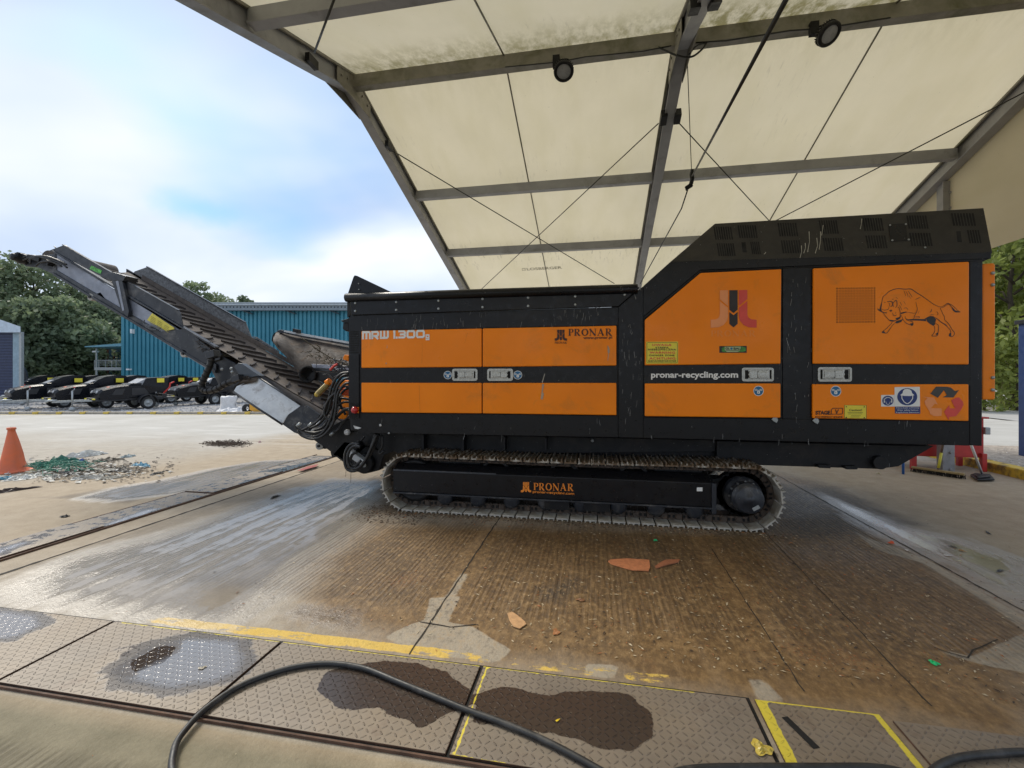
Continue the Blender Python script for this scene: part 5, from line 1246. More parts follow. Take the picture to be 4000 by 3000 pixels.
fb = MB(); fb.prism([cv(S0, 0.0, YF), cv(S1, 0, YF), cv(S1, -0.375, YF), cv(S0, -0.4, YF)], (0, 0.03, 0)); fb.build('conveyor_beam', M['side'], shred)
part('fold_plate', M['side'], [(590, 1300), (723, 1284), (827, 1366), (846, 1372), (862, 1385), (858, 1405), (830, 1412), (800, 1420), (760, 1402)], YN-0.02, 0.06)
part('side_board', M['side'], [(217, 986), (190, 979), (249, 957), (262, 962), (441, 1068), (436, 1094), (430, 1098)], YN-0.012, 0.015)
part('side_board', M['side'], [(479, 1094), (493, 1097), (696, 1212), (705, 1225), (715, 1275), (712, 1278), (479, 1153)], YN-0.012, 0.015)
part('side_board', M['speck'], [(516, 1078), (525, 1060), (576, 1042), (588, 1046), (958, 1259), (981, 1316), (975, 1318), (760, 1200)], YF+0.0, 0.02)
mb = MB(); a, b_ = at(576, 1042, YF), at(958, 1259, YF); mb.beam(a, b_, 0.05, 0.015); mb.build('board_edge', M['side'], shred)
mb = MB(); a, b_ = at(249, 957, YN), at(441, 1067, YN); mb.beam(a, b_, 0.05, 0.012); a, b_ = at(486, 1093, YN), at(698, 1212, YN); mb.beam(a, b_, 0.05, 0.012); mb.build('board_edge', M['side'], shred)
# fold bracket
mb = MB(); slab(mb, [(434, 1092), (474, 1085), (503, 1215), (499, 1238), (474, 1214)], YN-0.07, 0.05); slab(mb, [(404, 1068), (440, 1062), (492, 1078), (480, 1098), (440, 1094), (404, 1075)], YN-0.08, 0.2); mb.build('fold_bracket', M['side'], shred, bevel=0.004)
mb = MB(); a = [(452, 1098), (462, 1096), (485, 1212), (478, 1215)]; slab(mb, a, YN-0.073, 0.003); mb.build('fold_bracket', M['sidegrey'], shred)
# labels on the conveyor
def px_label(pts, m_, Y, nm, parent=shred):
    mb = MB(); mb.prism(P3(pts, Y), (0, 0.002, 0)); return mb.build(nm, m_, parent)
px_label([(594, 1223), (680, 1280), (680, 1286), (648, 1292), (574, 1250)], M['yellowdk'], YN-0.034, 'warning_label')
mb = MB()
for k in range(5):
    for j in range(3):
        u0 = 590+j*26+k*2-3*k; v0 = 1234+j*17+k*6
        if v0 < 1288: mb.prism(P3([(u0, v0), (u0+18, v0+11.5), (u0+17.5, v0+13.2), (u0-0.5, v0+1.8)], YN-0.0365), (0, 0.001, 0))
mb.build('small_print', mat('label_print', (0.33, 0.27, 0.04), 0.6), shred)
px_label([(357, 1037), (398, 1056), (392, 1071), (350, 1050)], mat('green_label', (0.10, 0.42, 0.07), 0.5, var=0.7, scale=40), YN-0.016, 'green_label')
# belt: troughed, with chevron cleats
def trough(Y): 
    f = (Y-(YN+YF)/2)/((YF-YN)/2); return -0.13 + 0.11*abs(f)**1.6
rows = []
for s in np.linspace(-0.9, 4.7, 40):
    rows.append([cv(s, trough(Y) + 0.004*math.sin(9*s), Y) for Y in np.linspace(YN+0.03, YF-0.03, 14)])
mb = MB(); mb.grid(rows, True)
rb = [[p + Vector((0, 0, -0.015)) for p in r] for r in rows]; mb.grid(rb, True)
belt_o = mb.build('belt', M['belt'], shred)
rw = [[cv(s, -0.40 + (0.02 if s > 2.0 else 0), Y) for Y in (YN+0.06, YF-0.06)] for s in np.linspace(-0.3, 4.6, 12)]
mb = MB(); mb.grid(rw, True); mb.build('return_belt', M['belt'], shred)
mb = MB(); ym = (YN+YF)/2
def cleat(p, q_):
    n_ = 5; pts = []
    for k in range(n_+1):
        s = p[0]+(q_[0]-p[0])*k/n_; Y = p[1]+(q_[1]-p[1])*k/n_; pts.append((s, Y))
    for (s0, y0), (s1, y1) in zip(pts[:-1], pts[1:]):
        a = cv(s0, trough(y0), y0); b_ = cv(s1, trough(y1), y1); d = Vector((0.010, 0, -0.005)); u_ = Vector((0.006, 0, 0.032))
        mb.add([a-d, a+d, a+d+u_, a-d+u_, b_-d, b_+d, b_+d+u_, b_-d+u_], [(0, 1, 2, 3), (4, 7, 6, 5), (0, 4, 5, 1), (1, 5, 6, 2), (2, 6, 7, 3), (3, 7, 4, 0)])
for k in range(27):
    s = -0.7 + k*0.2
    cleat((s-0.0, YN+0.10), (s+0.26, ym-0.03)); cleat((s+0.36, ym+0.04), (s+0.10, YF-0.20))
    cleat((s+0.10, YF-0.20), (s+0.02, YF-0.17))
mb.build('belt_cleats', M['cleat'], belt_o)
# rubber skirt strip and steel strip at the far edge
mb = MB(); mb.prism([cv(-0.4, -0.02, YF-0.04), cv(4.4, -0.02, YF-0.04), cv(4.4, 0.06, YF-0.02), cv(-0.4, 0.04, YF-0.02)], (0, 0.01, 0)); mb.build('skirt_rubber', M['belt'], shred)
part('guide_plate', M['side'], [(980, 1316), (1005, 1325), (1088, 1378), (1085, 1385), (990, 1330)], YF+0.03, 0.02)
part('guide_plate', M['speck'], [(985, 1313), (1004, 1317), (1090, 1372), (1088, 1379), (1000, 1323)], YF+0.06, 0.01)
# rollers below
for (u, v, r_) in ((352, 1160, 0.055), (716, 1381, 0.055), (1246, 1742, 0.055)):
    mb = MB(); p = at(u, v, YN-0.02); mb.cyl(p, (p.x, YF, p.z), r_, n=20); mb.build('return_roller', mat('pale_roller', (0.42, 0.40, 0.36), 0.6, dirt=DUST, dirt_amt=0.3), shred)
    mb = MB(); mb.cyl(p-Vector((0, 0.02, 0)), p, 0.02, n=10); slab(mb, [(u+8, v-6), (u+40, v-18), (u+60, v+8), (u+20, v+12)], YN, 0.02); mb.build('roller_bracket', M['black2'], shred)
# head drum, motor and hoses at the tip
mb = MB(); pd = cv(5.02, -0.20, 0); mb.cyl((pd.x, YN+0.05, pd.z), (pd.x, YF-0.05, pd.z), 0.14, n=24); mb.build('head_drum', M['belt'], shred)
part('head_bracket', M['side'], [(217, 990), (222, 1078), (150, 1045), (100, 1040), (65, 1012), (60, 1000), (92, 992), (150, 1000)], YN-0.01, 0.03)
mb = MB(); mb.lathe(at(95, 1012, YN-0.02), (0, -1, 0), [(0, 0.09), (0.06, 0.09), (0.10, 0.06), (0.16, 0.055), (0.17, 0)], 16)
mb.obox(at(72, 1000, YN-0.1), (0.06, 0, 0.01), (0, 0.05, 0), (0, 0, 0.04)); mb.obox(at(140, 1010, YN-0.08), (0.12, 0, -0.04), (0, 0.04, 0), (0.01, 0, 0.03))
mb.obox(at(180, 1020, YN-0.06), (0.1, 0, -0.05), (0, 0.04, 0), (0.02, 0, 0.035)); mb.build('head_motor', M['black2'], shred, bevel=0.006)
mb = MB()
for pts in ([(90, 1005), (120, 998), (160, 1005), (200, 1015), (240, 1030), (262, 1046)], [(90, 1015), (130, 1003), (170, 1004), (215, 1012), (255, 1030)], [(110, 1020), (128, 1004), (150, 1000), (185, 1002), (230, 1018), (260, 1033)],
            [(118, 1030), (122, 1012), (140, 1005)], [(60, 1000), (75, 992), (95, 996), (110, 1005)], [(140, 1040), (160, 1024), (200, 1022), (240, 1040)]):
    mb.tube(crv(P3(pts, YN-0.11)), 0.014, 7)
mb.build('head_hoses', M['rubber'], shred)
mb = MB(); mb.tube([at(212, 962, YN), at(220, 970, YN), at(226, 975, YN)], 0.008, 5); mb.tube([at(146, 978, YN), at(182, 998, YN)], 0.003, 4); mb.build('bent_wire', M['cable'], shred)
mb = MB()
for pts in ([(565, 1250), (560, 1262), (570, 1272), (590, 1278)], [(570, 1268), (600, 1276), (620, 1285), (626, 1280)], [(568, 1276), (590, 1285), (612, 1288)]): mb.tube(crv(P3(pts, YN-0.06)), 0.008, 5)
mb.build('wiring', mat('grey_lead', (0.12, 0.13, 0.14), 0.5), shred)
# fold joint, flap, steel side skirt
part('joint_plate', M['side'], [(805, 1412), (832, 1372), (862, 1390), (915, 1418), (962, 1455), (1000, 1500), (960, 1520), (905, 1535), (862, 1520), (838, 1470)], YN+0.02, 0.04)
part('joint_box', mat('slate_paint', (0.06, 0.07, 0.085), 0.45, dirt=DUST, dirt_amt=0.15), [(913, 1432), (930, 1418), (944, 1420), (1015, 1468), (1000, 1470), (946, 1479)], YN-0.12, 0.10)
mb = MB()
for (u, v) in ((905, 1440), (908, 1453), (868, 1442)): mb.lathe(at(u, v, YN-0.1), (0, -1, 0), [(0, 0.022), (0.02, 0.02), (0.022, 0)], 8)
mb.build('bolt', M['galv'], shred)
mb = MB(); mb.tube(crv([at(u, v, YN-0.16) for u, v in ((828, 1384), (822, 1420), (806, 1460), (792, 1492), (788, 1512), (806, 1527), (846, 1520), (880, 1500), (925, 1482))]), 0.043, 12); rh = mb.build('ribbed_hose', M['rubber'], shred)
mb = MB(); cc = crv([at(u, v, YN-0.16) for u, v in ((828, 1384), (822, 1420), (806, 1460), (792, 1492), (788, 1512), (806, 1527), (846, 1520), (880, 1500), (925, 1482))])
for k in range(2, len(cc)-2, 4): d = (cc[k+1]-cc[k-1]).normalized(); mb.cyl(cc[k]-d*0.008, cc[k]+d*0.008, 0.049, n=12)
mb.build('hose_clip', M['black2'], rh)
mb = MB(); mb.obox(at(832, 1385, YN-0.17), (0.07, 0, 0.02), (0, 0.06, 0), (-0.01, 0, 0.05)); mb.obox(at(928, 1478, YN-0.17), (0.06, 0, 0.02), (0, 0.05, 0), (-0.01, 0, 0.04)); mb.build('hose_fitting', M['side'], shred, bevel=0.006)
sk = MB(); q4 = [at(1007, 1473, 5.66), at(1090, 1526, 5.66), at(1175, 1583, 5.66)]; q5 = [at(925, 1508, 5.5), at(1040, 1570, 5.5), at(1125, 1620, 5.52)]; q6 = [at(913, 1528, 5.46), at(1010, 1592, 5.44), at(1101, 1655, 5.44)]
sk.grid([q4, [ (a+b_)/2 + Vector((0, 0.03, -0.02)) for a, b_ in zip(q4, q5)], q5, q6], True); sk.grid([[p+Vector((0, 0.012, 0)) for p in r] for r in (q4, q5, q6)], True); sk.build('side_skirt', M['silver'], shred)
mb = MB(); mb.tube([at(911, 1530, 5.45), at(1008, 1596, 5.43), at(1103, 1658, 5.43)], 0.014, 8); mb.tube([at(1007, 1472, 5.65), at(1175, 1582, 5.65)], 0.012, 8); mb.build('skirt_edge', M['side'], shred)
mb = MB(); mb.grid([[at(1015, 1468, 5.68), at(950, 1482, 5.6)], [at(1000, 1490, 5.6), at(915, 1512, 5.5)], [at(1000, 1475, 5.7), at(913, 1526, 5.48)]], True); mb.build('skirt_end', M['belt'], shred)
mb = MB(); q4 = [at(1176, 1584, 5.66), at(1225, 1612, 5.66), at(1270, 1640, 5.66)]; q6 = [at(1103, 1657, 5.44), at(1150, 1690, 5.46), at(1220, 1712, 5.5)]; q5 = [at(1128, 1618, 5.52), at(1185, 1655, 5.58), at(1250, 1680, 5.6)]
mb.grid([q4, q5, q6], True); mb.build('lower_skirt', M['side'], shred)
part('lower_skirt', M['side'], [(1185, 1590), (1198, 1584), (1248, 1620), (1235, 1655), (1180, 1625)], 5.62, 0.03)
part('tail_beam', M['black2'], [(1101, 1655), (1150, 1668), (1250, 1690), (1340, 1640), (1368, 1640), (1400, 1700), (1345, 1800), (1218, 1714)], 5.52, 0.04)
mb = MB(); slab(mb, [(1290, 1764), (1312, 1770), (1318, 1784), (1296, 1786)], 5.5, 0.1); mb.build('tail_bracket', M['black2'], shred, bevel=0.004)
# lift cylinder
mb = MB(); mb.cyl(at(1310, 1560, 5.5), at(1255, 1640, 5.5), 0.035, n=14); mb.build('lift_cylinder', M['black2'], shred)
mb = MB(); mb.cyl(at(1255, 1640, 5.5), at(1215, 1692, 5.5), 0.02, n=12); mb.cyl(at(1325, 1590, 5.42), at(1262, 1668, 5.42), 0.016, n=12); mb.build('cylinder_rod', M['silver'], shred)
# ---- hoses
hoses = [([(1366, 1455), (1330, 1462), (1300, 1500), (1284, 1560), (1272, 1605), (1240, 1645), (1205, 1668), (1180, 1682)], 5.30), ([(1366, 1462), (1335, 1472), (1308, 1515), (1292, 1575), (1278, 1618), (1246, 1656), (1208, 1676)], 5.34),
    ([(1366, 1476), (1338, 1486), (1316, 1520), (1305, 1580), (1290, 1640), (1262, 1688), (1225, 1706), (1185, 1700), (1160, 1680), (1152, 1656)], 5.26), ([(1366, 1495), (1344, 1503), (1320, 1540), (1312, 1600), (1300, 1655), (1265, 1700), (1222, 1715), (1180, 1702), (1162, 1682)], 5.23),
    ([(1366, 1516), (1345, 1524), (1318, 1565), (1308, 1620), (1280, 1670), (1235, 1690), (1190, 1685), (1160, 1668)], 5.36), ([(1366, 1512), (1340, 1512), (1310, 1535), (1285, 1560), (1268, 1600), (1270, 1625), (1290, 1640), (1320, 1620), (1345, 1600), (1366, 1595)], 5.28),
    ([(1366, 1570), (1340, 1572), (1315, 1590), (1295, 1620), (1265, 1665), (1230, 1682)], 5.38), ([(1366, 1602), (1345, 1604), (1320, 1625), (1300, 1650), (1285, 1670)], 5.3), ([(1366, 1560), (1330, 1556), (1300, 1570), (1280, 1600)], 5.4),
    ([(1300, 1490), (1322, 1530), (1330, 1580), (1350, 1620)], 5.45), ([(1366, 1625), (1340, 1650), (1320, 1680), (1290, 1690)], 5.4)]
for pts, Y in hoses:
    mb = MB(); mb.tube(crv(P3(pts, Y), 6), 0.0165, 8); mb.build('hydraulic_hose', M['rubber'], shred)
for pts, Y in (([(1402, 1738), (1372, 1735), (1352, 1760), (1346, 1800), (1356, 1832), (1385, 1840), (1415, 1818), (1440, 1775), (1462, 1710), (1468, 1694)], 5.2), ([(1408, 1746), (1380, 1744), (1362, 1768), (1358, 1805), (1370, 1828), (1398, 1828), (1425, 1800), (1452, 1745), (1474, 1694)], 5.16),
               ([(1395, 1765), (1375, 1778), (1368, 1808), (1385, 1822), (1410, 1800)], 5.2), ([(1492, 1700), (1492, 1745), (1480, 1762), (1486, 1772), (1500, 1760)], 5.25), ([(1480, 1695), (1465, 1740), (1440, 1790)], 5.24)):
    mb = MB(); mb.tube(crv(P3(pts, Y), 6), 0.018, 8); mb.build('hydraulic_hose', M['rubber'], shred)
mb = MB()
for (u, v, Y) in ((1316, 1552, 5.28), (1205, 1665, 5.28), (1160, 1665, 5.24), (1364, 1601, 5.28), (1290, 1700, 5.4)): mb.cyl(at(u, v, Y), at(u+14, v-12, Y), 0.021, n=6)
mb.build('hose_coupling', M['galv'], shred)
# thin drips hanging below the loop
mb = MB(); mb.tube([at(1352, 1835, 5.2), at(1350, 1862, 5.2)], 0.003, 4); mb.tube([at(1371, 1842, 5.2), at(1370, 1885, 5.2)], 0.003, 4); mb.build('hanging_string', M['beltdirt'], shred)
# orange hydraulic parts seen between the hoses
mb = MB()
for (u, v, w_, h_) in ((1350, 1398, 24, 26), (1340, 1500, 40, 30), (1350, 1570, 40, 50), (1335, 1620, 40, 40), (1320, 1530, 26, 30)):
    slab(mb, [(u-w_/2, v), (u-w_*0.2, v-h_/2), (u+w_/2, v-h_*0.4), (u+w_/2, v+h_*0.5), (u-w_*0.3, v+h_*0.4)], 5.75, 0.3)
mb.build('hydraulic_block', M['orange'], shred, bevel=0.01)
mb = MB(); mb.tube([at(1290, 1488, 5.62), at(1276, 1497, 5.62)], 0.045, 12); mb.build('spring_hook', M['orange'], shred)
mb = MB(); a = at(1282, 1500, 5.62); b_ = at(1240, 1540, 5.62); d = b_-a; e1 = d.orthogonal().normalized(); e2 = d.normalized().cross(e1)
mb.tube([a + d*(k/60) + (e1*math.cos(k*1.05)+e2*math.sin(k*1.05))*0.035 for k in range(61)], 0.009, 5); mb.cyl(a, b_, 0.018, n=8); mb.build('spring', mat('straw_spring', (0.40, 0.31, 0.12), 0.5), shred)
mb = MB(); mb.sphere(at(1238, 1541, 5.62), 0.035, 8); mb.build('spring_cap', mat('yellow_cap', (0.6, 0.42, 0.05), 0.5), shred)
# body left end face detail
part('end_plate', M['black2'], [(1366, 1235), (1372, 1235), (1372, 1690), (1366, 1640)], 5.02, 2.5)
# ---- cross magnet over the conveyor
top = [(1068, 1316), (1078, 1296), (1098, 1297), (1160, 1312), (1260, 1332), (1375, 1354)]
bot = [(1066, 1336), (1085, 1362), (1120, 1396), (1182, 1478), (1250, 1455), (1375, 1475)]
rows = []
for k in range(9):
    f = k/8; r_ = []
    for (a, b_) in zip(top, bot):
        Y = 7.0 - 0.75*f - 0.16*math.sin(math.pi*f); r_.append(at(a[0]+(b_[0]-a[0])*f, a[1]+(b_[1]-a[1])*f, Y))
    rows.append(r_)
mb = MB(); mb.grid(rows, True); mb.grid([[p+Vector((0.02, 0.05, 0)) for p in r] for r in rows], True)
mg = mb.build('magnet_belt', M['beltdirt'], shred)
part('magnet_frame', M['side'], [(1080, 1292), (1096, 1288), (1112, 1291), (1376, 1338), (1376, 1352), (1180, 1318), (1110, 1302), (1088, 1300)], 6.9, 0.06, bevel=0.004)
mb = MB(); slab(mb, [(1112, 1290), (1376, 1337), (1376, 1345), (1180, 1311), (1108, 1296)], 6.88, 0.02); mb.build('magnet_frame', M['silver'], shred)
mb = MB(); slab(mb, [(1064, 1310), (1072, 1300), (1080, 1296), (1074, 1320), (1068, 1342), (1060, 1330)], 6.95, 0.1); mb.obox(at(1160, 1293, 6.85), (0.05, 0, -0.01), (0, 0.05, 0), (0, 0, 0.03)); mb.build('magnet_end', M['black2'], shred, bevel=0.004)
part('magnet_rail', M['sidegrey'], [(1215, 1422), (1376, 1430), (1376, 1446), (1222, 1436)], 6.1, 0.15)
part('magnet_rail', M['side'], [(1224, 1437), (1376, 1447), (1376, 1456), (1218, 1448)], 6.08, 0.1)
part('magnet_rail', M['black2'], [(1196, 1478), (1222, 1452), (1376, 1460), (1376, 1474), (1300, 1472), (1262, 1486), (1205, 1486)], 6.05, 0.3)
mb = MB(); p = at(1203, 1462, 6.0); mb.lathe(p, (0.25, -1, 0), [(0, 0.12), (0.02, 0.13), (0.02, 0.10), (-0.1, 0.09), (-0.1, 0)], 20); mb.build('magnet_drum', M['slot'], shred)
part('magnet_arm', M['black2'], [(1258, 1462), (1276, 1460), (1312, 1500), (1300, 1512)], 5.7, 0.06)
mb = MB(); rr = random.Random(3)
for pts in ([(1175, 1318), (1205, 1340), (1250, 1372), (1300, 1402), (1340, 1418), (1365, 1430)], [(1235, 1345), (1250, 1360), (1245, 1380)]): mb.tube(crv(P3(pts, 6.1)), 0.008, 5)
for k in range(90):
    u = rr.gauss(1275, 45); v = 1400 + (u-1275)*0.33 + rr.gauss(0, 12)
    if u < 1170 or u > 1365 or v > 1445: continue
    a = at(u, v, 6.1); mb.tube([a, a+Vector((rr.uniform(-.07, .07), rr.uniform(-.02, .02), rr.uniform(-.06, .06)))], 0.0045, 4)
mb.build('caught_twigs', mat('twig', (0.07, 0.055, 0.03), 0.9), shred)
mb = MB()
for k in range(26):
    a = at(1300+rr.uniform(0, 60), 1420+rr.uniform(-15, 40), 5.6); mb.tube(crv([a, a+Vector((rr.uniform(-.08, .08), 0, rr.uniform(-.06, .06))), a+Vector((rr.uniform(-.12, .12), 0, rr.uniform(-.12, .05)))], 3), 0.006, 4)
mb.build('chain_tangle', M['side'], shred)
mb = MB(); mb.tube(crv([at(1290, 1445, 5.58), at(1305, 1430, 5.58), at(1318, 1422, 5.58)]), 0.018, 6); mb.build('red_strap', M['redprint'], shred)
# debris resting on the belt joint
mb = MB()
for k in range(60):
    a = at(775+rr.uniform(0, 60), 1330+rr.uniform(0, 40), YN-0.02); mb.tube([a, a+Vector((rr.uniform(-.06, .06), rr.uniform(-.02, .02), rr.uniform(-.03, .03)))], 0.004, 4)
for k in range(40):
    a = at(930+rr.uniform(0, 40), 1475+rr.uniform(-8, 10), YN-0.15); mb.tube([a, a+Vector((rr.uniform(-.07, .07), 0, rr.uniform(-.05, .03)))], 0.004, 4)
mb.build('caught_twigs', M['beltdirt'], shred)

for o in list(bpy.data.objects):
    if o.type == 'MESH' and o.name.split('.')[0] in ('bolt', 'cross_beam', 'roller_guard', 'track_roller', 'carrier_bracket', 'underbody_rib', 'door_bolt', 'cover_bolt', 'hose_clip', 'hose_coupling', 'motor_bolt', 'cylinder_rod', 'hydraulic_block', 'underbody_foot', 'head_hoses', 'wiring', 'magnet_end', 'hanging_string', 'bent_wire', 'rail', 'board_edge'): split(o)
# ================================================================ BACKGROUND
VR = Vector((cy, sy, 0)); VF = Vector((-sy, cy, 0))          # directions across and along the view
def gd(u, t, z=0.0): p = deep(u, VH, t); p.z = z; return p
def vbox(mb, u0, u1, v0, v1, t, dep):                       # upright box facing along the view
    a = deep(u0, v1, t); b_ = deep(u1, v0, t)
    w_ = (u1-u0)/F*t/2; h_ = (b_.z-a.z)/2
    c = (a+b_)/2 + VF*dep/2
    return mb.obox(c, VR*w_, VF*(dep/2), (0, 0, h_))
# ---- blue corrugated shed
T_ = 36.0
shed = thing('metal_shed', gd(900, T_), 'large blue corrugated metal building behind the conveyor, with a grey gutter', 'building')
m, t, b = newmat('blue_cladding'); q = NT(t); P = t.nodes.new('ShaderNodeNewGeometry').outputs['Position']
c_ = q.mix(q.rng(q.noise(0.6, 4, 0.6, vec=P), 0.3, 0.7), (0.035, 0.20, 0.27), (0.05, 0.245, 0.32)); t.links.new(c_, b.inputs['Base Color']); b.inputs['Roughness'].default_value = 0.5
M['clad'] = m
mb = MB(); u0, u1 = 480, 2300; a0 = gd(u0, T_); Ltot = (u1-u0)/F*T_; n_ = int(Ltot/0.33); top_z = deep(900, 1205, T_).z
vs = []; 
for k in range(n_*4+1):
    ph = k % 4; x = Ltot*k/(n_*4); d = 0.0 if ph in (2, 3) else 0.10
    x += {0: 0.0, 1: 0.10, 2: 0.03, 3: -0.035}[ph]
    p = a0 + VR*x - VF*d; vs += [(p.x, p.y, 0), (p.x, p.y, top_z)]
mb.add(vs, [(2*k, 2*k+2, 2*k+3, 2*k+1) for k in range(n_*4)])
mb.build('cladding', M['clad'], shed)
mb = MB(); e_ = a0 + VF*0.02; mb.prism([e_, e_+VF*18, e_+VF*18+Vector((0, 0, top_z+0.4)), e_+Vector((0, 0, top_z))], VR*0.1); mb.build('end_wall', M['clad'], shed)
mb = MB(); p = a0 - VF*0.09; mb.obox(p + VR*0.08 + Vector((0, 0, top_z/2)), VR*0.11, VF*0.03, (0, 0, top_z/2)); mb.build('corner_trim', M['clad'], shed)
mb = MB(); vbox(mb, 470, 2300, 1192, 1212, T_-0.5, 0.5); gut = mb.build('gutter', mat('gutter_grey', (0.20, 0.24, 0.27), 0.5), shed)
mb = MB(); vbox(mb, 470, 2300, 1186.5, 1192, T_-0.6, 1.2); vbox(mb, 1095, 2300, 1181, 1187, T_+3, 8); mb.build('roof_edge', mat('roof_edge_grey', (0.42, 0.46, 0.48), 0.5), shed)
mb = MB(); 
for k in range(120): vbox(mb, 720+k*13.6, 724+k*13.6, 1197, 1202, T_-0.51, 0.02)
mb.build('gutter_holes', M['slot'], gut)
mb = MB()
for u in (940, 1110, 1280): 
    a = deep(u, 1212, T_-0.4); mb.prism([a, a+VR*0.1, a+VR*0.9+Vector((0, 0, -0.25)), a+VR*0.8+Vector((0, 0, -0.28))], VF*0.3)
mb.build('gutter_bracket', M['side'], shed)
mb = MB(); vbox(mb, 508, 514, 1285, 1302, T_-0.4, 0.3); vbox(mb, 492, 503, 1440, 1446, T_-0.4, 0.3); mb.build('wall_lamp', M['white'], shed)
mb = MB(); a = deep(1108, 1186, T_-1); 
mb = MB(); q0 = a0+Vector((0, 0, top_z+0.35)); mb.prism([q0-VF*0.3, q0+VF*18, q0+VF*18+Vector((0, 0, 0.1)), q0-VF*0.3+Vector((0, 0, 0.1))], VR*Ltot); mb.build('roof', mat('roof_sheet', (0.30, 0.33, 0.35), 0.6), shed)
# ---- balcony office beside the shed
T2 = 38.0
off = thing('balcony_building', gd(420, T2), 'glazed office with a railed balcony and thin blue roof left of the blue shed', 'building')
mb = MB(); vbox(mb, 415, 480, 1355, 1549, T2+2.2, 4); mb.build('wall', mat('office_wall', (0.05, 0.055, 0.06), 0.6), off)
mb = MB()
for (x0, x1, y0, y1) in ((425, 440, 1368, 1430), (446, 476, 1368, 1430), (425, 440, 1450, 1545), (446, 476, 1450, 1545)): vbox(mb, x0, x1, y0, y1, T2+2.15, 0.05)
mb.build('window', mat('window_glass', (0.05, 0.09, 0.12), 0.08, coat=0.5), off)
mb = MB()
for x in (418, 442): vbox(mb, x, x+4, 1366, 1549, T2+2.1, 0.08)
mb.build('door_frame', mat('brown_timber', (0.16, 0.07, 0.035), 0.6), off)
mb = MB(); a = deep(330, 1356, T2-1.2); b_ = deep(482, 1340, T2-1.2); h_ = Vector((0, 0, 0.14))
mb.prism([a, deep(482, 1352, T2-1.2), b_, a+h_*0.5], VF*5); mb.build('roof', mat('pale_blue_roof', (0.14, 0.33, 0.40), 0.4), off)
mb = MB(); vbox(mb, 368, 481, 1435, 1446, T2-0.6, 2.8); mb.build('balcony_floor', M['galv'], off)
mb = MB(); vbox(mb, 373, 378, 1360, 1549, T2-0.55, 0.1); mb.build('post', M['galv'], off)
mb = MB()
for y in (1406, 1411, 1416, 1421, 1426): vbox(mb, 368, 480, y, y+(2.2 if y == 1406 else 0.9), T2-0.55, 0.04)
for x in (368, 385, 410, 435, 452, 479): vbox(mb, x, x+1.6, 1406, 1436, T2-0.56, 0.05)
mb.build('railing', M['galv'], off)
mb = MB(); vbox(mb, 360, 374, 1370, 1376, T2-0.7, 0.3); mb.build('camera', M['white'], off)
# ---- navy cabin at the left edge
T3 = 26.0
cab = thing('cabin', gd(20, T3), 'navy ribbed cabin with a pale gable roof at the left edge of the photo', 'building')
DC = Vector((ray(40, VH).x, ray(40, VH).y, 0)).normalized()
def cbox(mb, u0, u1, v0, v1, t_, dep): return mb.prism([deep(u0, v1, t_), deep(u1, v1, t_), deep(u1, v0, t_), deep(u0, v0, t_)], DC*dep)
mb = MB(); cbox(mb, -300, 50, 1294, 1562, T3, 6); mb.build('wall', mat('navy_wall', (0.018, 0.028, 0.075), 0.5), cab)
mb = MB()
for k in range(24): vbox(mb, -300, 49, 1298+k*11, 1304+k*11, T3-0.04, 0.05)
mb.build('wall_rib', mat('navy_rib', (0.028, 0.042, 0.10), 0.5), cab)
mb = MB(); cbox(mb, 50, 78, 1298, 1572, T3-0.05, 6); mb.build('corner_panel', mat('pale_cladding', (0.26, 0.36, 0.42), 0.5), cab)
mb = MB(); vbox(mb, 74, 83, 1296, 1560, T3-0.12, 0.15); mb.build('downpipe', M['galv'], cab)
mb = MB(); mb.prism([deep(-300, 1298, T3-0.3), deep(80, 1298, T3-0.3), deep(80, 1276, T3-0.3), deep(0, 1248, T3-0.3), deep(-120, 1205, T3-0.3), deep(-300, 1270, T3-0.3)], DC*6.6); mb.build('roof', mat('pale_roof', (0.50, 0.58, 0.66), 0.5), cab)
mb = MB(); vbox(mb, 0, 84, 1562, 1574, T3-0.6, 0.6); mb.build('step', M['galv'], cab)
# ---- gravel, kerbs
GM = mat('gravel_bed', (0.27, 0.26, 0.25), 0.95, var=0.45, scale=9, dirt=(0.15, 0.14, 0.13), dirt_amt=0.3, dscale=12, bump=1.0, bscale=20)
def stones(mb, n, fn, s0, s1, seed):
    r = random.Random(seed)
    for _ in range(n):
        p = fn(r); s = r.uniform(s0, s1); a = r.uniform(0, 6.28)
        ax = Vector((math.cos(a), math.sin(a), r.uniform(-.3, .3)))*s; ay = Vector((-math.sin(a), math.cos(a), r.uniform(-.3, .3)))*s*r.uniform(.5, .9); az = Vector((0, 0, s*r.uniform(.4, .8)))
        mb.add([p+ax, p+ay, p-ax, p-ay, p+az+ax*0.2], [(0, 1, 4), (1, 2, 4), (2, 3, 4), (3, 0, 4)])
mb = MB(); mb.add([gd(-900, 18.9, 0.03), gd(1500, 18.9, 0.03), gd(1500, 33, 0.03), gd(-900, 33, 0.03)], [(0, 1, 2, 3)]); tag(mb.build('gravel_bed', GM), kind='structure')
mb = MB(); stones(mb, 5000, lambda r: gd(r.uniform(-100, 1400), 18.9 + 11*r.random()**1.5, 0.02), 0.03, 0.10, 4)
tag(mb.build('gravel', mat('gravel_stones', (0.36, 0.35, 0.34), 0.9, var=0.6, scale=4)), 'loose grey gravel around the parked wood chippers', 'gravel', kind='stuff')
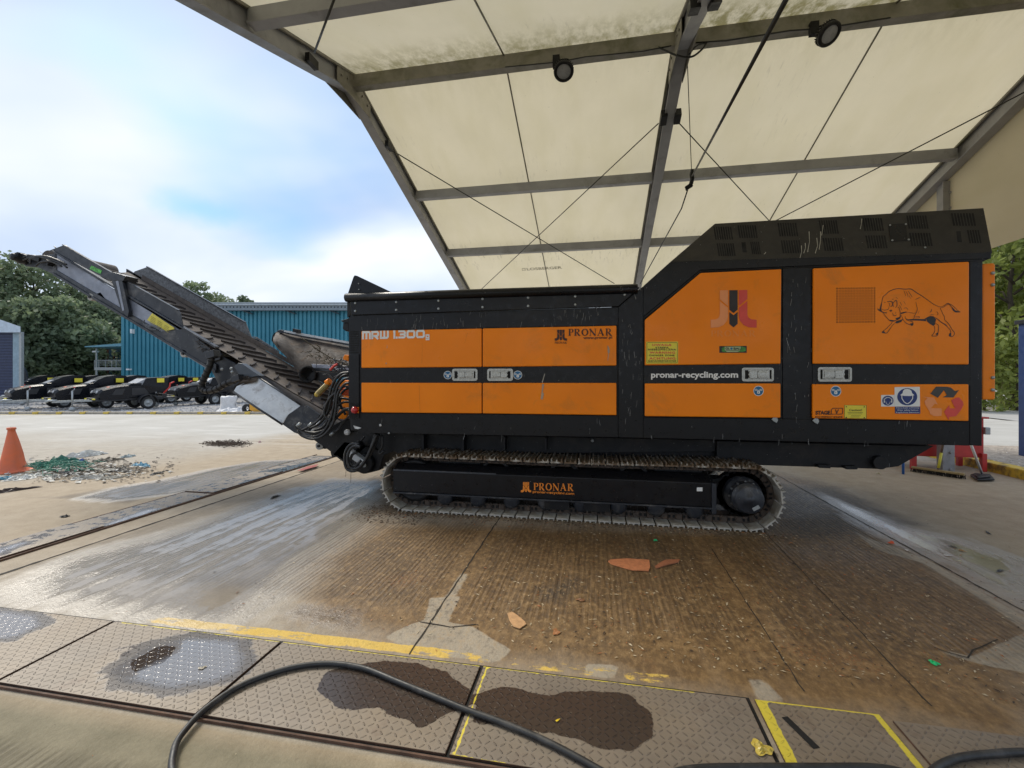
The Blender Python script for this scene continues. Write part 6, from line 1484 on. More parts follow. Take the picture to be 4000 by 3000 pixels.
mb = MB(); mb.add([(6.74, 0, 0.02), (13.5, 0, 0.02), (15.5, 12, 0.02), (6.74, 12, 0.02)], [(0, 1, 2, 3)]); tag(mb.build('gravel_bed', mat('gravel_bed_right', (0.30, 0.25, 0.20), 0.95, var=0.4, scale=9, bump=1.0, bscale=20)), kind='structure')
mb = MB(); stones(mb, 3500, lambda r: Vector((r.uniform(6.8, 12.5), r.uniform(5, 12), 0.01)), 0.012, 0.045, 6)
tag(mb.build('gravel', mat('pale_stones', (0.40, 0.36, 0.31), 0.9, var=0.6, scale=5)), 'pale stones behind the yellow kerb on the right', 'gravel', kind='stuff')
# road beyond the gravel, right
mb = MB(); mb.add([(13.2, -5, 0.006), (60, -5, 0.006), (60, 60, 0.006), (15.5, 60, 0.006), (14.6, 12, 0.006)], [(0, 1, 2, 3, 4)]); tag(mb.build('road', mat('pale_road', (0.36, 0.345, 0.32), 0.85, var=0.12, scale=0.6, dirt=(0.3, 0.29, 0.28), dirt_amt=0.2, dscale=0.7)), kind='structure')
mb = MB(); mb.beam((13.3, -5, 0.04), (14.75, 13, 0.04), 0.10, 0.08); tag(mb.build('kerb', M['galv']), kind='structure')
# yellow kerb, right
m, t, b = newmat('yellow_kerb_paint'); q = NT(t); P = t.nodes.new('ShaderNodeNewGeometry').outputs['Position']
nn = q.noise(6, 7, 0.7, vec=P); wear = q.rng(nn, 0.46, 0.62, 0, 0.85)
c_ = q.mix(wear, (0.62, 0.42, 0.045), (0.13, 0.09, 0.05)); t.links.new(c_, b.inputs['Base Color']); b.inputs['Roughness'].default_value = 0.75
t.links.new(q.bump(nn, 0.4, 0.02), b.inputs['Normal'])
mb = MB()
for k in range(9): mb.box(6.48, 6.73, 2.6+k*0.92, 3.505+k*0.92, -0.02, 0.15+0.003*(k % 2))
o_ = mb.build('kerb', m, bevel=0.02); tag(o_, kind='structure')
mb = MB(); 
# far kerb with yellow dabs
mb = MB(); md = MB()
for k in range(40):
    a, b_ = gd(-500+k*46, 18.75, 0.045), gd(-500+k*46+45, 18.75, 0.045); mb.beam(a, b_, 0.22, 0.09)
    if k % 2: 
        c = gd(-500+k*46+40, 18.62, 0.045); md.obox(c+Vector((0, 0, 0.01)), VR*0.10, VF*0.03, (0, 0, 0.045)); md.obox(c+VF*0.1+Vector((0, 0, 0.05)), VR*0.06, VF*0.1, (0, 0, 0.003))
tag(mb.build('kerb', mat('kerb_stone', (0.34, 0.30, 0.24), 0.85, var=0.25), bevel=0.01), kind='structure')
tag(md.build('kerb_paint', mat('yellow_dab', (0.60, 0.43, 0.08), 0.8, var=0.3, scale=9)), kind='structure')
mb = MB()
for (x0, x1) in ((-80, 240), (600, 1130)): mb.add([gd(x0, 18.3, 0.004), gd(x1, 18.3, 0.004), gd(x1, 18.45, 0.004), gd(x0, 18.45, 0.004)], [(0, 1, 2, 3)])
tag(mb.build('road_line', mat('faded_yellow_line', (0.55, 0.44, 0.2), 0.85, var=0.3, scale=5)), kind='structure')
# ---- wood chippers
CB = mat('chipper_black', (0.006, 0.007, 0.010), 0.25, var=0.2, scale=3, rvar=0.05, spec=0.28)
CG = mat('chipper_grey_panel', (0.30, 0.31, 0.33), 0.3)
CD = mat('chipper_chassis', (0.02, 0.02, 0.022), 0.5)
CR = mat('chipper_red', (0.55, 0.03, 0.02), 0.4); CO = mat('chipper_orange_badge', (0.75, 0.12, 0.02), 0.5)
def chipper(kind, label, near=True):
    o = thing('wood_chipper', (0, 0, 0), label, 'wood chipper', 'black wood chippers parked on the gravel')
    mb = MB()                          # engine hood, nose towards +x
    prof = [(1.38, 0.56), (1.42, 0.82), (1.28, 0.97), (0.75, 1.12), (0.32, 1.17), (0.30, 0.58)]
    def hoodsec(y, k): return [(x*(1-0.03*abs(k))+0.0, y, z - 0.07*abs(k)**2) for x, z in prof]
    secs = [hoodsec(y, k) for y, k in ((-0.52, -1), (-0.40, -0.35), (0, 0), (0.40, 0.35), (0.52, 1))]
    for s1, s2 in zip(secs[:-1], secs[1:]):
        for i in range(len(prof)-1): mb.add([s1[i], s1[i+1], s2[i+1], s2[i]], [(0, 1, 2, 3)])
    mb.add(secs[0], [tuple(range(6))]); mb.add(secs[-1], [tuple(range(6))])
    mb.build('engine_hood', CB, o, local=True, bevel=0.02)
    mb = MB(); mb.box(-0.55, 0.32, -0.50, 0.50, 0.55, 1.12); mb.prism([(0.32, -0.5, 1.12), (0.2, -0.5, 1.22), (-0.2, -0.5, 1.24), (-0.2, -0.5, 1.12)], (0, 1.0, 0)); mb.build('drum_housing', CB, o, local=True, bevel=0.03)
    mb = MB(); mb.box(-1.1, 1.55, -0.42, 0.42, 0.42, 0.58); mb.box(0.3, 1.5, -0.5, 0.5, 0.42, 0.50); mb.build('chassis', CD, o, local=True, bevel=0.02)
    if kind == 1:                      # open infeed hopper
        mb = MB(); mb.prism([(-0.2, -0.52, 1.12), (-0.35, -0.52, 1.44), (-1.25, -0.62, 1.48), (-1.2, -0.62, 0.95), (-0.5, -0.5, 0.72)], (0, 0.03, 0)); mb.prism([(-0.2, 0.49, 1.12), (-0.35, 0.49, 1.44), (-1.25, 0.59, 1.48), (-1.2, 0.59, 0.95), (-0.5, 0.5, 0.72)], (0, 0.03, 0))
        mb.prism([(-0.35, -0.55, 1.44), (-1.25, -0.6, 1.49), (-1.25, -0.6, 1.51), (-0.35, -0.55, 1.46)], (0, 1.15, 0)); mb.build('infeed_hopper', CB, o, local=True, bevel=0.01)
        mb = MB(); mb.prism([(0.05, -0.49, 1.20), (-0.35, -0.49, 1.44), (-0.39, -0.49, 1.44), (-0.24, -0.49, 1.12)], (0, 0.98, 0)); mb.build('hopper_front', CG, o, local=True, bevel=0.01)
    else:                              # arched infeed chute
        mb = MB(); arcp = [(0.1, 1.14), (-0.1, 1.34), (-0.4, 1.50), (-0.8, 1.58), (-1.15, 1.55), (-1.3, 1.45)]
        for y in (-0.5, 0.47): mb.prism([(x, y, z) for x, z in arcp] + [(-1.25, y, 1.0), (-0.5, y, 0.75)], (0, 0.03, 0))
        mb.build('infeed_hopper', CB, o, local=True, bevel=0.008); mb = MB()
        for (x0, z0), (x1, z1) in zip(arcp[:-1], arcp[1:]): mb.prism([(x0, -0.5, z0), (x1, -0.5, z1), (x1, -0.5, z1+0.03), (x0, -0.5, z0+0.03)], (0, 1.0, 0))
        mb.build('hopper_front', CB, o, local=True); mb = MB(); mb.prism([(0.16, -0.3, 1.20), (-0.12, -0.3, 1.36), (-0.12, -0.3, 1.38), (0.16, -0.3, 1.23)], (0, 0.6, 0)); mb.build('hopper_window', CG, o, local=True)
    mb = MB(); mb.tube([(-1.0, 0.66, 0.72), (-1.25, 0.68, 1.0), (-1.28, 0.68, 1.20), (-1.45, 0.68, 1.28)], 0.035, 8); mb.tube([(-1.0, -0.66, 0.72), (-1.25, -0.68, 1.0), (-1.28, -0.68, 1.20), (-1.45, -0.68, 1.28)], 0.035, 8); mb.build('control_bar', CR, o, local=True)
    mb = MB()
    for y in (-0.36, 0.20): mb.prism([(1.395, y, 0.78), (1.345, y, 0.90), (1.345, y+0.16, 0.90), (1.395, y+0.16, 0.78)], (0.02, 0, 0.008))
    mb.build('headlamp', CG, o, local=True, bevel=0.005)
    mb = MB(); mb.prism([(0.95, 0.527, 0.70), (0.55, 0.527, 0.70), (0.45, 0.527, 0.98), (0.80, 0.52, 0.95)], (0, 0.012, 0)); mb.prism([(0.2, 0.505, 0.66), (-0.45, 0.505, 0.66), (-0.45, 0.505, 1.0), (0.2, 0.505, 1.0)], (0, 0.012, 0)); mb.build('side_vent', CD, o, local=True, bevel=0.004)
    mb = MB(); mb.box(-1.05, -0.75, 0.625, 0.63, 1.25, 1.45); mb.build('warning_label', M['yellowst'], o, local=True)
    mb = MB(); mb.prism([(1.0, 0.1, 1.045), (0.6, 0.1, 1.11), (0.6, 0.3, 1.105), (1.0, 0.3, 1.04)], (0, 0, 0.012)); mb.build('badge', CO, o, local=True)
    mb = MB()
    for k in range(3): mb.box(-1.3, -1.1, -0.45+k*0.3, -0.3+k*0.3, 0.5, 0.7)
    mb.box(-1.7, -1.1, -0.4, 0.4, 0.46, 0.52); mb.build('rear_frame', CD, o, local=True, bevel=0.01)
    for sgn in (-1, 1):
        wm = MB(); c = Vector((-0.35, 0.70*sgn, 0.30)); wm.lathe(c, (0, sgn, 0), [(-0.1, 0.18), (-0.09, 0.27), (-0.06, 0.30), (0.06, 0.30), (0.09, 0.27), (0.10, 0.19), (0.06, 0.185)], 28); wh = wm.build('wheel', M['tyre'], o, local=True)
        rm = MB(); rm.lathe(c, (0, sgn, 0), [(0.06, 0.19), (0.07, 0.18), (0.03, 0.15), (0.02, 0.10), (0.05, 0.06), (0.06, 0.0)], 20)
        for k in range(8): a = k*math.pi/4; rm.obox(c+Vector((0.13*math.cos(a), 0.035*sgn, 0.13*math.sin(a))), (0.018, 0, 0), (0, 0.012, 0), (0, 0, 0.018))
        ro_ = rm.build('rim', M['galv'], wh, local=True)
        fm = MB()
        for k in range(8):
            a0_, a1_ = math.pi*(0.02+0.96*k/8), math.pi*(0.02+0.96*(k+1)/8)
            pts = [c+Vector((0.40*math.cos(a), 0, 0.40*math.sin(a))) for a in (a0_, a1_)] + [c+Vector((0.37*math.cos(a), 0, 0.37*math.sin(a))) for a in (a1_, a0_)]
            fm.prism([p+Vector((0, -0.13, 0)) for p in pts], (0, 0.26, 0))
        fm.build('mudguard', CD, o, local=True)
    mb = MB(); mb.beam((1.5, 0, 0.48), (2.75, 0, 0.46), 0.09, 0.09); mb.beam((1.2, 0.4, 0.46), (2.2, 0.03, 0.46), 0.06, 0.06); mb.beam((1.2, -0.4, 0.46), (2.2, -0.03, 0.46), 0.06, 0.06)
    mb.tube([(2.6, 0, 0.5), (2.85, 0, 0.52), (2.95, 0, 0.46)], 0.05, 8); mb.build('drawbar', M['galv'], o, local=True)
    mb = MB(); mb.cyl((2.15, 0.12, 0.25), (2.15, 0.12, 0.92), 0.03, n=10); mb.tube([(2.15, 0.12, 0.92), (2.08, 0.12, 0.97), (2.08, 0.12, 1.05)], 0.014, 6); mb.build('jockey_leg', M['galv'], o, local=True)
    mb = MB(); mb.sphere((2.08, 0.12, 1.07), 0.03, 6); mb.build('crank_knob', CR, o, local=True)
    mb = MB(); mb.lathe((2.15, 0.12, 0.11), (0, 1, 0), [(-0.03, 0), (-0.03, 0.11), (0.03, 0.11), (0.03, 0)], 16); mb.build('jockey_wheel', M['galv'], o, local=True)
    mb = MB()
    for y in (-0.42, 0.42): mb.box(1.52, 1.56, y-0.12, y+0.12, 0.50, 0.56)
    mb.build('reflector', M['yellowst'], o, local=True)
    if kind == 3:
        mb = MB(); pts = crv([(0.1, 0, 1.1), (0.1, 0, 1.7), (0.3, 0, 2.1), (0.8, 0, 2.35), (1.6, 0, 2.4)]); mb.tube(pts, [0.16]*len(pts), 8, smooth=False); mb.build('discharge_chute', M['side'], o, local=True)
    return o
def lab_ch(s): return s
spots = [(577, 21.3, 1, 'right-hand wood chipper of the front row, with its wheel in full view'), (415, 21.6, 2, 'black wood chipper with an arched chute, second in the front row'), (250, 21.9, 2, 'black wood chipper at the left end of the front row, beside the navy cabin'),
         (505, 25.5, 2, 'wood chipper half hidden behind the middle of the front row'), (345, 25.8, 2, 'wood chipper behind the two left chippers of the front row'), (668, 25.6, 2, 'arched wood chipper behind the right end of the front row, before the blue shed'),
         (727, 27.5, 1, 'wood chipper standing apart in front of the blue shed'), (905, 25.5, 2, 'wood chipper hidden partly by the thick ribbed hose and white bag'), (838, 24.6, 1, 'wood chipper seen just left of the thick ribbed hose of the conveyor'), (150, 27.5, 3, 'wood chipper with a tall curved discharge chute beside the navy cabin')]
protos = {}
HEAD = math.atan2((-VR*0.50 - VF*0.866).y, (-VR*0.50 - VF*0.866).x)
for (u, t_, k_, lb) in spots:
    if k_ not in protos: o = protos[k_] = chipper(k_, lb)
    else: o = copy_tree(protos[k_]); o['label'] = lb
    f_ = -VR*0.50 - VF*0.866; s_ = Vector((-f_.y, f_.x, 0))       # forward and its left, which faces the camera
    wpos = gd(u, t_); loc = wpos + f_*0.35 - s_*0.70
    o.location = (loc.x, loc.y, 0.03); o.rotation_euler = (0, 0, HEAD + random.uniform(-0.03, 0.03))
# ---- white bag by the conveyor foot
def crumple(c, rx, ry, h, seed, n=14, rot=0.0, lumps=3.0):
    r = np.random.default_rng(seed); vs = []; ph = r.uniform(0, 6.28, 8); fr = r.uniform(1, lumps, 8)
    for i in range(n+1):
        row = []
        for j in range(n+1):
            a = 2*i/n-1; b__ = 2*j/n-1; x, y = a*math.sqrt(1-b__*b__/2), b__*math.sqrt(1-a*a/2)
            e_ = 1+0.22*math.sin(ph[0]+3*math.atan2(y, x))+0.15*math.sin(ph[1]+5*math.atan2(y, x)); rr_ = math.hypot(x, y)
            z = h*max(0.02, (1-rr_**2)*(0.6+0.4*math.sin(ph[2]+fr[2]*3*x)*math.cos(ph[3]+fr[3]*3*y)) + 0.22*math.sin(ph[4]+9*x+2*y)*math.cos(ph[5]+8*y) + r.uniform(-.16, .16))
            if rr_ > 0.92: z = 0.004
            X = x*rx*e_; Y = y*ry*e_
            row.append(Vector((c[0]+X*math.cos(rot)-Y*math.sin(rot), c[1]+X*math.sin(rot)+Y*math.cos(rot), c[2]+max(0.004, z))))
        vs.append(row)
    return vs
bagm = mat('white_woven_bag', (0.62, 0.61, 0.60), 0.7, var=0.15, dirt=(0.35, 0.33, 0.3), dirt_amt=0.3)
p = gd(893, 20.5)
wb = MB(); a, b_ = VR*0.30, VF*0.3
def ringp(k, s, z): return p + a*s*math.cos(k) *1.1 + b_*s*math.sin(k) + Vector((0, 0, z))
rw_ = []
for z, s in ((0.02, 1.25), (0.12, 1.0), (0.35, 0.95), (0.6, 1.0), (0.66, 0.9), (0.64, 0.3)):
    rw_.append([ringp(2*math.pi*k/14, s*(1+0.08*math.sin(k*2.3+z*9)), z+0.03*math.sin(k*1.7)) for k in range(15)])
wb.grid(rw_, True); o = wb.build('bulk_bag', bagm); tag(o, 'white bulk bag standing on the gravel behind the conveyor foot', 'bag')
mb = MB(); mb.grid(crumple(gd(915, 19.7, 0.02), 0.7, 0.45, 0.25, 5)); tag(mb.build('plastic_sheet', bagm), 'crumpled white sheet lying in front of the white bulk bag', 'plastic sheet')
mb = MB(); c = gd(968, 19.5, 0.18); mb.lathe(c-VF*0.1, VF, [(0, 0.1), (0.0, 0.2), (0.15, 0.2), (0.15, 0.1), (0, 0.1)], 18); tag(mb.build('tyre', M['tyre']), 'black tyre half hidden by the steel conveyor skirt', 'tyre')
mb = MB(); c = gd(1015, 19.2, 0.2); mb.obox(c, VR*0.28+Vector((0, 0, -0.12)), VF*0.3, (0, 0, 0.16)); tag(mb.build('orange_crate', mat('ochre_plastic', (0.62, 0.32, 0.03), 0.5), bevel=0.03), 'ochre plastic box lying behind the conveyor skirt', 'box')
# ================================================================ TREES
m, t, b = newmat('leaves'); q = NT(t); P = t.nodes.new('ShaderNodeNewGeometry').outputs['Position']
oi = t.nodes.new('ShaderNodeObjectInfo').outputs['Random']
c_ = q.mix(q.rng(q.noise(0.6, 4, 0.7, vec=P), 0.32, 0.68), (0.15, 0.195, 0.12), (0.26, 0.315, 0.18))  # greens paled and greyed to paint haze into the left trees
c_ = q.mix(q.rng(q.noise(3.0, 2, 0.5, vec=P), 0.45, 0.7, 0, 0.5), c_, (0.20, 0.25, 0.08))
c_ = q.mix(q.math('MULTIPLY', oi, 0.45), c_, (0.085, 0.125, 0.08))
t.links.new(c_, b.inputs['Base Color']); b.inputs['Roughness'].default_value = 0.55
tr = q('ShaderNodeBsdfTranslucent'); t.links.new(c_, tr.inputs[0]); ms = q('ShaderNodeMixShader'); ms.inputs[0].default_value = 0.45
t.links.new(b.outputs[0], ms.inputs[1]); t.links.new(tr.outputs[0], ms.inputs[2]); t.links.new(ms.outputs[0], t.nodes['Material Output'].inputs[0])
M['leaf'] = m
M['leaf2'] = m.copy(); M['leaf2'].name = 'bright_leaves'
for nd in M['leaf2'].node_tree.nodes:
    if nd.bl_idname == 'ShaderNodeMix':
        for i_ in (6, 7):
            if not nd.inputs[i_].is_linked: c0 = nd.inputs[i_].default_value; nd.inputs[i_].default_value = (c0[0]*1.35, c0[1]*1.25, c0[2]*0.5, 1)
BK = mat('bark', (0.07, 0.055, 0.04), 0.9, var=0.3, scale=5)
def leafmesh(centres, per, rad, size, seed, lm='leaf'):
    r = np.random.default_rng(seed); Cn = np.array(centres); k = len(Cn)
    idx = np.repeat(np.arange(k), per); n = len(idx)
    d = r.normal(size=(n, 3)); d /= np.linalg.norm(d, axis=1, keepdims=True); rr_ = rad*np.cbrt(r.uniform(0.15, 1, n))*r.uniform(0.7, 1.15, n)
    Pp = Cn[idx] + d*rr_[:, None]*np.array([1, 1, 0.75])
    a = r.normal(size=(n, 3)); a /= np.linalg.norm(a, axis=1, keepdims=True); b__ = np.cross(a, r.normal(size=(n, 3))); b__ /= np.linalg.norm(b__, axis=1, keepdims=True)
    s = (size*r.uniform(0.6, 1.3, n))[:, None]
    V = np.stack([Pp-a*s, Pp+b__*s*0.55, Pp+a*s, Pp-b__*s*0.55], 1).reshape(-1, 3)
    me = bpy.data.meshes.new('crown'); me.vertices.add(4*n); me.vertices.foreach_set('co', V.ravel().astype(np.float32))
    me.loops.add(4*n); me.loops.foreach_set('vertex_index', np.arange(4*n, dtype=np.int32)); me.polygons.add(n)
    me.polygons.foreach_set('loop_start', np.arange(0, 4*n, 4, dtype=np.int32)); me.polygons.foreach_set('loop_total', np.full(n, 4, np.int32)); me.update(calc_edges=True); me.materials.append(M[lm]); return me
def tree(loc, h, w_, seed, label, group, per=150, ncl=46, size=0.24, low=0.22):
    r = random.Random(seed); o = thing('broadleaf_tree', loc, label, 'tree', group)
    tm = MB(); cen = []
    tm.tube([(0, 0, -0.1), (0.1, 0.05, h*0.3), (-0.1, 0.1, h*0.6), (0.05, 0, h*0.85)], [h*0.022, h*0.017, h*0.01, h*0.004], 8)
    for k in range(ncl):
        f = (k+0.5)/ncl; z = h*(low + (1-low)*f); ww = w_*math.sin(math.pi*min(1, (0.16+0.78*f)))**0.8*(0.55+0.45*r.random()); a = k*2.399+r.uniform(-.4, .4)
        c = Vector((math.cos(a)*ww, math.sin(a)*ww, z-0.06*h*r.random())); cen.append(tuple(c))
        if k % 2 == 0: tm.tube([(0, 0, max(h*0.15, c.z-0.35*ww-0.5)), tuple(c*0.55+Vector((0, 0, c.z*0.42))), tuple(c)], [h*0.007, h*0.004, h*0.0015], 5)
    tm.build('trunk', BK, o, local=True)
    me = leafmesh(cen, per, w_*0.33, size, seed, 'leaf2' if 30 < seed < 40 else 'leaf'); cr = bpy.data.objects.new('crown', me); C.objects.link(cr); cr.parent = o
    return o
G1 = 'trees behind the wood chippers'
tspec = [(-330, 44, 13.5, 4.5, 1), (-60, 43, 13.2, 4.6, 2), (130, 45, 13.0, 4.4, 3), (285, 47, 10.8, 4.2, 4), (410, 48, 9.3, 3.6, 5), (215, 39, 8.2, 3.4, 6), (60, 37, 7.2, 3.2, 7), (360, 42, 6.4, 3.0, 8), (480, 50, 8.2, 3.2, 9)]
tl = ['tall broadleaf tree outside the left edge of the photo', 'tall tree rising above the navy cabin', 'tall tree behind the tip of the conveyor', 'tree seen under the middle of the raised conveyor', 'tree left of the blue shed above the balcony roof', 'lower leafy tree between the navy cabin and the balcony',
      'low bushy tree just right of the navy cabin', 'low dark tree beside the balcony railing', 'tree peeping between the balcony roof and the blue shed']
for (u, t_, h_, w_, sd_), lb in zip(tspec, tl): tree(gd(u, t_), h_, w_, sd_, lb, G1, per=130 if t_ > 40 else 170)
G2 = 'trees rising behind the blue shed roof'
for (u, t_, h_, w_, sd_, lb) in ((765, 62, 14.6, 2.6, 21, 'pale treetop above the shed roof, right beside the conveyor side board'), (860, 66, 13.6, 3.2, 22, 'broad low treetop above the middle of the shed roof'), (965, 62, 12.6, 2.0, 23, 'small thin treetop above the shed roof, nearest the shredder')):
    tree(gd(u, t_), h_, w_, sd_, lb, G2, per=90, ncl=34, size=0.26, low=0.4)
G3 = 'trees right of the shredder'
for (u, t_, h_, w_, sd_, lb) in ((3960, 22, 9.5, 3.3, 31, 'leafy tree right of the shredder behind the blue post'), (4250, 24, 10.5, 4.0, 32, 'tree outside the right edge of the photo'), (3780, 27, 9.5, 3.6, 33, 'tree behind the rear door of the shredder'), (4080, 31, 11.5, 4.2, 34, 'darker tree deeper behind the tree by the blue post')):
    tree(gd(u, t_), h_, w_, sd_, lb, G3, per=170, ncl=50, size=0.17, low=0.12)
def hedge(u0, u1, t_, h_, label, seed, cat='hedge'):
    r = random.Random(seed); o = thing('hedge', gd((u0+u1)/2, t_), label, cat); b0 = base(o); cen = []
    n_ = int(abs(u1-u0)/F*t_/0.7)
    for k in range(n_):
        for z in np.arange(0.3, h_, 0.65): p = gd(u0+(u1-u0)*(k+0.5)/n_+r.uniform(-6, 6), t_+r.uniform(-0.6, 0.6), z+r.uniform(-.2, .25)); cen.append(tuple(p-b0))
    me = leafmesh(cen, 55, 0.62, 0.15, seed, 'leaf2' if seed == 42 else 'leaf'); cr = bpy.data.objects.new('foliage', me); C.objects.link(cr); cr.parent = o
    mb = MB()
    for k in range(n_//2): p = gd(u0+(u1-u0)*(k+0.5)/(n_//2), t_); mb.cyl(p, p+Vector((r.uniform(-.3, .3), 0, h_*0.8)), 0.05, 0.02, n=5)
    mb.build('stem', BK, o)
hedge(-150, 480, 40, 3.6, 'dark hedge at the foot of the trees behind the wood chippers', 41)
hedge(3650, 4300, 20.5, 3.0, 'dense green hedge across the road on the right', 42)
# ================================================================ RIGHT SIDE THINGS
mb = MB(); pb = gnd(4012, 1788); w_ = 0.16; mb.box(atx(3976, 1500, 7.9).x if False else pb.x-0.02, pb.x+0.26, pb.y, pb.y+0.16, 0, 2.62)
bp = thing('blue_post', (pb.x+0.12, pb.y+0.14, 0), 'dark blue square steel post at the right edge of the photo', 'post')
mb.build('shaft', mat('navy_post', (0.012, 0.03, 0.11), 0.4, dirt=DUST, dirt_amt=0.1), bp, bevel=0.01)
mb = MB(); mb.box(pb.x-0.06, pb.x+0.30, pb.y-0.04, pb.y+0.20, 2.62, 2.70); mb.build('cap', M['black2'], bp, bevel=0.01)
mb = MB(); a, b_ = gd(3903, 21), deep(3920, 1490, 21); mb.tube([a, b_], [0.06, 0.045], 8); tag(mb.build('wooden_stake', mat('mossy_wood', (0.26, 0.25, 0.10), 0.8)), 'leaning weathered wooden stake in front of the hedge on the right', 'stake')
rc = thing('red_cabinet', (5.9, 8.95, 0), 'red steel cabinet on legs behind the tent post at the right end of the shredder', 'cabinet')
RM = mat('red_steel', (0.46, 0.035, 0.03), 0.45, var=0.12)
mb = MB(); mb.box(5.33, 6.42, 8.84, 9.35, 0.22, 0.88); mb.build('body', RM, rc, bevel=0.01)
mb = MB(); mb.box(5.30, 6.47, 8.80, 9.38, 0.88, 0.91); mb.build('lid', RM, rc, bevel=0.006)
for x in (5.36, 6.38):
    for y in (8.80, 9.30): mb = MB(); mb.box(x-0.035, x+0.035, y-0.035, y+0.035, 0, 0.30); mb.build('leg', RM, rc, bevel=0.004)
mb = MB(); mb.box(6.40, 6.475, 8.78, 8.84, 0.62, 0.74); mb.build('latch', M['galv'], rc, bevel=0.01)
p = gnd(3528, 1852); bt = thing('blue_trestle', p, 'thin blue steel trestle leg showing under the shredder', 'trestle'); bmx = mat('blue_tube', (0.02, 0.12, 0.42), 0.4)
mb = MB(); mb.cyl(p, p+Vector((0, 0, 0.75)), 0.018, n=8); mb.build('leg', bmx, bt)
mb = MB(); mb.cyl(p+Vector((0, 0.6, 0)), p+Vector((0, 0.6, 0.75)), 0.018, n=8); mb.build('leg', bmx, bt)
mb = MB(); mb.box(p.x-0.03, p.x+0.03, p.y-0.05, p.y+0.65, 0.75, 0.79); mb.build('top_bar', bmx, bt); mb = MB(); mb.cyl(p+Vector((0, 0, 0.2)), p+Vector((-0.08, 0.25, 0.7)), 0.008, n=6); mb.build('brace', M['steel'], bt)
# brooms
bA, bB = gnd(3562, 1842), gnd(3768, 1872); bm_ = (bA+bB)/2; brm = thing('yard_broom', bm_, 'wide yard broom with a yellow and brown handle leaning on the tent post', 'broom')
mb = MB(); mb.beam(bA+Vector((0, 0, 0.075)), bB+Vector((0, 0, 0.075)), 0.07, 0.03); mb.build('head', mat('broom_wood', (0.30, 0.22, 0.10), 0.7), brm, bevel=0.004)
mb = MB(); r = random.Random(8)
for k in range(240): q_ = bA.lerp(bB, r.random()) + Vector((r.uniform(-.03, .03), r.uniform(-.03, .03), 0.065)); mb.tube([q_, q_+Vector((r.uniform(-.02, .02), r.uniform(-.02, .02), -0.062))], 0.004, 3, caps=False)
mb.build('bristles', mat('dark_bristle', (0.02, 0.017, 0.013), 0.8), brm)
hs = gnd(3664, 1856)+Vector((0, 0, 0.08)); hd = (at(3678, 1765, 8.35)-hs)
mb = MB(); mb.cyl(hs+hd*0.12, hs+hd*0.95, 0.019, n=10); mb.build('handle_sleeve', mat('yellow_sleeve', (0.62, 0.56, 0.06), 0.5), brm)
mb = MB(); mb.cyl(hs, hs+hd*0.14, 0.015, n=8); mb.cyl(hs+hd*0.93, hs+hd*2.2, 0.015, n=10); mb.build('handle', mat('brown_handle', (0.14, 0.09, 0.06), 0.6), brm)
sc_ = gnd(3838, 1866); sq = thing('floor_scraper', sc_, 'black floor scraper with a white pole on the ground right of the broom', 'scraper')
mb = MB(); mb.prism([gnd(u, v, 0.02) for u, v in ((3790, 1858), (3806, 1852), (3868, 1856), (3886, 1877), (3818, 1878))], (0, 0, 0.02)); mb.prism([gnd(u, v, 0.045) for u, v in ((3808, 1856), (3858, 1855), (3868, 1866), (3822, 1870))], (0, 0, 0.02)); mb.build('head', M['black2'], sq, bevel=0.006)
hs = gnd(3835, 1862)+Vector((0, 0, 0.06)); hd = at(3798, 1750, 7.9)-hs; mb = MB(); mb.cyl(hs, hs+hd*2.0, 0.017, n=10); mb.build('pole', M['white'], sq)
# ================================================================ LOOSE THINGS ON THE GROUND
# cone
pc = gnd(46, 1842); cone = thing('traffic_cone', pc, 'faded orange traffic cone with a battered base at the left edge beside the rubbish', 'traffic cone')
m, t, b = newmat('faded_cone'); q = NT(t); c_ = q.mix(q.rng(q.noise(5, 5, 0.6), 0.35, 0.7), (0.78, 0.16, 0.05), (0.60, 0.16, 0.08)); t.links.new(c_, b.inputs['Base Color']); b.inputs['Roughness'].default_value = 0.6
mb = MB(); rows = []
for z, r_ in ((0.02, 0.235), (0.04, 0.205), (0.10, 0.175), (0.18, 0.15), (0.3, 0.125), (0.5, 0.085), (0.66, 0.050), (0.70, 0.046), (0.705, 0.06), (0.735, 0.055), (0.74, 0.03)):
    rows.append([Vector((pc.x + (0.02*math.sin(z*5)) + r_*math.cos(k)*(1+0.10*math.sin(3*k+z*20)*(z < 0.25)), pc.y + r_*math.sin(k)*(1+0.08*math.sin(4*k+1)*(z < 0.25)), z)) for k in [2*math.pi*i/28 for i in range(29)]])
mb.grid(rows, True); mb.build('cone_body', m, cone)
mb = MB(); mb.prism([(pc.x+0.27*math.cos(a)*(1.1 if i % 2 else 1), pc.y+0.27*math.sin(a), 0.0) for i, a in enumerate([2*math.pi*k/12 for k in range(12)])], (0, 0, 0.025)); mb.build('base', m, cone, bevel=0.006)
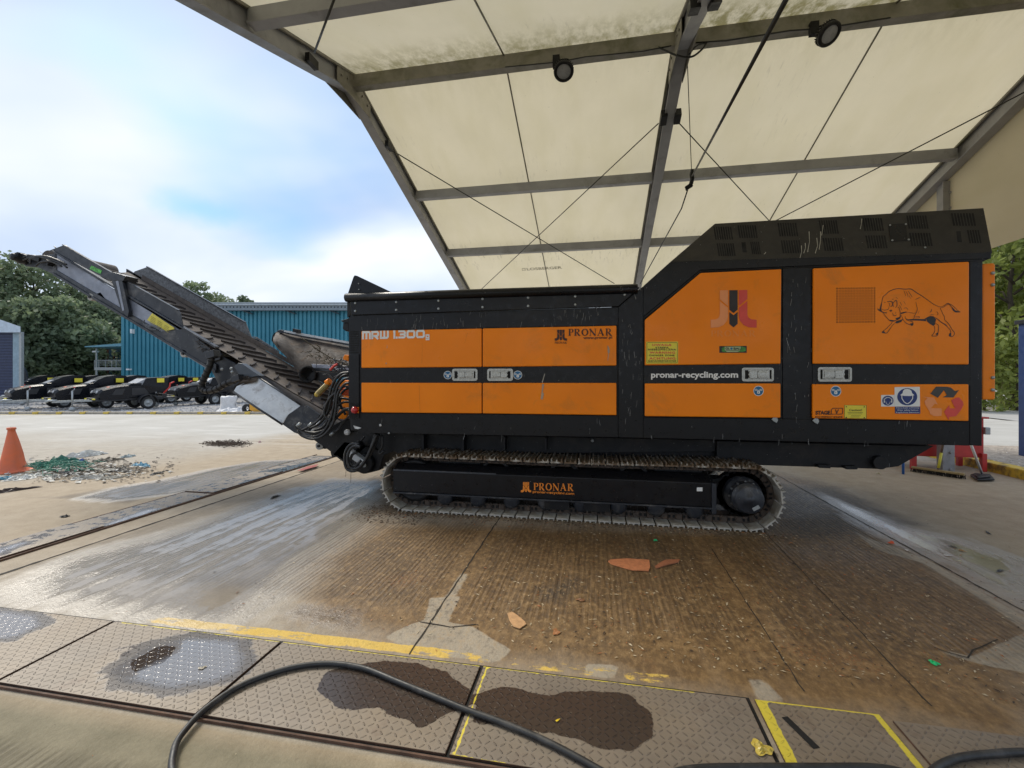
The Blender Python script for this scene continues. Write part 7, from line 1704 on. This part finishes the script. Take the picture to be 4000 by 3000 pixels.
# rubbish
def scrap(u, v, rx, ry, h, col, seed, label, name='plastic_scrap', cat='plastic scrap', rough=0.55, lump=3.0, n=16):
    p = gnd(u, v, 0.002); mb = MB(); mb.grid(crumple(p, rx, ry, h, seed, n, rot=seed*0.7, lumps=lump)); o = mb.build(name, mat('scrap_'+name, col, rough, var=0.25, scale=12, dirt=DUST, dirt_amt=0.25)); tag(o, label, cat, 'rubbish beside the cone'); return o
scrap(225, 1818, 0.42, 0.26, 0.17, (0.015, 0.13, 0.085), 1, 'heap of dark green netting next to the traffic cone', 'green_netting', 'netting')
mb = MB(); r = random.Random(12); gmt = mat('green_net_strand', (0.02, 0.18, 0.12), 0.6, var=0.5)
for k in range(130):
    c = gnd(r.gauss(225, 60), r.gauss(1815, 12), 0.02+0.14*r.random()); pts = [c]
    for j in range(4): pts.append(pts[-1]+Vector((r.uniform(-.07, .09), r.uniform(-.05, .05), r.uniform(-.035, .03))))
    pts = [Vector((p.x, p.y, max(0.01, p.z))) for p in pts]; mb.tube(crv(pts, 3), 0.005, 4)
tag(mb.build('net_strands', gmt), 'loose strands of green netting over the heap beside the cone', 'netting strands', kind='stuff')
scrap(318, 1810, 0.13, 0.09, 0.09, (0.03, 0.12, 0.42), 3, 'bright blue plastic bag on the right of the green netting')
scrap(555, 1820, 0.26, 0.08, 0.07, (0.10, 0.30, 0.42), 4, 'pale blue plastic sheet at the right end of the rubbish')
scrap(18, 1870, 0.2, 0.10, 0.05, (0.05, 0.24, 0.33), 5, 'teal plastic film in front of the cone')
scrap(330, 1782, 0.30, 0.12, 0.12, (0.60, 0.60, 0.56), 6, 'white sheet heaped behind the green netting')
scrap(95, 1868, 0.22, 0.13, 0.07, (0.52, 0.51, 0.46), 7, 'white crumpled bag just right of the teal film')
scrap(205, 1866, 0.26, 0.10, 0.06, (0.36, 0.34, 0.29), 8, 'grey crumpled film in front of the green netting')
scrap(390, 1840, 0.30, 0.07, 0.05, (0.50, 0.46, 0.36), 9, 'cream strip of plastic below the blue bag')
scrap(420, 1800, 0.22, 0.11, 0.07, (0.17, 0.14, 0.10), 10, 'brown torn sacking right of the blue bag')
scrap(500, 1785, 0.12, 0.08, 0.06, (0.36, 0.42, 0.42), 11, 'pale grey rag at the back of the rubbish')
scrap(270, 1850, 0.17, 0.09, 0.06, (0.09, 0.08, 0.075), 13, 'black rag in front of the green netting')
scrap(150, 1842, 0.16, 0.09, 0.06, (0.42, 0.36, 0.22), 14, 'tan rag between cone and netting')
scrap(15, 1922, 0.28, 0.06, 0.05, (0.05, 0.03, 0.025), 15, 'dark flattened board at the left edge in front of the cone', 'flattened_board', 'board')
def flakes(n, mu, mv, su, sv, s0, s1, seed):
    mb = MB(); r = random.Random(seed)
    for _ in range(n):
        u = r.gauss(mu, su); v = r.gauss(mv, sv)
        if v < 1768 or v > 1905 or u < -60 or u > 700: continue
        h = 0.05*max(0, 1-abs(u-280)/260)*max(0, 1-abs(v-1825)/45)
        p = gnd(u, v, 0.004+h*r.random()); s = r.uniform(s0, s1); k = r.randint(4, 6); a0 = r.uniform(0, 6.28)
        pts = [p+Vector((math.cos(a0+6.28*i/k)*s*r.uniform(.4, 1.5), math.sin(a0+6.28*i/k)*s*r.uniform(.3, 1.1), r.uniform(0, s*0.7))) for i in range(k)]
        mb.add([p+Vector((0, 0, s*0.5))]+pts, [(0, i+1, (i+1) % k+1) for i in range(k)])
    return mb
tag(flakes(900, 330, 1832, 150, 22, 0.008, 0.035, 14).build('litter_shreds', mat('brown_shreds', (0.15, 0.12, 0.09), 0.85, var=0.9, scale=3)), 'shredded brown and grey litter spread around the netting and rags', 'litter', kind='stuff')
tag(flakes(420, 260, 1842, 150, 18, 0.012, 0.05, 15).build('white_shreds', mat('white_shreds', (0.45, 0.44, 0.40), 0.7, var=0.5, scale=3)), 'torn pale plastic shreds mixed through the litter beside the cone', 'litter', kind='stuff')
tag(flakes(420, 380, 1830, 130, 22, 0.01, 0.04, 16).build('dark_shreds', mat('dark_shreds', (0.045, 0.036, 0.028), 0.85, var=0.5, scale=3)), 'dark damp shreds mixed through the litter beside the cone', 'litter', kind='stuff')
scrap(480, 1838, 0.26, 0.10, 0.07, (0.13, 0.11, 0.085), 31, 'muddy sacking below the pale blue sheet', lump=5)
scrap(350, 1868, 0.24, 0.08, 0.06, (0.40, 0.38, 0.33), 32, 'pale torn sheet at the front edge of the rubbish', lump=5)
scrap(440, 1868, 0.18, 0.07, 0.05, (0.44, 0.40, 0.32), 33, 'cream torn film at the front right of the rubbish', lump=5)
scrap(610, 1850, 0.14, 0.06, 0.03, (0.10, 0.085, 0.07), 34, 'flat muddy rag at the right end of the rubbish', lump=5)
mb = MB()
for k in range(700):
    u = r.gauss(885, 45); v = r.gauss(1732, 5)
    if abs(u-885) > 100: continue
    p = gnd(u, v, 0.01+0.03*max(0, 1-abs(u-885)/90)*r.random()*2); a = r.uniform(0, 6.28); L_ = r.uniform(0.02, 0.07)
    mb.tube([p, p+Vector((math.cos(a)*L_, math.sin(a)*L_, r.uniform(-.005, .015)))], 0.006, 4)
tag(mb.build('leaf_litter', mat('dark_litter', (0.06, 0.04, 0.028), 0.9, var=0.5)), 'low dark brown pile of twigs and leaves on the pale yard', 'litter', kind='stuff')
def bit(u, v, rx, ry, h, col, seed, label, name, cat, group=None, rough=0.5, n=8):
    p = gnd(u, v, 0.002)
    if p.y < 2.39: p = gnd(u, v, 0.0125)
    mb = MB(); mb.grid(crumple(p, rx, ry, h, seed, n, rot=seed*1.3)); o = mb.build(name, mat('bit_'+name, col, rough, var=0.2, scale=20)); return tag(o, label, cat, group)
bit(905, 1737, 0.09, 0.03, 0.03, (0.5, 0.04, 0.04), 3, 'small red wrapper in the dark leaf pile', 'wrapper', 'wrapper')
bit(1015, 1728, 0.06, 0.03, 0.05, (0.55, 0.35, 0.33), 4, 'crushed red and white cup right of the dark leaf pile', 'crushed_cup', 'cup')
bit(252, 2019, 0.045, 0.03, 0.03, (0.03, 0.025, 0.02), 5, 'black lump on the sandy concrete left of the far drain', 'dirt_lump', 'lump')
bit(1075, 1942, 0.085, 0.03, 0.03, (0.035, 0.03, 0.025), 6, 'dark lump beside the far drain near the shredder', 'dirt_lump', 'lump')
bit(3650, 2592, 0.022, 0.022, 0.02, (0.0, 0.5, 0.16), 7, 'bright green plastic curl on the brown concrete, right foreground', 'plastic_curl', 'plastic scrap')
bit(2560, 2112, 0.022, 0.02, 0.02, (0.02, 0.42, 0.15), 8, 'tiny green plastic scrap in front of the track', 'plastic_scrap', 'plastic scrap')
bit(2975, 2925, 0.042, 0.036, 0.022, (0.55, 0.42, 0.08), 9, 'crumpled gold wrapper on the chequer plate near the yellow hatch', 'gold_wrapper', 'wrapper', rough=0.3, n=12)
bit(3482, 2122, 0.03, 0.02, 0.03, (0.6, 0.10, 0.03), 10, 'orange plastic fragment beside the slab joint', 'plastic_fragment', 'plastic scrap')
bit(2172, 2470, 0.035, 0.02, 0.008, (0.30, 0.13, 0.05), 11, 'brown curled leaf near the worn yellow line', 'dry_leaf', 'leaf')
bit(2268, 2345, 0.03, 0.018, 0.014, (0.26, 0.12, 0.05), 12, 'brown curled leaf on the dark oily patch', 'dry_leaf', 'leaf')
bit(3860, 2082, 0.06, 0.012, 0.015, (0.025, 0.02, 0.018), 13, 'thin dark strip on the right, left of the wet streak end', 'dark_strip', 'strip')
bit(3722, 2137, 0.035, 0.014, 0.012, (0.02, 0.018, 0.016), 14, 'short black strip on the wet streak', 'dark_strip', 'strip')
bit(3905, 2230, 0.05, 0.014, 0.012, (0.02, 0.018, 0.016), 15, 'black strip at the right edge of the wet streak', 'dark_strip', 'strip')
bit(3757, 2152, 0.03, 0.014, 0.012, (0.42, 0.22, 0.08), 16, 'tan leaf beside the short black strip', 'dry_leaf', 'leaf')
bit(3700, 2170, 0.035, 0.012, 0.008, (0.6, 0.58, 0.55), 17, 'white plastic sliver on the wet streak', 'plastic_sliver', 'plastic scrap')
bit(3542, 2150, 0.018, 0.012, 0.01, (0.65, 0.6, 0.55), 18, 'white chip on the slab joint', 'white_chip', 'chip')
bit(3430, 1851, 0.035, 0.03, 0.03, (0.5, 0.42, 0.25), 19, 'pale yellow leaf under the rear of the shredder', 'dry_leaf', 'leaf')
bit(2178, 2816, 0.012, 0.005, 0.004, (0.7, 0.5, 0.02), 20, 'tiny yellow clip on the dark wet stain', 'yellow_clip', 'clip')
bit(790, 2610, 0.012, 0.02, 0.008, (0.25, 0.22, 0.16), 21, 'wet leaf in the plate puddle', 'wet_leaf', 'leaf')
def board(pts, th, col, label, name='board_fragment', z=0.004):
    mb = MB(); mb.prism([gnd(u, v, z) for u, v in pts], (0, 0, th)); o = mb.build(name, mat('board_'+name, col, 0.7, var=0.2, scale=30, bump=0.4, bscale=90), bevel=0.001); return tag(o, label, 'board', 'broken board pieces on the brown concrete')
board([(2375, 2195), (2385, 2188), (2450, 2184), (2536, 2190), (2540, 2215), (2534, 2232), (2470, 2230), (2440, 2222), (2420, 2216), (2385, 2205)], 0.008, (0.50, 0.19, 0.08), 'largest orange-brown board fragment, with a straight right end')
board([(2558, 2215), (2580, 2200), (2600, 2190), (2655, 2188), (2650, 2198), (2600, 2210), (2565, 2222)], 0.010, (0.34, 0.13, 0.06), 'narrow tilted board sliver right of the largest fragment')
board([(1982, 2398), (2000, 2392), (2020, 2405), (2050, 2430), (2056, 2440), (2030, 2458), (2005, 2450), (1990, 2425)], 0.006, (0.46, 0.27, 0.13), 'small tan board fragment near the worn yellow line')
# black hoses
def hose(pts, r_, label, z=None, mt=None):
    mb = MB(); P_ = []
    for i, p in enumerate(pts): P_.append(gnd(p[0], p[1], (r_+0.014 if z is None else z)))
    mb.tube(crv(P_, 10), r_, 12); return tag(mb.build('rubber_hose', mt or HM), label, 'hose')
HM = mat('dusty_hose', (0.022, 0.023, 0.024), 0.5, var=0.35, scale=14, dirt=(0.09, 0.085, 0.08), dirt_amt=0.35, dscale=10)
hose([(700, 3120), (672, 3010), (676, 2950), (690, 2900), (725, 2850), (790, 2780), (900, 2700), (1010, 2648), (1150, 2606), (1290, 2592), (1420, 2610), (1560, 2665), (1700, 2722), (1830, 2775), (1960, 2822), (2100, 2880), (2230, 2945), (2400, 3040), (2700, 3200)], 0.0138, 'long black rubber hose looping over the near chequer plates')
hose([(2500, 3060), (2700, 3006), (2950, 2998), (3200, 2998), (3420, 3000), (3560, 3030), (3700, 3120)], 0.015, 'black hose lying along the bottom edge of the photo')
hose([(3600, 3060), (3660, 2998), (3740, 2962), (3860, 2946), (4020, 2938), (4300, 2950)], 0.015, 'black hose curving out at the bottom right corner of the photo')
# chips and grit
mb = MB(); r = random.Random(77); mb2 = MB(); mb3 = MB()
def chip(mb, x, y, s):
    a = r.uniform(0, 6.28); l = s*r.uniform(0.8, 2.6); w_ = s*r.uniform(0.3, 0.8); c, s_ = math.cos(a), math.sin(a)
    z = 0.004; mb.add([(x+c*l, y+s_*l, z), (x-s_*w_, y+c*w_, z+s*0.5*r.random()), (x-c*l, y-s_*l, z), (x+s_*w_, y-c*w_, z+s*0.6*r.random())], [(0, 1, 2, 3)])
n_ = 0
while n_ < 2600:
    x = r.gauss(1.2, 1.6); y = 2.6 + abs(r.gauss(0.6, 1.2))
    if x < -2.6 or x > 5.4 or y > 7.4: continue
    chip(r.choice((mb, mb, mb2, mb3)), x, y, r.uniform(0.0025, 0.009)); n_ += 1
for k in range(700):
    x = r.uniform(-2.6, 2.0); y = 4.95 - abs(r.gauss(0, 0.16)); chip(r.choice((mb, mb2, mb3)), x, y, r.uniform(0.003, 0.010))
for k in range(500): chip(r.choice((mb, mb2, mb3)), r.uniform(-9, 5), r.uniform(1.2, 9), r.uniform(0.002, 0.007))
tag(mb.build('pale_chips', mat('pale_chip', (0.45, 0.38, 0.26), 0.7, var=0.4, scale=3)), 'pale wood and plastic chips scattered over the brown concrete', 'chips', kind='stuff')
tag(mb2.build('dark_chips', mat('dark_chip', (0.045, 0.03, 0.02), 0.7)), 'dark grit scattered over the brown concrete', 'grit', kind='stuff')
tag(mb3.build('rust_chips', mat('rust_chip', (0.30, 0.12, 0.04), 0.7, var=0.4, scale=3)), 'rust coloured chips scattered around the track', 'chips', kind='stuff')
mb = MB()
for k in range(900):
    x = r.uniform(-2.75, -1.9) if k % 2 else r.uniform(-2.6, 1.8); y = r.uniform(4.5, 5.2) if k % 2 else 4.93-abs(r.gauss(0, 0.07)); s = r.uniform(0.003, 0.009)
    mb.add([(x-s, y-s, 0.002), (x+s, y-s, 0.002), (x+s, y+s, 0.002), (x-s, y+s, 0.002), (x, y, s*1.1)], [(0, 1, 4), (1, 2, 4), (2, 3, 4), (3, 0, 4)])
tag(mb.build('soil_crumbs', mat('soil', (0.075, 0.05, 0.032), 0.9, var=0.3)), 'brown soil crumbs heaped along the track', 'soil', kind='stuff')
